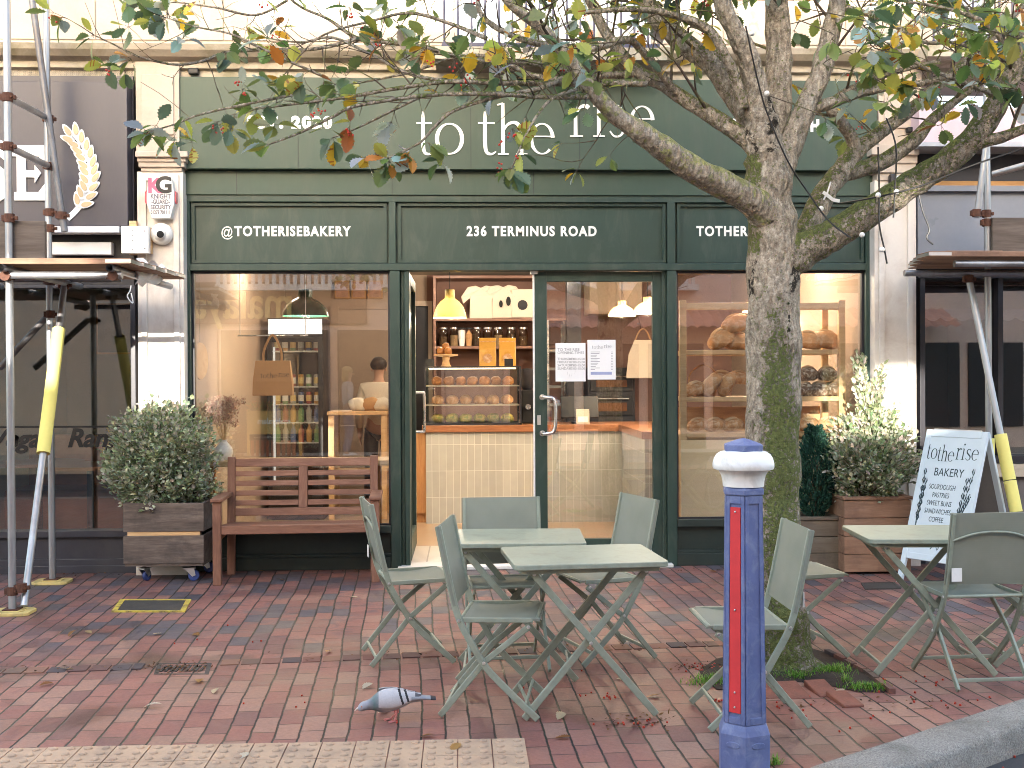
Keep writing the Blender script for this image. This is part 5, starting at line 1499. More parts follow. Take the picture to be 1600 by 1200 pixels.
# left planter on castors ----------------------------------------------------
M_pal = woodmat('weathered_boards', [(.045, .034, .029), (.12, .09, .073), (.25, .20, .165)], 'X', 2.0, .8, .5, dark=(.03, .025, .025))
px0_, px1_ = gd(195, 911), gd(319, 911)
PWx = (px1_ - px0_).length
pl = T('timber_planter', 'weathered grey timber planter box on blue wheeled castors', 'planter', ((px0_ + px1_) / 2) + V((0, .27, 0)), rad(-1))
hw2, hd, zb0, zb1_ = PWx / 2, .27, .145, .60
def boards(nm, zs, m, hw_, hd_, par, th=.022):
    for za, zb in zs:
        for y in (-hd_, hd_ - th): obj(nm, MB().box(-hw_, hw_, y, y + th, za, zb), m, par, bevel=.003)
        for x in (-hw_ + .001, hw_ - th - .001): obj(nm, MB().box(x, x + th, -hd_ + th + .001, hd_ - th - .001, za, zb), m, par, bevel=.003)
boards('board', ((zb0, zb0 + .21), (zb0 + .24, zb1_)), M_pal, hw2, hd, pl)
obj('slat_strip', MB().box(-hw2 + .03, hw2 - .03, -hd + .006, -hd + .018, zb0 + .211, zb0 + .239), M_pine, pl)
cp_ = MB()
for x in (-hw2 + .03, hw2 - .08):
    for y in (-hd + .024, hd - .06): cp_.box(x, x + .05, y, y + .035, zb0, zb1_ - .01)
obj('corner_batten', cp_, M_pal, pl)
obj('base', MB().box(-hw2 + .01, hw2 - .01, -hd + .01, hd - .01, zb0 - .02, zb0 - .001), M_pal, pl)
obj('soil', MB().box(-hw2 + .025, hw2 - .025, -hd + .025, hd - .025, zb1_ - .12, zb1_ - .06), M_soil, pl)
M_cast = mat('blue_castor', (.035, .06, .20), .5, var=.2)
for sx, sy, a in ((-.17, -.19, 70), (.17, -.19, 15), (-.1, .17, 20), (.2, .17, 0)):
    Mc = Matrix.Translation(V((sx, sy, 0))) @ Matrix.Rotation(rad(a), 4, 'Z')
    b_ = MB(); b_.box(-.045, .045, -.035, .035, .097, .104, Mc)
    for s in (-1, 1): b_.add([(Mc @ V(p)) for p in ((-.035, s * .022, .097), (.035, s * .022, .097), (.045, s * .022, .045), (.02, s * .022, .035), (-.035, s * .026, .097), (.035, s * .026, .097), (.045, s * .026, .045), (.02, s * .026, .035))], [(0, 1, 2, 3), (7, 6, 5, 4), (0, 4, 5, 1), (1, 5, 6, 2), (2, 6, 7, 3), (3, 7, 4, 0)])
    co_ = obj('castor', b_, M_alu, pl)
    obj('wheel', MB().lathe([(.012, -.014), (.036, -.014), (.042, -.009), (.042, .009), (.036, .014), (.012, .014)], 18, Mc @ Matrix.Translation(V((.032, 0, .042))) @ Matrix.Rotation(rad(90), 4, 'X')), M_cast, co_, smooth=True)

# planters by the bread window ------------------------------------------------
M_cedar = woodmat('cedar_boards', [(.15, .075, .042), (.25, .14, .085), (.36, .22, .15)], 'X', 1.8, .65, .3, dark=(.10, .05, .035))
M_greyb = woodmat('grey_brown_boards', [(.075, .058, .04), (.14, .11, .078), (.20, .17, .125)], 'X', 1.8, .75, .35, dark=(.05, .04, .03))
def planter(px0, px1, pyb, pyt, depth, m, n, label):
    y = gd((px0 + px1) / 2, pyb).y
    a, b_ = pt(px0, pyb, y), pt(px1, pyb, y); zt_ = Z(pyt, y, (px0 + px1) / 2)
    t = T('timber_planter', label, 'planter', ((a.x + b_.x) / 2, y + depth / 2, 0))
    hw_ = (b_.x - a.x) / 2
    zs = [(.02 + (zt_ - .045) * k / n, .02 + (zt_ - .045) * (k + 1) / n - .005) for k in range(n)]
    boards('board', zs, m, hw_ - .012, depth / 2 - .012, t)
    rim = MB(); h_ = depth / 2
    rim.box(-hw_, hw_, -h_, -h_ + .05, zt_ - .025, zt_); rim.box(-hw_, hw_, h_ - .05, h_, zt_ - .025, zt_); rim.box(-hw_, -hw_ + .05, -h_ + .0505, h_ - .0505, zt_ - .025, zt_); rim.box(hw_ - .05, hw_, -h_ + .0505, h_ - .0505, zt_ - .025, zt_)
    obj('rim', rim, m, t, bevel=.003)
    obj('soil', MB().box(-hw_ + .036, hw_ - .036, -h_ + .036, h_ - .036, zt_ - .12, zt_ - .06), M_soil, t)
    return t, zt_
pB, zB = planter(1318, 1427, 898, 776, .40, M_cedar, 4, 'reddish cedar planter box holding the tall variegated shrub')
pC, zC = planter(1240, 1316, 894, 808, .34, M_greyb, 3, 'small grey brown planter box holding the dwarf conifer')

# sandwich board ------------------------------------------------------------
sbw, sbh = .52, 1.12
sb = T('sandwich_board', 'white A-frame sandwich board with bakery menu lettering', 'sign', gd(1497, 910), rad(-60))
# local: width along x, panels lean in +/-y; front panel faces -y
M_bwhite = mat('board_white', (.54, .63, .69), .45, var=.04, bmp=0)
spread = .36
def panel(s, nm):
    nrm = V((0, s * sbh, spread)).normalized()
    def q(x, u, d): return V((x, s * spread * (1 - u), sbh * u)) + nrm * d
    b_ = MB()
    def slab(x0, x1, u0, u1, d0, d1):
        b_.add([q(x0, u0, d0), q(x1, u0, d0), q(x1, u1, d0), q(x0, u1, d0), q(x0, u0, d1), q(x1, u0, d1), q(x1, u1, d1), q(x0, u1, d1)], [(3, 2, 1, 0), (4, 5, 6, 7), (0, 1, 5, 4), (1, 2, 6, 5), (2, 3, 7, 6), (3, 0, 4, 7)])
    w = sbw / 2
    slab(-w, -w + .045, .0, 1, -.012, .012); slab(w - .045, w, .0, 1, -.012, .012); slab(-w + .045, w - .045, .955, 1, -.012, .012); slab(-w + .045, w - .045, .16, .20, -.012, .012)
    fo = obj(nm, b_, M_bwhite, sb, bevel=.003)
    b_ = MB(); slab(-w + .045, w - .045, .20, .955, -.006, .008); 
    obj('writing_panel', b_, M_bwhite if s < 0 else M_greyd, fo)
    return q, nrm, fo
M_greyd = mat('board_back_grey', (.20, .20, .20), .7, var=.1)
q, nrm, fpan = panel(-1, 'front_frame')
q2, nrm2, rpan = panel(1, 'rear_frame')
obj('hinge', MB().tube([(-.2, 0, sbh + .004), (.2, 0, sbh + .004)], .008, 8), M_alu, sb)
def onb(x, u): return q(x, u, .0085)
Mloc = XF[sb.name]
def bmat(x, u):
    p = Mloc @ onb(x, u); n_ = Mloc.to_3x3() @ nrm; upv = Mloc.to_3x3() @ V((0, spread, sbh))
    return facing(p, n_, upv)
M_chalk = mat('dark_teal_marker', (.022, .045, .055), .6, bmp=0)
lg = MB()
def blogo(word, x, u, ws, h):
    for ch, w_ in zip(word, ws):
        glyph(lg, ch, 0, 0, w_, h, bmat(x, u), .0006); x += w_ + .006
blogo('to', -.22, .808, (.032, .052), .085); obj('lettering', lg, M_chalk, fpan, world=True); lg = MB(); blogo('the', -.125, .798, (.03, .05, .05), .08); obj('lettering', lg, M_chalk, fpan, world=True); lg = MB(); blogo('rise', .03, .815, (.04, .028, .045, .055), .085)
obj('lettering', lg, M_chalk, fpan, world=True)
for s_, u, sz, xx in (('BAKERY', .725, .088, 0), ('SOURDOUGH', .630, .054, -.03), ('PASTRIES', .578, .054, -.03), ('SWEET BUNS', .526, .054, -.03), ('SANDWICHES', .474, .054, -.03), ('COFFEE', .422, .054, -.03), ('236', .30, .05, 0)):
    text('lettering', s_, sz, M_chalk, fpan, bmat(xx, u), depth=.0005, xs=.66 if sz < .06 else .8)
w_ = MB()
Lq = lambda x, u: tuple(q(x, u, .009))
for (xa, ua, xb, ub) in ((-.195, .26, -.20, .70), (-.195, .26, -.18, .64), (.12, .28, .205, .72), (.12, .28, .165, .66), (.14, .40, .21, .56)):
    P = [Lq(xa + (xb - xa) * i / 8, ua + (ub - ua) * i / 8) for i in range(9)]
    w_.tube(P, .0022, 4)
    for i in range(3, 9):
        for sgn in (-1, 1):
            x, u = xa + (xb - xa) * i / 8, ua + (ub - ua) * i / 8
            w_.tube([Lq(x, u), Lq(x + sgn * .010, u + .025), Lq(x + sgn * .004, u + .045)], (.0015, .005, .001), 4)
w_.tube([Lq(-.03, .235), Lq(.0, .275), Lq(.03, .235), Lq(.05, .27)], .003, 4)
obj('wheat_drawing', w_, M_chalk, fpan)

# bollard -------------------------------------------------------------------
M_bblue = mat('bollard_blue', (.115, .145, .30), .5, var=.18, scale=6, fine=40, bmp=.25, dirt=(.22, .26, .40), dirt_amt=.7, dirt_scale=14)
M_bred = mat('bollard_red', (.60, .04, .045), .5, var=.12, fine=50, bmp=.1)
M_bwh = mat('bollard_white', (.84, .83, .80), .5, var=.05, fine=40, bmp=.12, dirt=(.30, .25, .2), dirt_amt=.35, dirt_scale=11)
bp = gd(1163, 1210)
sB = 1750 / (bp.y + 9)
def bz(py): return 1.54 - (py - 588) / sB
bo = T('bollard', 'blue hexagonal cast iron bollard with red stripes and white mushroom head', 'bollard', (bp.x, bp.y, 0), 0)
view = math.atan2(-9 - bp.y, 0 - bp.x)
ph0 = view + rad(4)
rS = 35 / sB
def hx(r, z): return (r, z)
b_ = MB().lathe([(44 / sB, 0), (44 / sB, bz(1148)), (41 / sB, bz(1140)), (37 / sB, bz(1132))], 6, phase=ph0); base = obj('base', b_, M_bblue, bo, bevel=.004)
r0, r1 = 37.5 / sB, 32 / sB; za, zb = bz(1132) + .0005, bz(776)
b_ = MB().lathe([(r0 * .93, za), (r1 * .93, zb)], 6, phase=ph0)
for k in range(6):
    a = ph0 + k * math.pi / 3 + math.pi / 6
    nrm_ = V((math.cos(a), math.sin(a), 0)); tg_ = V((-math.sin(a), math.cos(a), 0))
    ap0, ap1 = r0 * .93 * math.cos(math.pi / 6), r1 * .93 * math.cos(math.pi / 6)
    hw0, hw1 = r0 * .93 * .5, r1 * .93 * .5
    def qq(u, v_, d): 
        z = za + (zb - za) * v_; ap = ap0 + (ap1 - ap0) * v_; hh = hw0 + (hw1 - hw0) * v_
        return tuple(nrm_ * (ap + d) + tg_ * hh * u + V((0, 0, z)))
    def fl(u0, u1, v0, v1, d):
        b_.add([qq(u0, v0, -.002), qq(u1, v0, -.002), qq(u1, v1, -.002), qq(u0, v1, -.002), qq(u0, v0, d), qq(u1, v0, d), qq(u1, v1, d), qq(u0, v1, d)], [(4, 5, 6, 7), (0, 1, 5, 4), (1, 2, 6, 5), (2, 3, 7, 6), (3, 0, 4, 7)])
    fl(-1.0, -.62, .0, 1, .0065); fl(.62, 1.0, .0, 1, .0065); fl(-.619, .619, .0, .03, .0064); fl(-.619, .619, .965, 1, .0064)
shaft = obj('shaft', b_, M_bblue, bo, bevel=.002)
for k in range(6):
    a = ph0 + k * math.pi / 3 + math.pi / 6
    nrm_ = V((math.cos(a), math.sin(a), 0)); tg_ = V((-math.sin(a), math.cos(a), 0))
    ap0, ap1 = r0 * .93 * math.cos(math.pi / 6), r1 * .93 * math.cos(math.pi / 6); hw0, hw1 = r0 * .93 * .5, r1 * .93 * .5
    if k % 2 == 1:
        s_ = MB(); P = []
        for u, v_ in ((-.56, .05), (.56, .05), (.56, .95), (-.56, .95)):
            ap = ap0 + (ap1 - ap0) * v_; hh = hw0 + (hw1 - hw0) * v_; P.append(nrm_ * (ap + .001) + tg_ * hh * u + V((0, 0, za + (zb - za) * v_)))
        s_.add([tuple(p) for p in P] + [tuple(p + nrm_ * .005) for p in P], [(4, 5, 6, 7), (0, 1, 5, 4), (1, 2, 6, 5), (2, 3, 7, 6), (3, 0, 4, 7)])
        for v_ in (.08, .22, .55, .90):
            ap = ap0 + (ap1 - ap0) * v_
        so_ = obj('red_stripe', s_, M_bred, shaft)
        sc2 = MB()
        for v_ in (.075, .14, .50, .93):
            ap = ap0 + (ap1 - ap0) * v_
            sc2.sphere(nrm_ * (ap + .007) + V((0, 0, za + (zb - za) * v_)), .0045, 8, 5)
        obj('screw', sc2, M_alu, so_, smooth=True)
b_ = MB().lathe([(33 / sB, zb + .0005), (35 / sB, zb + .004), (35 / sB, bz(766)), (32 / sB, bz(763))], 6, phase=ph0); obj('collar', b_, M_bblue, bo, bevel=.003)
b_ = MB().lathe([(32 / sB, bz(763) + .0005), (32.5 / sB, bz(755)), (34.5 / sB, bz(746)), (38 / sB, bz(739.5)), (43 / sB, bz(736.5)), (46.5 / sB, bz(735.5)), (48 / sB, bz(732)), (48 / sB, bz(727)), (46 / sB, bz(719)), (42 / sB, bz(712.5)), (36 / sB, bz(708.5)), (26 / sB, bz(706))], 36)
obj('head', b_, M_bwh, bo, smooth=True, angle=50)
b_ = MB().lathe([(33 / sB, bz(707)), (33.5 / sB, bz(697)), (25 / sB, bz(694)), (10 / sB, bz(689)), (.001, bz(687))], 6, phase=ph0); obj('cap', b_, M_bblue, bo, bevel=.003)
a = ph0 + math.pi / 6 + math.pi * 5 / 3
for k in range(6):
    a = ph0 + k * math.pi / 3 + math.pi / 6
    if math.cos(a - view) > .55:
        nrm_ = V((math.cos(a), math.sin(a), 0))
        pl_ = MB().lathe([(.001, 0), (.030, 0), (.028, .004), (.001, .004)], 20, facing(nrm_ * (44 / sB * math.cos(math.pi / 6) - .001) + V((0, 0, bz(1163))), nrm_) @ Matrix.Diagonal((1, .42, 1, 1)))
        obj('maker_plate', pl_, M_bblue, base, bevel=.001)

# scaffolds ---------------------------------------------------------------------
M_galv = mat('galvanised_tube', (.33, .34, .36), .42, metal=.75, var=.25, scale=5, fine=30, bmp=.15, stretch=(1, 1, .2), dirt=(.16, .11, .08), dirt_amt=.5, dirt_scale=4)
M_galvd = mat('dark_tube', (.16, .16, .17), .5, metal=.6, var=.3, scale=5, bmp=.15, dirt=(.10, .07, .05), dirt_amt=.5)
M_rust = mat('rusty_coupler', (.10, .045, .03), .8, metal=.3, var=.4, scale=30, fine=90, bmp=.4)
M_foam = mat('yellow_foam', (.72, .66, .20), .8, var=.06, scale=5, fine=40, bmp=.15)
M_plank = woodmat('scaffold_plank', [(.15, .075, .045), (.27, .155, .10), (.36, .24, .17)], 'X', 1.6, .8, .4, dark=(.10, .06, .05))
M_toe = woodmat('grey_toe_board', [(.055, .042, .034), (.12, .095, .078), (.20, .165, .14)], 'X', 1.4, .85, .5)
M_pad = mat('yellow_base_plastic', (.58, .45, .17), .6, var=.15, scale=8, bmp=.1, dirt=(.2, .14, .08), dirt_amt=.5)
TR = .0242
def coupler(par, p, ax=(0, 0, 1)):
    mb = MB()
    p = V(p); q_ = V(ax).to_track_quat('Z', 'Y').to_matrix().to_4x4()
    mb.lathe([(TR + .001, -.028), (TR + .009, -.028), (TR + .009, .028), (TR + .001, .028)], 12, Matrix.Translation(p) @ q_)
    mb.box(-.045, -.024, -.018, .018, -.02, .02, Matrix.Translation(p)); mb.box(.024, .052, -.012, .012, -.012, .012, Matrix.Translation(p))
    mb.tube([p + V((.03, -.03, 0)), p + V((.03, .045, 0))], .008, 6)
    obj('coupler', mb, M_rust, par, world=True)
scf = T('scaffold', 'tube scaffold with plank deck standing before the charcoal cafe', 'scaffold', (gd(20, 958).x, gd(20, 958).y, 0))
pa = gd(19, 959); pb_ = gd(84, 911)
ya, yb = pa.y, pb_.y
xa_ = pt(16, 500, ya).x; xb_ = pt(79, 500, yb).x
cpl = scf
def pole(nm, p, q_, m=M_galv, r=TR, par=None): return obj(nm, MB().tube([tuple(p), tuple(q_)], r, 14), m, par or scf, world=True, smooth=True)
pole('standard', (xa_, ya, .02), (xa_ - .01, ya, 5.5)); pole('standard', (xb_, yb, .02), (xb_ - .02, yb, 5.5))
def padm(p, par):
    b_ = MB(); P = [(-.13, -.07), (-.10, -.10), (.10, -.10), (.13, -.07), (.13, .07), (.10, .10), (-.10, .10), (-.13, .07)]
    b_.prism(P, .001, .022); b_.prism([(x * .62, y * .62) for x, y in P], .0225, .028)
    b_.v = [tuple(V(v_) + V((p[0], p[1], 0))) for v_ in b_.v]
    o = obj('sole_pad', b_, M_pad, par, world=True, bevel=.005)
    obj('base_plate', MB().box(p[0] - .05, p[0] + .05, p[1] - .05, p[1] + .05, .0285, .036), M_rust, o, world=True)
padm((xa_, ya), scf); padm((xb_, yb), scf)
zdeck = pt(100, 418, ya).z
b0 = V((xa_ + .075, ya - .0, .05)); b1 = pt(101, 442, yb - .06)
brace = pole('brace', b0, b1)
f0, f1 = b0.lerp(b1, .44), b0.lerp(b1, .84)
obj('foam_sleeve', MB().tube([f0, f0.lerp(f1, .5), f1], .045, 16), M_foam, brace, world=True, smooth=True)
pole('brace', pt(46, -30, yb - .12), pt(101, 362, yb - .12), M_galvd)
pole('brace', pt(0, 575, yb + .15), pt(78, 490, yb + .06), M_galvd)
for py0, py1 in ((152, 186), (229, 260)):
    pole('transom', pt(13, py0, ya + .05), V((xb_, yb - .05, pt(75, py1, yb).z)))
    coupler(cpl, (xa_ - .005, ya, pt(13, py0, ya).z)); coupler(cpl, (xb_, yb, pt(75, py1, yb).z))
pole('ledger', pt(-160, 430, ya - .05), pt(191, 430, ya - .05)); pole('ledger', pt(-160, 436, yb), pt(190, 436, yb), M_galvd)
zt3 = pt(170, 418, ya - .15).z
for px in (0, 170, -150):
    xx = pt(px, 418, ya - .15).x
    obj('transom', MB().tube([(xx, ya - .14, zt3), (xx, yb + .25, zt3)], TR, 14, caps=False).tube([(xx, ya - .139, zt3), (xx, yb + .249, zt3)], TR * .82, 14, caps=False), M_galv, scf, world=True, smooth=True)
    coupler(cpl, (xx, ya - .05, zt3 - .045), (0, 1, 0))
zd0 = zt3 + TR + .002
dx1_ = pt(212, 400, ya).x
for k in range(5):
    y = ya - .12 + k * .232
    obj('deck_plank', MB().box(dx1_ - 3.2 + R.uniform(-.1, .1), dx1_ + .015 * k, y, y + .224, zd0 + .001 * (k % 2), zd0 + .038), M_plank, scf, world=True, bevel=.003)
    obj('plank_band', MB().box(dx1_ - .16, dx1_ + .016 * k + .004, y - .001, y + .225, zd0 + .008, zd0 + .030), M_alu, scf, world=True)
x0t = pt(-160, 370, ya + .03).x; x1t = pt(70, 370, ya + .03).x
obj('toe_board', MB().box(x0t, x1t, ya + .03, ya + .068, zd0 + .041, pt(50, 345, ya + .03).z), M_toe, scf, world=True, bevel=.003)
for p_ in ((xa_, ya, pt(15, 431, ya).z), (xb_, yb, pt(78, 440, yb).z), (xb_ + .0, yb, pt(80, 491, yb).z), (xb_, yb, pt(78, 332, yb).z), (pt(97, 337, yb - .12).x, yb - .12, pt(97, 337, yb - .12).z), (xa_, ya, pt(18, 341, ya).z), (pt(101, 446, yb - .06).x, yb - .06, pt(101, 446, yb - .06).z), (xa_ + .06, ya, .17), (xa_, ya, .15), (xb_, yb, pt(78, 357, yb).z)):
    coupler(cpl, p_)
nt_ = MB()
def net(u, v_):
    a = pt(212 + 48 * u * (1 - .25 * v_), 404 + 12 * u + (42 - 18 * u) * v_, ya + .35 + .4 * u)
    return a + V((.02 * math.sin(v_ * 9 + u * 5), .05 * math.sin(u * 11 + v_ * 4), .015 * math.sin(u * 14)))
nt_.grid(net, 16, 12); obj('netting', nt_, mat('white_netting', (.82, .82, .83), .8, var=.1, scale=20, bmp=.4), scf, world=True, smooth=True)

sc2_ = T('scaffold', 'tube scaffold with yellow foam sleeves before the restaurant', 'scaffold', (gd(1552, 908).x, gd(1552, 908).y, 0))
yc = gd(1552, 900).y; yd = yc - .55
def pole2(nm, p, q_, m=M_galv): return obj(nm, MB().tube([tuple(p), tuple(q_)], TR, 14), m, sc2_, world=True, smooth=True)
xs1 = pt(1542, 500, yc).x
s1 = pole2('standard', (xs1 + .02, yc, .02), (xs1 - .01, yc, 5.5))
padm((xs1 + .02, yc), sc2_)
p0, p1 = pt(1514, 436, yc - .08), pt(1602, 870, yd)
b2_ = pole2('brace', p0, p1)
fa, fb_ = pt(1568, 678, 0), None
def lerp_py(p, q_, py):
    lo, hi = 0, 1
    for _ in range(30):
        m_ = (lo + hi) / 2; w = p.lerp(q_, m_) - CAM
        yy = 600 - FPX * w.dot(_U) / w.dot(_F)
        if yy < py: lo = m_
        else: hi = m_
    return p.lerp(q_, lo)
obj('foam_sleeve', MB().tube([lerp_py(p0, p1, 679), lerp_py(p0, p1, 750)], .044, 16), M_foam, b2_, world=True, smooth=True)
obj('foam_sleeve', MB().tube([lerp_py(p0, p1, 751.5), lerp_py(p0, p1, 800)], .044, 16), M_foam, b2_, world=True, smooth=True)
zf0, zf1 = pt(1545, 800, yc).z, pt(1545, 685, yc).z
obj('foam_sleeve', MB().tube([(xs1 + .015, yc, zf0), (xs1 + .012, yc, zf1)], .043, 16), M_foam, s1, world=True, smooth=True)
pole2('brace', pt(1526, 340, yc - .07), pt(1551, 150, yc - .12))
pole2('ledger', pt(1491, 412, yd), pt(1800, 412, yd)); pole2('ledger', pt(1413, 427, yc - .05), pt(1800, 427, yc - .05)); pole2('ledger', pt(1552, 272, yc - .3), pt(1720, 225, yc - .9))
cpl = sc2_
for p_ in ((xs1, yc, pt(1542, 334, yc).z), (pt(1526, 333, yc - .07).x, yc - .07, pt(1526, 333, yc - .07).z), (xs1, yc, pt(1542, 427, yc).z), (p0.x, p0.y, p0.z), (xs1, yc, pt(1542, 348, yc).z)): coupler(cpl, p_)
zd1 = pt(1540, 402, yd).z
for k in range(4):
    y = yd - .05 + k * .232
    xst = pt((1452, 1446, 1440, 1437)[k], 395, y).x
    obj('deck_plank', MB().box(xst, xst + 2.2, y, y + .224, zd1 + .001 * (k % 2), zd1 + .038), M_plank, sc2_, world=True, bevel=.003)
    obj('plank_band', MB().box(xst - .003, xst + .16, y - .001, y + .225, zd1 + .008, zd1 + .030), M_alu, sc2_, world=True)
xst = pt(1470, 385, yc - .2).x
obj('deck_plank', MB().box(xst, xst + .42, yc - .30, yc - .08, zd1 + .040, zd1 + .076), M_plank, sc2_, world=True, bevel=.003)
xst = pt(1551, 365, yd + .5).x
obj('toe_board', MB().box(xst, xst + 1.2, yd + .50, yd + .538, zd1 + .041, pt(1570, 340, yd + .5).z), M_toe, sc2_, world=True, bevel=.003)

# fixtures on the stone piers ------------------------------------------------------
yp = -.15
al = T('alarm_box', 'white security alarm box with lettering on the pier above the camera', 'alarm box', pt(251, 306, yp))
P = [(233, 279), (268, 279), (272, 300), (272, 318), (266, 341), (237, 341), (229, 318), (229, 300)]
def pp(mb, P, y0, y1):
    q_ = [pt(a, b2, y0) for a, b2 in P]; n_ = len(q_)
    mb.add([tuple(p) for p in q_] + [(p.x, y1, p.z) for p in q_], [tuple(reversed(range(n_))), tuple(range(n_, 2 * n_))] + [(i, (i + 1) % n_, n_ + (i + 1) % n_, n_ + i) for i in range(n_)])
b_ = MB(); pp(b_, P, yp - .07, yp + .01); obj('cover', b_, M_wpaint, al, world=True, bevel=.006)
b_ = MB(); pp(b_, [(226.5, 300), (230, 296), (230, 320), (226.5, 316)], yp - .05, yp); pp(b_, [(270.5, 296), (275, 300), (275, 316), (270.5, 320)], yp - .05, yp); obj('strobe_lens', b_, mat('red_lens', (.5, .06, .09), .3, bmp=0), al, world=True)
ya_ = yp - .072
M_gtxt = mat('grey_print', (.13, .12, .15), .7, bmp=0)
text('lettering', 'G', .175, M_black, al, facing(pt(256, 290, ya_)), bold=.006, depth=.0006)
text('lettering', 'K', .16, mat('rose_print', (.52, .12, .20), .6, bmp=0), al, facing(pt(241, 291, ya_)), bold=.006, depth=.0005)
for s_, py, sz in (('KNIGHT', 307, .052), ('-GUARD-', 315.5, .048), ('SECURITY', 324, .046), ('01273 701111', 332, .040)):
    text('lettering', s_, sz, M_gtxt, al, facing(pt(251, py, ya_)), depth=.0005, xs={'KNIGHT': .80, '-GUARD-': .72, 'SECURITY': .76, '01273 701111': .66}[s_], bold=.0012)
cm = T('cctv_camera', 'white dome security camera below the alarm box', 'camera', pt(253, 366, yp))
c0 = pt(253, 366, yp)
Md = Matrix.Translation(c0) @ Matrix.Rotation(rad(90), 4, 'X')
obj('housing', MB().lathe([(.001, -.01), (.086, -.01), (.086, .02), (.075, .045), (.05, .06), (.001, .062)], 28, Md), M_wpaint, cm, world=True, smooth=True)
obj('ball', MB().sphere(c0 + V((.0, -.05, -.005)), .052, 18, 12), M_wpaint, cm, world=True, smooth=True)
dl = V((.25, -.9, -.15)).normalized()
obj('lens', MB().lathe([(.001, .045), (.027, .045), (.027, .054), (.001, .056)], 18, Matrix.Translation(c0 + V((0, -.05, -.005))) @ dl.to_track_quat('Z', 'Y').to_matrix().to_4x4()), M_black, cm, world=True, smooth=True)
jb = T('junction_box', 'white electrical junction box on timber battens by the shop corner', 'junction box', pt(208, 375, -.20))
b_ = MB(); pbox(b_, 189, 232, 353, 396, -.26, -.20); obj('cover', b_, M_wpaint, jb, world=True, bevel=.006)
b_ = MB(); pbox(b_, 202, 213, 345, 398, -.198, -.151); pbox(b_, 226, 236, 356, 396, -.199, -.151); obj('batten', b_, M_pine, jb, world=True)
b_ = MB()
for px, py in ((226, 361), (226, 388), (207, 360), (207, 368), (207, 376), (207, 390)): b_.sphere(pt(px, py, -.261), .006, 8, 5)
obj('screw', b_, M_galv, jb, world=True)
cv = MB(); cv.tube(cr([tuple(pt(a, b2, yp - .02)) for a, b2 in ((205, 446), (203, 455), (199, 462), (203, 470), (208, 473), (205, 458))], 5), .005, 6)
single('loose_cable', cv, M_wpaint, 'short looped white cable hanging beside the cafe window corner', 'cable')
al2 = T('alarm_siren', 'small round white siren with dark bracket on the pier behind the tree', 'siren', pt(1397, 291, -.15))
obj('bracket', MB().box(-.05, .0, -.06, .0, -.09, .09), M_chard, al2, bevel=.01)
obj('dome', MB().lathe([(.001, .12), (.05, .115), (.075, .08), (.085, .03), (.085, 0), (.001, 0)], 20, Matrix.Translation(V((.045, 0, 0))) @ Matrix.Rotation(rad(90), 4, 'X')), M_wpaint, al2, smooth=True)
fx = single('ledge_fitting', MB().box(-.04, .04, -.05, .0, -.025, .025), M_black, 'small black fitting on the ledge at the fascia corner', 'fitting', bevel=.01); fx.location = pt(304, 113, -.06)
fx = single('floodlight_bracket', MB().box(-.04, .04, -.05, .0, -.02, .02), M_black, 'small black fitting on the pier near the pink sign', 'fitting', bevel=.008); fx.location = pt(1422, 204, -.125)

# ground covers ------------------------------------------------------------------
M_lid = mat('iron_cover', (.065, .058, .052), .75, metal=.3, var=.35, scale=10, fine=60, bmp=.5)
M_yline = mat('yellow_line_paint', (.50, .38, .06), .7, var=.2, scale=10, bmp=.2, dirt=(.12, .09, .05), dirt_amt=.9, dirt_scale=12)
def quadcover(name, label, c4, z, m, frame_m, fw):
    P = [gd(*p) for p in c4]; c = sum(P, V()) / 4
    t = T(name, label, 'cover', (c.x, c.y, 0))
    def inset(k): return [c + (p - c) * k for p in P]
    b_ = MB(); I = inset(fw)
    b_.add([tuple(p + V((0, 0, -.01))) for p in I] + [tuple(p + V((0, 0, z))) for p in I], [(4, 5, 6, 7)] + [(i, (i + 1) % 4, 4 + (i + 1) % 4, 4 + i) for i in range(4)])
    obj('lid', b_, m, t, world=True)
    b_ = MB()
    for i in range(4):
        j = (i + 1) % 4
        b_.add([tuple(q_ + V((0, 0, zz_))) for zz_ in (-.01, z + .003) for q_ in (P[i], P[j], I[j], I[i])], [(4, 5, 6, 7), (0, 1, 5, 4), (1, 2, 6, 5), (2, 3, 7, 6), (3, 0, 4, 7)])
    obj('frame', b_, frame_m, t, world=True)
    return t
quadcover('manhole_cover', 'rectangular iron cover outlined in worn yellow paint', ((174, 957), (289, 957), (299, 938), (188, 938)), .006, M_lid, M_yline, .86)
quadcover('utility_cover', 'small dark iron cover set in the bricks by the sandwich board', ((1352, 922), (1408, 920), (1398, 911), (1345, 912)), .006, M_lid, M_lid, .85)
dg_ = quadcover('drain_grate', 'small drain grate clogged with dead leaves', ((240, 1054), (326, 1054), (331, 1036), (247, 1036)), -.002, M_soil, M_lid, .84)
b_ = MB()
a, c = gd(247, 1050), gd(325, 1040)
for k in range(9):
    x = a.x + (c.x - a.x) * (k + .5) / 9
    b_.box(x - .006, x + .006, a.y, c.y, -.004, .005)
obj('bars', b_, M_lid, dg_, world=True)
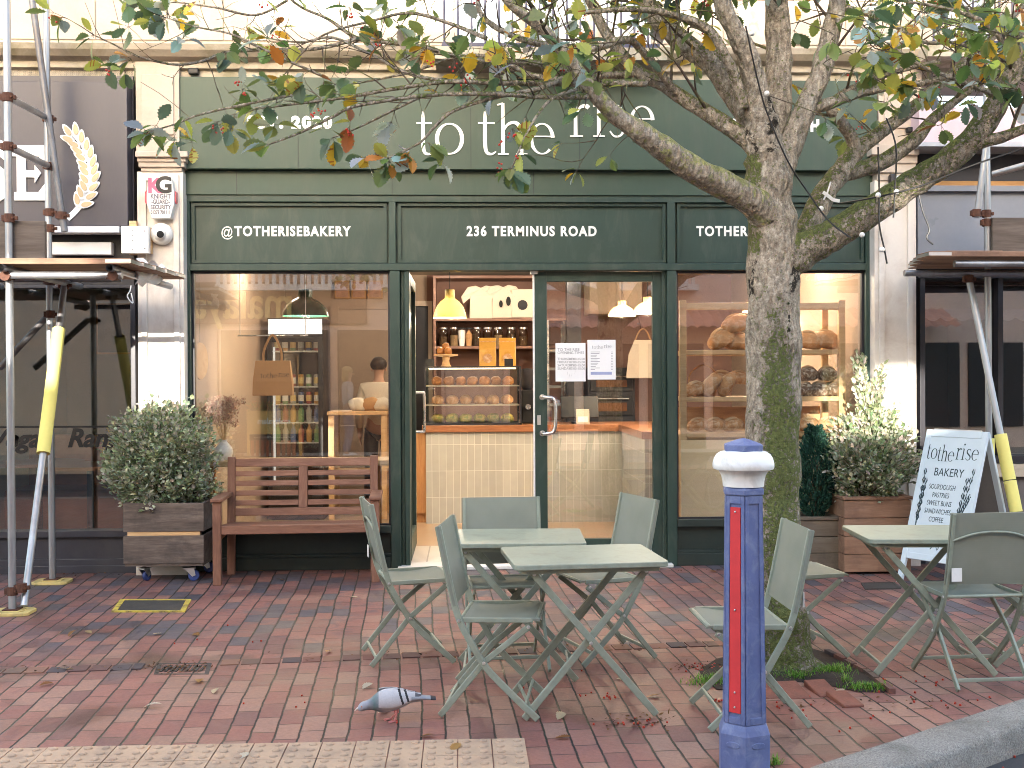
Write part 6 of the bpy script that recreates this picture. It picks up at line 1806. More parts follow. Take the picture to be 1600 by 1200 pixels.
# ================================================================ TREE
def barkmat(name, moss_amt, base=((.13, .105, .08), (.32, .272, .215), (.54, .485, .40))):
    m, nt, b = nodes(name)
    tc = N(nt, 'ShaderNodeTexCoord'); v = coord(nt, (1, 1, .38))
    vo = N(nt, 'ShaderNodeTexVoronoi'); vo.inputs['Scale'].default_value = 42; L(nt, v, vo.inputs['Vector'])
    n1 = noise(nt, v, 34, 6, .7, .6); n2 = noise(nt, tc.outputs['Object'], 4.5, 5, .65); n3 = noise(nt, tc.outputs['Object'], 70, 4, .7)
    r = ramp(nt, [(.36, base[0]), (.5, base[1]), (.63, base[2])]); L(nt, mth(nt, 'ADD', mth(nt, 'MULTIPLY', n1, .5), mth(nt, 'MULTIPLY', n3, .5)), r.inputs[0])
    c = r.outputs[0]
    # pale lichen flecks
    lk = ramp(nt, [(.56, (0, 0, 0)), (.62, (1, 1, 1))]); L(nt, noise(nt, tc.outputs['Object'], 58, 5, .75), lk.inputs[0])
    c = mixc(nt, mth(nt, 'MULTIPLY', lk.outputs[0], n2), c, (.60, .57, .48))
    at = N(nt, 'ShaderNodeAttribute'); at.attribute_name = 'tone'
    sp = N(nt, 'ShaderNodeSeparateColor'); L(nt, at.outputs['Color'], sp.inputs[0])
    n4 = noise(nt, tc.outputs['Object'], 22, 6, .72)
    mk = mth(nt, 'ADD', sp.outputs[0], mth(nt, 'MULTIPLY_ADD', mth(nt, 'ADD', mth(nt, 'MULTIPLY', n4, .6), mth(nt, 'MULTIPLY', n3, .8)), 3.2, -2.15))
    mr = ramp(nt, [(.42, (0, 0, 0)), (.58, (moss_amt,) * 3)]); L(nt, mk, mr.inputs[0])
    mc = ramp(nt, [(.3, (.075, .095, .028)), (.6, (.18, .205, .07)), (.8, (.31, .33, .14))]); L(nt, n3, mc.inputs[0])
    c = mixc(nt, mr.outputs[0], c, mc.outputs[0])
    # dark weeping stains
    dk = mth(nt, 'ADD', sp.outputs[1], mth(nt, 'MULTIPLY_ADD', n4, 2.4, -1.45))
    dr_ = ramp(nt, [(.45, (0, 0, 0)), (.6, (.92, .92, .92))]); L(nt, dk, dr_.inputs[0])
    c = mixc(nt, dr_.outputs[0], c, (.012, .010, .008))
    # yellow-white lichen on lit limbs
    yl = mth(nt, 'ADD', sp.outputs[2], mth(nt, 'MULTIPLY_ADD', n4, 2.6, -1.40))
    yr = ramp(nt, [(.45, (0, 0, 0)), (.62, (.9, .9, .9))]); L(nt, yl, yr.inputs[0])
    yc = ramp(nt, [(.35, (.24, .26, .06)), (.6, (.46, .45, .24))]); L(nt, n3, yc.inputs[0])
    c = mixc(nt, yr.outputs[0], c, yc.outputs[0])
    L(nt, c, b.inputs['Base Color']); b.inputs['Roughness'].default_value = .9; b.inputs['Specular IOR Level'].default_value = .2
    h = mth(nt, 'ADD', mth(nt, 'MULTIPLY', vo.outputs['Distance'], 1.0), mth(nt, 'MULTIPLY', n1, .8))
    h = mth(nt, 'ADD', h, mth(nt, 'MULTIPLY', mr.outputs[0], mth(nt, 'MULTIPLY', n3, 1.2)))
    bump(nt, b, h, 1.0, .022)
    return m
M_bark = barkmat('tree_bark', 1.0)
M_twig = mat('twig_bark', (.070, .050, .038), .85, var=.35, scale=18, fine=60, bmp=.3, dirt=(.20, .22, .07), dirt_amt=.7, dirt_scale=9)
TY = gd(1222, 1046).y
STR = 1750 / (TY + 9.0)
def w3(p): return pt(p[0], p[1], TY + p[2])
def wr(p): return p[3] * (TY + p[2] + 9.0) / 1750
tree = T('street_tree', 'mossy whitebeam street tree with spreading lichened limbs and thinning autumn leaves', 'tree', (gd(1222, 1046).x, TY, 0))
def limbmesh(mb, spec, n, seed, lump=.12, tonef=None, k=6):
    P = cr(spec, k); rings = []
    pts = [w3(p) for p in P]; rs = [max(.002, wr(p)) for p in P]
    t0 = (pts[1] - pts[0]).normalized(); u = t0.orthogonal().normalized()
    o = len(mb.v)
    for i, p in enumerate(pts):
        t = (pts[min(i + 1, len(pts) - 1)] - pts[max(i - 1, 0)]).normalized()
        u = (u - t * u.dot(t)).normalized(); w = t.cross(u); ring = []
        for j in range(n):
            a = 2 * math.pi * j / n
            d = u * math.cos(a) + w * math.sin(a)
            q_ = p + d * rs[i]
            ring.append(p + d * rs[i] * (1 + lump * mnoise.noise(q_ * (2.2 / max(.05, rs[i]) ** .5) + V((seed, 0, 0))) + lump * .4 * mnoise.noise(q_ * 18 + V((0, seed, 0)))))
        rings.append(ring)
    nf = len(mb.f)
    mb.ring_sweep(rings)
    if not hasattr(mb, 'vc'): mb.vc = []
    for i, ring in enumerate(rings):
        for q_ in ring:
            nn = (q_ - pts[i]).normalized(); mb.vc.append(tonef(q_, nn))
    return pts, rs
trunk_spec = [(1232, 1062, .0, 66), (1230, 1046, 0, 54), (1225, 1020, 0, 43), (1219, 960, 0, 39), (1213, 880, 0, 40), (1209, 750, 0, 41), (1207, 600, 0, 42), (1208, 480, 0, 41), (1209, 410, 0, 42), (1204, 335, 0, 37), (1199, 270, 0, 34), (1194, 215, .0, 28), (1184, 160, 0, 22), (1170, 94, -.05, 17), (1150, 50, -.08, 15), (1132, 15, -.1, 14), (1112, -60, -.1, 12), (1085, -200, 0, 8), (1075, -320, .1, 3)]
def sx(c):
    w = c - CAM; return 800 + FPX * w.dot(_Rt) / w.dot(_F), 600 - FPX * w.dot(_U) / w.dot(_F)
def tone_trunk(c, nn):
    px, py = sx(c)
    moss = 0.0
    if py > 430:
        d = (px - (1216 - (py - 700) * -.01)) / 26
        moss = .74 * math.exp(-d * d) if nn.y < .3 else .15
        if py > 640: moss = max(moss, .70 * math.exp(-((px - 1224) / 36) ** 2) if nn.y < .3 else .2)
        if py > 960: moss = max(moss, .5)
        moss *= max(0, min(1, (py - 445) / 150)) * (.45 if px < 1188 else 1)
    elif 240 < py < 400 and px < 1188: moss = .5
    dark = 0
    for (ax, ay, bx_, by_, wd) in ((1180, 410, 1172, 462, 9), (1248, 400, 1236, 470, 12), (1238, 470, 1228, 540, 6), (1183, 300, 1192, 330, 8), (1165, 200, 1182, 235, 9), (1212, 60, 1206, 230, 14)):
        tt = max(0, min(1, ((px - ax) * (bx_ - ax) + (py - ay) * (by_ - ay)) / ((bx_ - ax) ** 2 + (by_ - ay) ** 2)))
        dd = math.hypot(px - ax - tt * (bx_ - ax), py - ay - tt * (by_ - ay)) / wd
        dark = max(dark, .80 * math.exp(-dd * dd * .8))
    return (moss, dark, .0)
tm = MB(); tm.c = []
trunk_pts, trunk_rs = limbmesh(tm, trunk_spec, 40, 3.3, .16, tone_trunk, 9)
trunk = obj('trunk', tm, M_bark, tree, world=True, smooth=True, angle=180)
def tone_limb(yellow, moss):
    def f(c, nn):
        up = max(0, nn.z)
        return (moss * (.35 + .65 * up) + (.18 if up > .35 else 0), 0, yellow * (.45 + .55 * up))
    return f
limbs = [
  # low limb to the fascia, pale with lichen
  ('a', [(1205, 345, -.02, 30), (1186, 322, -.08, 25), (1152, 299, -.15, 23), (1080, 263, -.3, 21), (1012, 214, -.4, 18), (960, 178, -.45, 14), (926, 143, -.48, 12), (902, 109, -.5, 10.5), (852, 49, -.55, 9), (800, 8, -.6, 7.5), (740, -60, -.6, 6), (640, -150, -.5, 4)], .95, .15),
  ('b', [(1188, 240, .05, 17), (1163, 216, .06, 14), (1120, 186, .08, 13), (1075, 158, .1, 12), (1035, 132, .13, 10.5), (1000, 114, .15, 10), (966, 78, .2, 9), (935, 30, .2, 8), (905, -40, .2, 6), (860, -160, .3, 3)], .55, .4),
  ('c', [(1186, 205, .1, 21), (1150, 150, .16, 20), (1112, 98, .2, 18), (1075, 73, .25, 17), (1022, 22, .3, 15), (985, -40, .35, 13), (900, -170, .4, 8), (840, -300, .5, 3)], .1, .25),
  ('d', [(1206, 250, .1, 24), (1212, 180, .16, 24), (1217, 112, .2, 21), (1213, 10, .25, 18), (1200, -150, .35, 12), (1215, -330, .5, 4)], 0, .15),
  ('e', [(1214, 275, 0, 24), (1236, 222, .02, 20), (1254, 180, .03, 18), (1270, 145, .04, 17), (1287, 100, .05, 16), (1305, 20, .1, 14), (1330, -110, .1, 10), (1370, -280, .15, 4)], .05, .12),
  ('f', [(1215, 425, 0, 32), (1238, 402, -.02, 31), (1266, 386, -.05, 29), (1302, 367, -.1, 25), (1345, 341, -.15, 24), (1400, 304, -.22, 22), (1450, 272, -.28, 21), (1500, 236, -.33, 20), (1540, 190, -.38, 19), (1580, 120, -.44, 16), (1612, 40, -.5, 14), (1640, -80, -.5, 10), (1660, -260, -.5, 4)], .05, .72),
  ('g', [(1492, 240, -.33, 14), (1535, 222, -.38, 11), (1566, 214, -.42, 9), (1612, 198, -.5, 7), (1700, 175, -.6, 5), (1800, 165, -.6, 2.5)], .0, .4),
  ('h', [(1222, 405, .0, 20), (1262, 352, .1, 19), (1290, 300, .16, 18), (1318, 264, .2, 17), (1337, 238, .24, 14), (1371, 210, .28, 11), (1412, 180, .32, 10), (1452, 146, .36, 8.5), (1500, 105, .4, 7), (1560, 50, .45, 5), (1640, -40, .5, 3)], .0, .4),
  ('i', [(1312, 270, .2, 14), (1345, 264, .2, 13), (1384, 250, .18, 13), (1431, 216, .15, 11), (1458, 186, .12, 9), (1500, 152, .1, 6.5), (1560, 110, .05, 5), (1650, 60, 0, 3)], .0, .55),
  ('j', [(1340, 248, .23, 11), (1330, 215, .22, 9.5), (1312, 188, .2, 9), (1298, 165, .2, 8), (1330, 140, .15, 6), (1400, 112, .1, 4.5), (1470, 95, .05, 3)], .0, .2),
  ('k', [(1265, 172, .04, 10), (1300, 160, .02, 9), (1335, 148, 0, 7.5), (1380, 138, -.05, 6), (1450, 128, -.1, 4.5), (1540, 100, -.2, 3)], .2, .3),
  ('l', [(1162, 170, -.02, 10), (1150, 125, -.05, 9), (1132, 85, -.1, 8), (1105, 45, -.1, 7), (1050, 22, -.15, 6), (990, 14, -.2, 5), (900, 20, -.25, 3.5)], .15, .55),
]
LB = []     # limb polylines for twigs: (points, radii)
for nm, spec, yel, mo in limbs:
    b_ = MB(); b_.c = []
    P, rs = limbmesh(b_, spec, 22 if spec[0][3] > 18 else 14, ord(nm) * 1.7, .14, tone_limb(yel, mo), 6)
    obj('limb', b_, M_bark, tree, world=True, smooth=True, angle=180)
    LB.append((P, rs))
LB.append((trunk_pts[-50:], trunk_rs[-50:]))
# long thin branches reaching over the fascia (drawn along their own run)
thin = [
  [(1010, 130, -.25, 6), (940, 132, -.3, 5.5), (869, 133, -.35, 5), (780, 131, -.4, 4.6), (700, 131, -.4, 4), (617, 142, -.35, 3.4), (550, 150, -.3, 2.8), (480, 162, -.3, 2.3), (400, 170, -.3, 1.5)],
  [(930, 122, -.48, 6), (895, 109, -.4, 5.5), (830, 101, -.2, 5.2), (760, 97, 0, 4.8), (700, 84, .1, 4.2), (662, 75, .1, 3.8), (600, 66, .1, 3.2), (557, 60, .1, 3), (512, 26, .1, 2.5), (460, 0, .1, 2), (400, -60, .1, 1.5)],
  [(940, 150, -.46, 5), (850, 148, -.6, 4.5), (760, 146, -.7, 4), (662, 146, -.75, 3.5), (557, 162, -.8, 3), (520, 181, -.8, 2.6), (470, 208, -.8, 2.1), (422, 225, -.8, 1.5)],
  [(880, 122, -.48, 4), (839, 139, -.6, 3.6), (780, 152, -.65, 3.2), (711, 172, -.7, 2.8), (680, 200, -.7, 2.4), (655, 225, -.7, 2), (606, 247, -.7, 1.4)],
  [(900, 140, -.5, 3), (865, 150, -.7, 2.6), (840, 178, -.8, 2.2), (818, 222, -.85, 1.7), (800, 262, -.85, 1.2)],
  [(560, 60, .1, 3), (490, 74, .0, 2.9), (400, 80, -.1, 2.7), (347, 80, -.15, 2.4), (317, 94, -.2, 2.3), (272, 104, -.25, 2), (210, 90, -.3, 1.6), (187, 77, -.3, 1.3), (147, 55, -.35, 1)],
  [(512, 122, -.3, 2.6), (455, 95, -.4, 2.2), (400, 70, -.45, 2), (360, 56, -.5, 1.7), (310, 40, -.5, 1.3), (260, 28, -.5, 1)],
  [(470, 146, -.3, 2.4), (385, 165, -.45, 2), (312, 180, -.5, 1.7), (275, 190, -.55, 1.4), (232, 206, -.6, 1)],
  [(1060, 150, .1, 7), (1000, 72, -.1, 6), (975, 60, -.2, 6.5), (930, 77, -.3, 6), (880, 72, -.35, 5.5), (835, 66, -.4, 5), (790, 52, -.4, 4.5), (752, 25, -.4, 4), (745, -20, -.4, 3)],
  [(1000, 115, .15, 6), (940, 118, .1, 5), (890, 122, .1, 4.6), (830, 118, .1, 4), (780, 96, .1, 3.2), (720, 90, .15, 2.6), (640, 112, .2, 2), (560, 130, .2, 1.3)],
  [(705, 128, -.4, 3), (640, 118, -.3, 2.6), (580, 82, -.2, 2.3), (520, 62, -.1, 2), (470, 70, 0, 1.6), (420, 60, 0, 1)],
  [(760, 60, -.4, 3.4), (700, 35, -.3, 3), (640, 22, -.3, 2.5), (580, 30, -.3, 2), (500, 60, -.3, 1.5), (450, 110, -.3, 1)],
  [(450, 0, .1, 2.2), (400, 20, .1, 2), (340, 15, 0, 1.6), (290, 5, 0, 1.2)],
  [(660, 150, -.7, 2.4), (610, 178, -.6, 2), (560, 196, -.5, 1.6), (520, 215, -.5, 1.2)],
  [(1310, 10, .1, 6), (1380, 30, .0, 4.5), (1440, 62, -.1, 3.5), (1500, 70, -.2, 2.8), (1570, 95, -.3, 2)],
  [(1560, 150, -.42, 5), (1500, 128, -.5, 4), (1440, 100, -.55, 3), (1390, 70, -.6, 2)],
  [(1590, 90, -.46, 5), (1540, 40, -.5, 4), (1480, 12, -.5, 3), (1400, 0, -.5, 2)],
]
TH = []
for k, spec in enumerate(thin):
    sp2 = [(p[0], p[1] + (R.uniform(-4, 4) if 0 < i < len(spec) - 1 else 0), p[2], p[3]) for i, p in enumerate(spec)]
    tb_m = MB()
    P, rs = limbmesh(tb_m, sp2, 8, k * 2.1, .12, tone_limb(.2 if k in (8,) else .05, .55 if k < 3 else .25), 6)
    TH.append((P, rs)); obj('branch', tb_m, M_bark, tree, world=True, smooth=True, angle=180)
# leaves: lobed whitebeam blades
M_leaf = vcolmat('whitebeam_leaves', rough=.42, transl=.38, fine=55, bmp=.12, spec=.45)
lf = MB(); lf.c = []
GREEN = [(.085, .135, .045), (.11, .165, .05), (.07, .12, .06), (.14, .19, .055), (.08, .125, .085), (.17, .22, .065)]
YEL = [(.42, .28, .025), (.50, .36, .04), (.38, .20, .02), (.46, .30, .03)]
ORG = [(.30, .11, .02), (.22, .08, .02), (.36, .17, .03)]
PALE = [(.28, .33, .29), (.36, .40, .35), (.22, .28, .27)]
YELG = [(.28, .31, .06), (.34, .36, .08)]
def leafcol():
    r_ = R.random()
    if r_ < .60: c = R.choice(GREEN)
    elif r_ < .75: c = R.choice(YELG)
    elif r_ < .84: c = R.choice(YEL)
    elif r_ < .865: c = R.choice(ORG)
    else: c = R.choice(PALE)
    k = R.uniform(1.1, 1.75); return tuple(min(1, x * k) for x in c)
OUT = [(0, 0), (.10, .06), (.19, .27), (.25, .21), (.33, .43), (.39, .33), (.48, .52), (.54, .40), (.63, .52), (.69, .38), (.77, .43), (.83, .27), (.91, .24), (1.0, 0)]
def wleaf(p, d, nrm, l, w, col, col2=None):
    d = d.normalized(); s = d.cross(nrm); s = s.normalized() if s.length > 1e-4 else d.orthogonal().normalized(); up = s.cross(d)
    o = len(lf.v); n_ = len(OUT)
    droop = R.uniform(-.05, .35); fold = R.uniform(.05, .45); tw = R.uniform(-.25, .25)
    def q_(a, b2):
        return p + d * l * a - up * l * droop * a * a + s * b2 * w * (1 - .1 * fold) + up * (abs(b2) * w * fold + b2 * w * tw * a)
    for a, _ in OUT: lf.v.append(tuple(q_(a, 0)))
    for sgn in (1, -1):
        for a, b2 in OUT[1:-1]: lf.v.append(tuple(q_(a, sgn * b2)))
    L0 = o + n_; R0 = L0 + n_ - 2
    def fc(*ix): lf.f.append(ix); lf.c.append(col if R.random() < .85 or col2 is None else col2)
    fc(o, o + 1, L0); fc(o, R0, o + 1)
    for i in range(1, n_ - 2):
        fc(o + i, o + i + 1, L0 + i, L0 + i - 1); fc(o + i + 1, o + i, R0 + i - 1, R0 + i)
    fc(o + n_ - 2, o + n_ - 1, L0 + n_ - 3); fc(o + n_ - 1, o + n_ - 2, R0 + n_ - 3)
tw = MB()
bry = MB()
leafn = [0]
def rosette(p, d, n_):
    hue = leafcol()
    for i in range(n_):
        dd = (d * R.uniform(.1, .8) + rv() * .9 + V((0, 0, -.25))).normalized()
        c = leafcol() if R.random() < .6 else tuple(x * R.uniform(.85, 1.15) for x in hue)
        c2 = R.choice(ORG) if c[0] > .3 and R.random() < .4 else None
        l = R.uniform(.068, .118)
        st = p + dd * R.uniform(.012, .025)
        tw.tube([tuple(p), tuple(st)], .0012, 3, caps=False)
        wleaf(st, dd, (V((0, 0, 1)) + rv() * .8).normalized(), l, l * R.uniform(.55, .75), c, c2)
        leafn[0] += 1
    if R.random() < .10:
        for _ in range(R.randint(2, 6)):
            q_ = p + V((R.uniform(-.02, .02), R.uniform(-.02, .02), R.uniform(-.055, -.015)))
            tw.tube([tuple(p), tuple(q_)], .0008, 3, caps=False); bry.sphere(q_, .0055, 7, 5)
ZMIN = 2.75
def okp(p): return p.z > ZMIN and (p - CAM).length > 2.6 and p.y < -.45
def twig(p, d, ln, r, depth, dens):
    pts = [p]; dd = d.normalized(); n_ = max(3, int(ln / .07))
    for i in range(n_):
        dd = (dd + rv() * .28 + V((0, 0, .02))).normalized()
        q_ = pts[-1] + dd * ln / n_
        if not okp(q_): break
        pts.append(q_)
    if len(pts) < 3: return
    m_ = len(pts)
    tw.tube([tuple(q_) for q_ in pts], [max(.0012, r * (1 - .75 * i / (m_ - 1))) for i in range(m_)], 5, caps=False)
    if depth > 0:
        for i in range(1, m_ - 1):
            if R.random() < .42:
                side = rv(); side = (side - dd * side.dot(dd)).normalized()
                twig(pts[i], (pts[i + 1] - pts[i]).normalized() * .7 + side, ln * R.uniform(.35, .65), r * .6, depth - 1, dens)
    if R.random() < dens: rosette(pts[-1], dd, R.randint(2, 5))
    for i in range(2, m_ - 1):
        if R.random() < dens * .16: rosette(pts[i], rv(), R.randint(1, 2))
def spawn(P, rs, step, depth, dens, lmin, lmax, start=0, rmax=.02):
    acc = 0
    for i in range(1, len(P)):
        acc += (P[i] - P[i - 1]).length
        if i < start: continue
        if acc > step:
            acc = R.uniform(-.4, .3) * step
            t = (P[i] - P[i - 1]).normalized(); side = rv(); side = (side - t * side.dot(t)).normalized()
            side = (side + V((0, 0, .25))).normalized()
            if okp(P[i] + side * .05): twig(P[i], t * .6 + side, R.uniform(lmin, lmax), min(rmax, max(.0022, rs[i] * .42)), depth, dens)
for P, rs in TH:
    spawn(P, rs, .080, 1, .26, .12, .34, 2, .005)
    rosette(P[-1], (P[-1] - P[-2]).normalized(), 5)
    if okp(P[-1]): twig(P[-1], (P[-1] - P[-2]).normalized(), .2, .003, 1, .9)
for k, (P, rs) in enumerate(LB):
    nm = 'abcdefghijkl-'[k]
    right = nm in 'fghijk'
    spawn(P, rs, .17 if right else .20, 2, .72 if right else .36, .28, .62, 14, .010)
# growth above the picture and toward the street
for P, rs in LB:
    hi = [i for i in range(len(P)) if P[i].z > 3.7]
    for i in hi[::2]:
        for _ in range(2):
            d = (rv() + V((0, 0, .35))).normalized(); twig(P[i], d, R.uniform(.5, 1.1), .009, 2, .75)
# named clusters of leaves where the photograph shows them against the fascia
for px, py, dy, n_ in ((235, 20, -.4, 6), (262, 22, -.4, 8), (285, 60, -.45, 6), (205, 92, -.3, 5), (170, 105, -.3, 5), (195, 110, -.3, 4), (272, 215, -.55, 7), (300, 222, -.5, 4), (245, 195, -.55, 5), (340, 190, -.5, 5), (360, 200, -.4, 5), (378, 140, -.3, 5), (430, 195, -.3, 4), (510, 198, -.6, 4), (547, 196, -.6, 4), (612, 190, -.6, 5), (608, 250, -.7, 7), (640, 240, -.7, 7), (575, 245, -.7, 5), (668, 222, -.7, 5), (690, 250, -.7, 3), (800, 200, -.8, 4), (795, 262, -.85, 5), (812, 235, -.85, 3), (770, 150, -.6, 3), (620, 40, -.3, 5), (570, 30, -.3, 5), (860, 70, -.3, 4), (1005, 90, -.4, 2), (1060, 95, 0, 3)):
    rosette(pt(px, py, TY + dy), rv(), n_)
for px, py in ((168, 113), (385, 145), (368, 128), (672, 98), (780, 222), (782, 260), (783, 272), (729, 122), (725, 130), (490, 180), (503, 175)):
    c = pt(px, py, TY - .6)
    for _ in range(4): bry.sphere(c + rv() * .018, .0055, 7, 5)
def shape_big():
    for px, py, dy in ((1400, 45, -.9), (1445, 20, -.95), (1500, 40, -.9), (1560, 90, -.9), (1380, 130, -.8), (1330, 110, -.7), (1470, 130, -.8), (1545, 55, -.9), (1420, 85, -.85), (1590, 60, -.9), (1300, 60, -.6), (1515, 95, -.9), (1360, 75, -.8), (1385, 160, -.75), (1290, 185, -.5), (1470, 195, -.5), (1370, 95, -.8), (1440, 140, -.8), (1350, 40, -.7), (1490, 80, -.9), (1410, 115, -.8), (1330, 160, -.6), (1570, 20, -.9), (1535, 130, -.7), (1590, 140, -.6)):
        c = pt(px, py, TY + dy); rosette(c, rv(), R.randint(4, 7))
        # the shoot that carries the cluster back to the branch
        tw.tube(cr([tuple(c), tuple(c + V((R.uniform(-.1, .1), .18, .08))), tuple(c + V((R.uniform(-.2, .2), .42, .22)))], 4), .0025, 5)
shape_big()
o = obj('twigs', tw, M_twig, tree, world=True); o['kind'] = 'stuff'
o = obj('leaves', lf, M_leaf, tree, world=True); o['kind'] = 'stuff'
o = obj('berries', bry, mat('red_berry', (.42, .03, .015), .3, var=.2, bmp=0), tree, world=True, smooth=True); o['kind'] = 'stuff'
print('LEAVES', leafn[0], 'twig faces', len(tw.f))
# cable and little lamps left wound in the limbs
ty = TY - .45
sl_ = T('light_string', 'black cable with small pale lamps wound round the tree limbs', 'string light', pt(1340, 320, ty))
cb_ = MB()
yA = TY - .50
runs = [[(1165, 40, -.3), (1185, 130, -.25), (1200, 180, -.22), (1230, 250, -.2), (1262, 300, -.1), (1295, 345, -.28), (1330, 372, -.4)],
        [(1372, 230, -.45), (1374, 300, -.47), (1374, 350, -.48), (1382, 390, -.48), (1386, 412, -.48)],
        [(1385, 185, -.3), (1400, 230, -.42), (1398, 300, -.42), (1396, 340, -.42)],
        [(1310, 318, -.2), (1370, 308, -.42), (1440, 290, -.5), (1520, 258, -.62), (1600, 232, -.66)],
        [(1436, 305, -.45), (1442, 330, -.45), (1452, 358, -.45), (1448, 372, -.45), (1458, 382, -.45)]]
for r_ in runs: cb_.tube(cr([tuple(pt(a, b2, TY + c)) for a, b2, c in r_], 6), .0042, 6)
obj('cable', cb_, M_black, sl_, world=True, smooth=True)
b_ = MB()
for a, b2, c in ((1372, 305, -.48), (1378, 390, -.49), (1283, 326, -.17), (1198, 146, -.24), (1175, 52, -.31), (1401, 300, -.43), (1347, 367, -.35)): b_.sphere(pt(a, b2, TY + c), .014, 10, 7)
obj('lamp', b_, M_wpaint, sl_, world=True, smooth=True)
b_ = MB().sweep(cr([tuple(pt(a, b2, TY + .07)) for a, b2 in ((1286, 300), (1294, 306), (1302, 312), (1312, 314))], 4), (0, 1, 0), .018, .002)
b_.sweep([tuple(pt(a, b2, TY + .066)) for a, b2 in ((1287, 312), (1293, 300), (1298, 284))], (0, 1, 0), .008, .002)
single('ribbon', b_, M_wpaint, 'pale ribbon tied round the thinner tree limb', 'ribbon')
# tree pit: soil, raised bricks, grass
pit = [gd(*p) for p in ((1098, 1062), (1092, 1048), (1120, 1030), (1185, 1016), (1262, 1012), (1322, 1030), (1352, 1055), (1392, 1082), (1340, 1082), (1262, 1064), (1180, 1078), (1120, 1078))]
pc = sum(pit, V()) / len(pit)
b_ = MB(); n_ = len(pit)
b_.v = [tuple(p + V((0, 0, .004))) for p in pit] + [tuple(pc + (p - pc) * .5 + V((0, 0, .02 + .012 * math.sin(i * 2.1)))) for i, p in enumerate(pit)] + [tuple(pc + V((0, 0, .03)))]
for i in range(n_):
    j = (i + 1) % n_; b_.f += [(i, j, n_ + j, n_ + i), (n_ + i, n_ + j, 2 * n_)]
struct('tree_pit_soil', b_, M_soil, smooth=True)
lbk = [((1240, 1083), 20, .115, .2, -2, 9, 'tilted red brick lifted at the grass edge below the trunk'), ((1192, 1083), 20, .115, .2, 2, 9, 'tilted red brick beside the blue bollard'), ((1285, 1080), 22, .115, .2, -4, 8, 'tilted red brick ending the lifted row at the white scrap'), ((1320, 1096), 35, .11, .2, -6, 4, 'loose brick beside the pale scraps')]
for (px, py), ang, w_, l_, zz, tl_, lab in lbk:
    p = gd(px, py)
    b_ = MB().box(-w_ / 2 + .004, w_ / 2 - .004, -l_ / 2, l_ / 2, -.06, 0, Matrix.Rotation(rad(tl_), 4, 'X'))
    t = single('loose_brick', b_, mat('red_brick_loose', (.22, .085, .058), .8, var=.25, scale=10, fine=80, bmp=.5, dirt=(.09, .06, .05), dirt_amt=.5), lab, 'brick', bevel=.006)
    t.location = (p.x, p.y, .019); t.rotation_euler = (0, 0, rad(6))
ed = pavers('pit_edging', [(gd(1352, 1052), gd(1286, 1018), .03), (gd(1395, 1085), gd(1352, 1052), .03)], 9)
ed.v = [(x, y, z * 1.0 + (.02 if z > 0 else 0)) for x, y, z in ed.v]
struct('pit_edging', ed, M_paver)
gr_ = MB(); gr_.c = []
def tuft(px, py, n_, spread, h):
    c = gd(px, py)
    for _ in range(n_):
        p = c + V((R.gauss(0, spread), R.gauss(0, spread * .45), .003)); a = R.uniform(0, 6.28); ln = R.uniform(.3, .6) * h
        d = V((math.cos(a) * .5, math.sin(a) * .5, 1)).normalized(); s = V((-math.sin(a), math.cos(a), 0)) * R.uniform(.0015, .003)
        hh = h * R.uniform(.5, 1.1); o_ = len(gr_.v)
        m1 = p + d * hh * .6; m2 = p + d * hh + V((math.cos(a), math.sin(a), -.4)) * ln * .4
        gr_.v += [tuple(p - s), tuple(p + s), tuple(m1 + s * .8), tuple(m1 - s * .8), tuple(m2)]
        gr_.f += [(o_, o_ + 1, o_ + 2, o_ + 3), (o_ + 3, o_ + 2, o_ + 4)]
        col = R.choice([(.15, .34, .04), (.20, .42, .06), (.12, .28, .04), (.30, .40, .10)]); gr_.c += [col, col]
for a in ((1230, 1062, 130, .05, .05), (1255, 1058, 200, .06, .06), (1285, 1054, 200, .06, .06), (1305, 1052, 140, .04, .06), (1110, 1068, 150, .06, .05), (1125, 1062, 90, .05, .045), (1360, 1078, 170, .05, .045), (1340, 1076, 60, .04, .04), (1322, 1070, 30, .015, .09), (1208, 1196, 60, .02, .045), (1200, 1064, 80, .04, .04)): tuft(*a)
tag(obj('grass', gr_, vcolmat('grass_blades', rough=.6, transl=.35, bmp=0)), 'bright green grass growing in the tree pit and cracks', 'grass', kind='stuff')

# ================================================================ SHRUBS
def shrub(name, label, loc, fn, n_leaf, size, cols, stems, mleaf, cat='shrub', wr_=.55, grpname=None):
    t = T(name, label, cat, loc)
    mb = MB(); mb.c = []
    st = MB(); base = V((0, 0, 0))
    ends = []
    for _ in range(stems):
        p = fn(True); ends.append(p)
        mid = p * .5 + V((R.uniform(-.04, .04), R.uniform(-.04, .04), p.z * .08))
        st.tube(cr([(R.uniform(-.08, .08), R.uniform(-.05, .05), 0), tuple(mid), tuple(p)], 4), [.006, .0055, .005, .0045, .004, .003, .0025, .002, .0012], 5)
    for _ in range(n_leaf):
        if R.random() < .6 and ends:
            e_ = R.choice(ends); k = R.random() ** .45; p = V((e_.x * k, e_.y * k, e_.z * (.15 + .85 * k))) + rv() * .06
        else: p = fn(False)
        if p.z < -.03: continue
        out = V((p.x, p.y, p.z * .3)).normalized() if p.length > .01 else V((0, 0, 1))
        d = (out * .6 + rv() * .8 + V((0, 0, .3))).normalized(); l = size * R.uniform(.65, 1.25)
        leafblade(mb, p, d, (V((0, 0, 1)) + rv() * .9).normalized(), l, l * wr_, tuple(c * R.uniform(.85, 1.15) for c in R.choice(cols)))
    obj('stems', st, M_twig, t); obj('foliage', mb, mleaf, t)
    return t
M_sleaf = vcolmat('shrub_leaves', rough=.45, transl=.38, bmp=0, spec=.4)
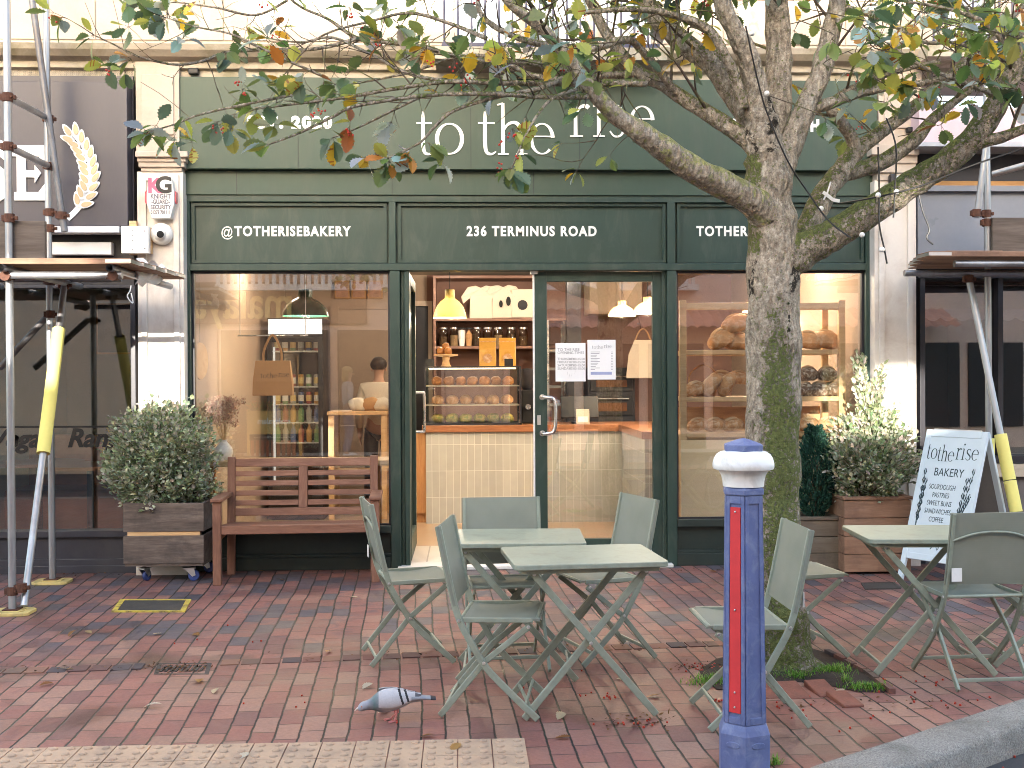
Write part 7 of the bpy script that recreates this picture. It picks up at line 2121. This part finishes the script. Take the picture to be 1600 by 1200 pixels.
def ell(cx, cz, rx, ry, rz_, bumpy=.25, seed=1.0):
    def f(edge):
        d = rv().normalized(); k = 1 + bumpy * mnoise.noise(d * 2.2 + V((seed, 0, 0))) + bumpy * .5 * mnoise.noise(d * 5 + V((0, seed, 0)))
        r_ = (.92 + .1 * R.random()) if edge else R.random() ** .33
        p = V((d.x * rx, d.y * ry, d.z * rz_)) * k * r_
        return V((cx + p.x, p.y, max(-.02 if (abs(cx + p.x) > .3 or p.y < -.26) else .03, cz + p.z)))
    return f
sL = 1750 / (pl.location.y + 9)
PIT = [(.40, .46, .31), (.50, .54, .41), (.30, .37, .23), (.62, .64, .52), (.24, .29, .17), (.42, .45, .27)]
z0 = zb1_ - .06
cz = 1.54 - (716 - 588) / sL - z0
shrub('pittosporum', 'rounded pale green shrub filling the wheeled planter', (pl.location.x - .06, pl.location.y, z0), ell(-.02, cz, .41, .36, .43, .36, 2.6), 10000, .040, PIT, 110, M_sleaf, wr_=.72)
VAR = [(.58, .57, .42), (.40, .43, .29), (.28, .34, .19), (.66, .64, .50), (.20, .26, .13), (.48, .49, .34)]
sRr = 1750 / (pB.location.y + 9)
def tall(edge):
    r_ = R.random()
    if r_ < .74:
        return ell(.0, .34, .36, .28, .38, .3, 5.0)(edge)
    # upright leaders
    a = R.choice(((-.06, 1.12, .09), (.12, 1.06, .07), (-.01, .86, .16), (.20, .70, .12), (-.16, .66, .12), (.02, .74, .2)))
    z = a[1] * (R.random() ** .7 if not edge else R.uniform(.93, 1.05))
    w = a[2] * (1.25 - z / a[1]) + .02
    return V((a[0] * z / a[1] + R.gauss(0, w * .5), R.gauss(0, w * .5), max(.02, z)))
shrub('variegated_shrub', 'tall cream variegated shrub growing in the cedar planter', (pB.location.x + .0, pB.location.y, zB - .06), tall, 8000, .046, VAR, 70, M_sleaf)
CON = [(.012, .055, .038), (.018, .075, .048), (.010, .042, .034), (.03, .10, .06)]
t = T('dwarf_conifer', 'dark blue green dwarf conifer in the small planter beside the trunk', 'conifer', (pC.location.x + .03, pC.location.y, zC - .06))
mb = MB(); mb.c = []; st = MB()
for _ in range(1500):
    z = R.random() ** .8 * .70; rmax = .165 * (math.sin(min(1, (z + .12) / .45) * 1.4)) * (1.0 if z < .4 else max(.12, 1 - (z - .4) / .36))
    a = R.uniform(0, 6.28); r_ = rmax * R.random() ** .4
    p = V((math.cos(a) * r_, math.sin(a) * r_, z + .02)); d = (V((math.cos(a), math.sin(a), 0)) * .5 + V((0, 0, 1)) + rv() * .35).normalized()
    for j in range(5):
        q_ = p + d * .012 * j
        leafblade(mb, q_, (d + rv() * .7).normalized(), rv(), .032, .010, R.choice(CON))
for k in range(12):
    a = k * .52; st.tube([(0, 0, 0), (math.cos(a) * .05, math.sin(a) * .05, .25), (math.cos(a) * .08, math.sin(a) * .08, .5)], .006, 5)
obj('stems', st, M_twig, t); obj('foliage', mb, vcolmat('conifer_sprays', rough=.6, bmp=0), t)

# ================================================================ PIGEON
pg = gd(612, 1127)
pig = T('pigeon', 'pale grey pigeon with two black wing bars pecking at the bricks', 'pigeon', (pg.x, pg.y, 0), rad(180 + 4))
pig.scale = (.88, .88, .88)
# local +x is forward; spine from tail to crown
prof = [(-.150, .118, .010, .022), (-.125, .118, .013, .024), (-.095, .118, .022, .030), (-.06, .116, .036, .044), (-.02, .112, .046, .055), (.02, .108, .049, .060), (.055, .104, .044, .055), (.08, .100, .034, .043), (.100, .094, .0265, .032), (.117, .089, .0225, .026), (.132, .085, .0225, .0245), (.147, .081, .0228, .0240), (.160, .077, .018, .019), (.168, .074, .009, .010), (.171, .073, .003, .003)]
P = cr(prof, 5); n_ = 26; rings = []
for x, z, ry, rz_ in P: rings.append([V((x, ry * math.cos(2 * math.pi * j / n_), z + rz_ * math.sin(2 * math.pi * j / n_))) for j in range(n_)])
mb = MB().ring_sweep(rings); mb.c = []
for f in mb.f:
    c = sum((V(mb.v[i]) for i in f), V()) / len(f); x = c.x
    x += .012 * mnoise.noise(c * 45)
    ks = [(.17, (.34, .35, .39)), (.128, (.30, .31, .35)), (.108, (.19, .21, .24)), (.088, (.13, .19, .19)), (.07, (.16, .20, .22)), (.048, (.36, .36, .40)), (.02, (.46, .45, .47)), (-.3, (.44, .43, .45))]
    col = ks[-1][1]
    for (xa, ca), (xb, cb_) in zip(ks, ks[1:]):
        if xb <= x <= xa:
            t_ = (x - xb) / (xa - xb); col = tuple(b_ + (a_ - b_) * t_ for a_, b_ in zip(ca, cb_)); break
    mb.c.append(col)
M_feath = vcolmat('feathers', rough=.65, fine=130, bmp=.15)
body = obj('body', mb, M_feath, pig, smooth=True, angle=180)
for s in (-1, 1):
    w = MB(); w.c = []
    def wing(u, v_):
        x = .065 - .215 * u; hh = .056 * math.sin(math.pi * min(1, u * .75 + .22)) * (1 - .35 * u)
        z = .124 + .008 * u + (v_ - .5) * 2 * hh * (1.0 - .3 * u)
        zc_, rz0 = .110, .060 * max(.3, 1 - max(0, -x) * 3.5); ry0 = .052 * max(.22, 1 - max(0, -x) * 5.2)
        yy = ry0 * math.sqrt(max(.04, 1 - min(.96, ((z - zc_) / rz0) ** 2)))
        return (x, s * (yy + .004), z)
    w.grid(wing, 90, 44)
    for f in w.f:
        c = sum((V(w.v[i]) for i in f), V()) / 4; x, z = c.x, c.z
        k = x - (z - .12) * .32
        col = (.50, .49, .51)
        if -.056 < k < -.045 or (-.086 < k < -.075 and z > .09): col = (.028, .028, .034)
        elif x < -.120: col = (.10, .10, .115)
        n_ = mnoise.noise(c * 140) * .06 + mnoise.noise(V((c.x * 60, c.y, c.z * 160))) * .05
        w.c.append(tuple(max(.01, a_ * (1 + n_)) for a_ in col))
    o = obj('wing', w, M_feath, pig, smooth=True, angle=180); so = o.modifiers.new('thick', 'SOLIDIFY'); so.thickness = .004; so.offset = 0
tl2 = MB(); tl2.c = []
tr_ = cr([(-.100, .118, .034, .020), (-.135, .117, .027, .014), (-.17, .115, .025, .011), (-.205, .112, .029, .009), (-.224, .110, .030, .006)], 4)
tl2.ring_sweep([[V((x, ry * math.cos(2 * math.pi * j / 18), z + rz_ * math.sin(2 * math.pi * j / 18))) for j in range(18)] for x, z, ry, rz_ in tr_])
for f in tl2.f:
    x = sum(tl2.v[i][0] for i in f) / len(f); tl2.c.append((.035, .035, .045) if x < -.200 else (.27, .28, .31))
o = obj('tail', tl2, M_feath, pig, smooth=True, angle=60)
obj('beak', MB().tube([(.164, 0, .076), (.178, 0, .068), (.187, 0, .059)], (.0055, .0042, .001), 8), mat('pale_beak', (.55, .50, .45), .5, bmp=0), pig, smooth=True)
b_ = MB()
for s in (-1, 1): b_.sphere((.150, s * .0218, .086), .0033, 8, 6)
obj('eye', b_, mat('orange_eye', (.45, .12, .03), .2, bmp=0), pig, smooth=True)
M_leg = mat('pink_leg', (.55, .20, .19), .6, var=.1, bmp=.1)
for s, x0_, fx in ((-1, -.005, .012), (1, .005, -.02)):
    b_ = MB()
    b_.tube([(x0_ - .02, s * .02, .062), (x0_ - .028, s * .021, .04), (x0_ + fx, s * .022, .007)], (.009, .005, .0038), 8)
    for a in (-28, 0, 28, 180):
        l_ = .034 if a != 180 else .016
        e_ = V((math.cos(rad(a)), math.sin(rad(a)), 0)) * l_
        b_.tube([(x0_ + fx, s * .022, .007), (x0_ + fx + e_.x * .6, s * .022 + e_.y * .6, .005), (x0_ + fx + e_.x, s * .022 + e_.y, .002)], (.0036, .003, .0014), 6)
    obj('leg', b_, M_leg, pig, smooth=True)

# ================================================================ PEOPLE
def skin(name, verts, edges, m, parent, root=0, sub=2):
    me = bpy.data.meshes.new(name); me.from_pydata([v[:3] for v in verts], edges, [])
    me.materials.append(m); o = bpy.data.objects.new(name, me); COL.objects.link(o); o.parent = parent
    md = o.modifiers.new('skin', 'SKIN'); md.use_smooth_shade = True
    for i, v in enumerate(verts):
        sv = me.skin_vertices[0].data[i]; sv.radius = (v[3], v[4] if len(v) > 4 else v[3]); sv.use_root = (i == root)
    s_ = o.modifiers.new('sub', 'SUBSURF'); s_.levels = sub; s_.render_levels = sub
    return o
M_skin = mat('skin', (.46, .27, .19), .6, var=.08, bmp=.05)
def person(label, loc, rz, top, trouser, hair, hair_len, shirt_name):
    """local -y is the way the person faces; about 1.72 m tall"""
    t = T('person', label, 'person', loc, rz)
    B = [(0, 0, .95, .115, .09), (0, .01, 1.15, .12, .085), (0, .01, 1.33, .135, .085), (0, .0, 1.45, .06), (0, -.01, 1.53, .050), (0, -.02, 1.60, .072, .085), (0, -.01, 1.67, .068, .08),
         (-.17, .01, 1.40, .052), (-.22, .01, 1.13, .042), (-.21, -.10, .92, .034), (-.205, -.13, .85, .030),
         (.17, .01, 1.40, .052), (.22, .01, 1.13, .042), (.22, -.05, .90, .034), (.22, -.07, .83, .030),
         (-.09, 0, .86, .085), (-.10, -.03, .48, .058), (-.11, .03, .09, .042), (-.115, -.10, .04, .036, .03),
         (.09, 0, .86, .085), (.10, -.01, .48, .058), (.12, .06, .09, .042), (.13, -.06, .04, .036, .03)]
    E = [(0, 1), (1, 2), (2, 3), (3, 4), (4, 5), (5, 6), (2, 7), (7, 8), (8, 9), (9, 10), (2, 11), (11, 12), (12, 13), (13, 14), (0, 15), (15, 16), (16, 17), (17, 18), (0, 19), (19, 20), (20, 21), (21, 22)]
    # five short finger chains at each hand
    for hnd, sx_ in ((10, -1), (14, 1)):
        hx_, hy, hz = B[hnd][:3]
        for k in range(5):
            off = (-.028 + .014 * k) if k < 4 else 0.0
            bx_ = (hx_ + .004 * sx_, hy + off, hz - .03, .010) if k < 4 else (hx_ - .0, hy - .034, hz + .01, .011)
            tip = (hx_ - .010 * sx_, hy + off - .008, hz - .085 - (.01 if k in (1, 2) else 0), .008) if k < 4 else (hx_ - .004 * sx_, hy - .06, hz - .03, .009)
            i = len(B); B += [bx_, tip]; E += [(hnd, i), (i, i + 1)]
    body = skin('body', B, E, M_skin, t)
    fc = MB()
    fc.sphere((0, -.105, 1.605), (.012, .022, .022), 8, 6); 
    for s in (-1, 1): fc.sphere((s * .078, -.01, 1.61), (.012, .02, .03), 8, 6)
    obj('nose_and_ears', fc, M_skin, t, smooth=True)
    ey = MB()
    for s in (-1, 1): ey.sphere((s * .03, -.098, 1.635), .011, 8, 6)
    obj('eyes', ey, M_black, t, smooth=True); obj('mouth', MB().sphere((0, -.099, 1.565), (.024, .008, .006), 8, 5), mat('lips', (.40, .14, .12), .5, bmp=0), t, smooth=True)
    hb = MB(); lumpy(hb, (0, .012, 1.665), (.094, .105, .085), 3, .12, 18, 12)
    if hair_len: lumpy(hb, (0, .055, 1.56), (.092, .06, .14), 5, .15, 16, 10)
    obj('hair', hb, hair, t, smooth=True, angle=180)
    J = [(0, 0, .90, .15, .115), (0, .01, 1.15, .145, .105), (0, .01, 1.34, .158, .10), (0, 0, 1.455, .075),
         (-.175, .01, 1.40, .068), (-.225, .01, 1.13, .056), (-.212, -.09, .94, .046), (.175, .01, 1.40, .068), (.225, .01, 1.13, .056), (.221, -.042, .93, .046)]
    skin('jacket', J, [(0, 1), (1, 2), (2, 3), (2, 4), (4, 5), (5, 6), (2, 7), (7, 8), (8, 9)], top, t)
    K = [(0, 0, .96, .13, .105), (-.09, 0, .86, .10), (-.10, -.03, .48, .074), (-.11, .03, .10, .058), (.09, 0, .86, .10), (.10, -.01, .48, .074), (.12, .06, .10, .058)]
    skin('trousers', K, [(0, 1), (1, 2), (2, 3), (0, 4), (4, 5), (5, 6)], trouser, t)
    for s, xx, yy in ((-1, -.112, 0), (1, .125, .03)):
        sh_ = MB(); lumpy(sh_, (xx, yy - .05, .05), (.05, .135, .055), s + 4, .1, 14, 9); obj('shoe', sh_, M_wpaint, t, smooth=True, angle=180)
    return t
M_denim = mat('denim', (.075, .11, .20), .85, var=.25, scale=8, bmp=.15)
M_hairb = mat('blond_hair', (.42, .29, .13), .6, var=.25, scale=14, bmp=.4, stretch=(1, 1, .2))
M_haird = mat('dark_hair', (.03, .02, .015), .6, var=.3, scale=14, bmp=.3)
vp = pt(543, 712, 12.25)
person('woman in a pale grey jacket and blue jeans crossing the far pavement', (vp.x, -12.25, 0), rad(70), mat('grey_jacket', (.42, .40, .39), .85, var=.12, bmp=.2), M_denim, M_hairb, True, 'jacket')
sp_ = pt(592, 600, 3.75)
person('shop worker in a cream shirt seen from behind past the prep table', (sp_.x, 3.75, .02), rad(180), M_shirt, M_chard, M_haird, False, 'shirt')
# street barrier with the restaurant's name, reflected in the window beside the woman
xb0, xb1 = pt(384, 700, 12.2).x, pt(470, 700, 12.2).x
br2 = T('street_barrier', 'yellow wooden planter barrier with the restaurant name and red slats across the street', 'barrier', ((xb0 + xb1) / 2, -12.2, 0))
hw3 = (xb1 - xb0) / 2
b_ = MB()
for x in (-hw3, hw3 - .05): b_.box(x, x + .05, -.03, .03, 0, .95)
b_.box(-hw3 + .05, hw3 - .05, -.02, .02, .48, .92); obj('sign_panel', b_, mat('ochre_board', (.55, .36, .12), .6, var=.1, bmp=.05), br2)
b_ = MB().box(-hw3 + .05, hw3 - .05, -.022, .022, .36, .47); obj('name_strip', b_, M_black, br2)
for k in range(9): 
    x = -hw3 + .07 + k * (2 * hw3 - .14) / 9
    obj('slat', MB().box(x, x + .06, -.015, .015, .06, .355), mat('red_slat', (.35, .09, .04), .6, var=.15), br2)
text('lettering', 'malayalam', .15, M_white, br2, facing(V(((xb0 + xb1) / 2, -12.2 + .022, .72)), (0, 1, 0)), bold=.004, depth=.002)
text('lettering', 'South Indian Authentic KERALA Cuisine', .045, M_white, br2, facing(V(((xb0 + xb1) / 2, -12.2 + .024, .415)), (0, 1, 0)), depth=.001)
b_ = MB(); b_.c = []
for _ in range(420):
    p = V((R.uniform(-hw3, hw3), R.uniform(-.08, .08), .93 + R.random() * .16)); leafblade(b_, p, rv(), rv(), .05, .022, R.choice([(.10, .18, .04), (.16, .24, .05), (.55, .30, .05), (.5, .12, .06)]))
obj('flowers', b_, M_leafd, br2)

# ================================================================ LITTER
FL = [(.40, .22, .06), (.30, .15, .05), (.48, .36, .18), (.55, .46, .30), (.26, .11, .04), (.60, .55, .44)]
spots = [(253, 1107, 5), (390, 1179, 5), (255, 990, 3), (143, 991, 2), (122, 990, 1), (118, 1046, 2), (402, 893, 0), (430, 908, 1), (510, 1023, 0), (560, 935, 3), (590, 1118, 5), (882, 1119, 3), (962, 1061, 3), (1097, 881, 2), (680, 1152, 1), (300, 992, 1), (566, 1078, 5), (1120, 895, 4), (1170, 900, 1), (310, 1070, 0), (640, 1090, 4), (1010, 1090, 1), (720, 1165, 0), (865, 1155, 4), (1320, 1085, 5), (1334, 1092, 5), (1480, 912, 0), (1500, 930, 3), (60, 1075, 4), (340, 1079, 3)]
for px, py, k in spots:
    p = gd(px, py); sv = (lf.v, lf.f, lf.c); lf = MB(); lf.c = []
    a = R.uniform(0, 6.28); col = FL[k]
    wleaf(V((0, 0, .006)), V((math.cos(a), math.sin(a), .12)), (V((0, 0, 1)) + rv() * .35).normalized(), R.uniform(.06, .1), R.uniform(.035, .05), col)
    zmin = min(v[2] for v in lf.v); lf.v = [(x, y, z - zmin + .004) for x, y, z in lf.v]
    tone_ = ('rust orange', 'brown', 'tan', 'pale', 'dark russet', 'bleached')[k]
    near = 'lying on the bricks near ' + min((((613, 1120), 'the pigeon'), ((230, 947), 'the yellow edged cover'), ((285, 1045), 'the drain grate'), ((460, 905), 'the bench'), ((900, 1100), 'the front table'), ((1230, 1060), 'the tree pit'), ((1150, 890), 'the bread window'), ((1480, 915), 'the sandwich board'), ((60, 960), 'the scaffold foot'), ((380, 1180), 'the tactile paving')), key=lambda q_: (q_[0][0] - px) ** 2 + (q_[0][1] - py) ** 2)[1]
    o = tag(obj('fallen_leaf', lf, M_leaf), '%s fallen leaf %s' % (tone_, near), 'leaf', 'fallen leaves on the pavement')
    o.location = (p.x, p.y, 0)
    lf = MB(); lf.v, lf.f, lf.c = sv
bb = MB()
for px, py, n_, s in ((1120, 1095, 8, .03), (940, 1087, 7, .05), (935, 1090, 5, .04), (617, 1129, 3, .012), (1215, 1098, 3, .03), (1440, 1080, 6, .2), (1500, 1100, 6, .08), (1570, 1170, 30, .2), (1590, 1150, 20, .15), (1105, 1045, 12, .06), (1000, 1130, 14, .08), (1250, 1110, 8, .12), (1350, 1120, 10, .2), (870, 1050, 6, .1), (300, 1000, 5, .3), (450, 1090, 5, .3), (1090, 1040, 8, .06), (1400, 1060, 8, .15)):
    c = gd(px, py)
    for _ in range(n_):
        if px > 1560 and py > 1145: q_ = gd(px, py, -.12) + V((R.gauss(0, s), -abs(R.gauss(0, s * .6)) - .03, 0)); zz = -.1155
        else: q_ = c + V((R.gauss(0, s), R.gauss(0, s * .6), 0)); zz = .0045
        bb.sphere((q_.x, q_.y, zz), R.uniform(.0045, .0065), 7, 5)
tag(obj('fallen_berries', bb, mat('fallen_berry', (.40, .035, .015), .4, var=.3, bmp=0), smooth=True), 'small red berries fallen over the bricks under the tree', 'berries', kind='stuff')
mu = MB(); mu.c = []
for px, py, n_, s in ((285, 1045, 90, .10), (1110, 1045, 90, .10), (1000, 1128, 60, .09), (1240, 1040, 60, .12), (700, 1025, 50, .5), (200, 1040, 40, .4), (1300, 900, 30, .3), (250, 895, 60, .35), (80, 900, 30, .3), (600, 893, 40, .6), (1150, 889, 40, .4), (1380, 1100, 50, .3), (900, 1010, 40, .5)):
    c = gd(px, py)
    for _ in range(n_):
        q_ = c + V((R.gauss(0, s), R.gauss(0, min(s, .06)), .003)); leafblade(mu, q_, V((R.uniform(-1, 1), R.uniform(-1, 1), .15)), V((0, 0, 1)) + rv() * .4, R.uniform(.01, .035), R.uniform(.005, .015), R.choice([(.06, .03, .018), (.11, .05, .025), (.16, .08, .035), (.045, .028, .02), (.22, .12, .05)]))
tag(obj('leaf_litter', mu, M_leafd), 'crumbled brown leaf litter in the drainage course and along the shop foot', 'leaf litter', kind='stuff')
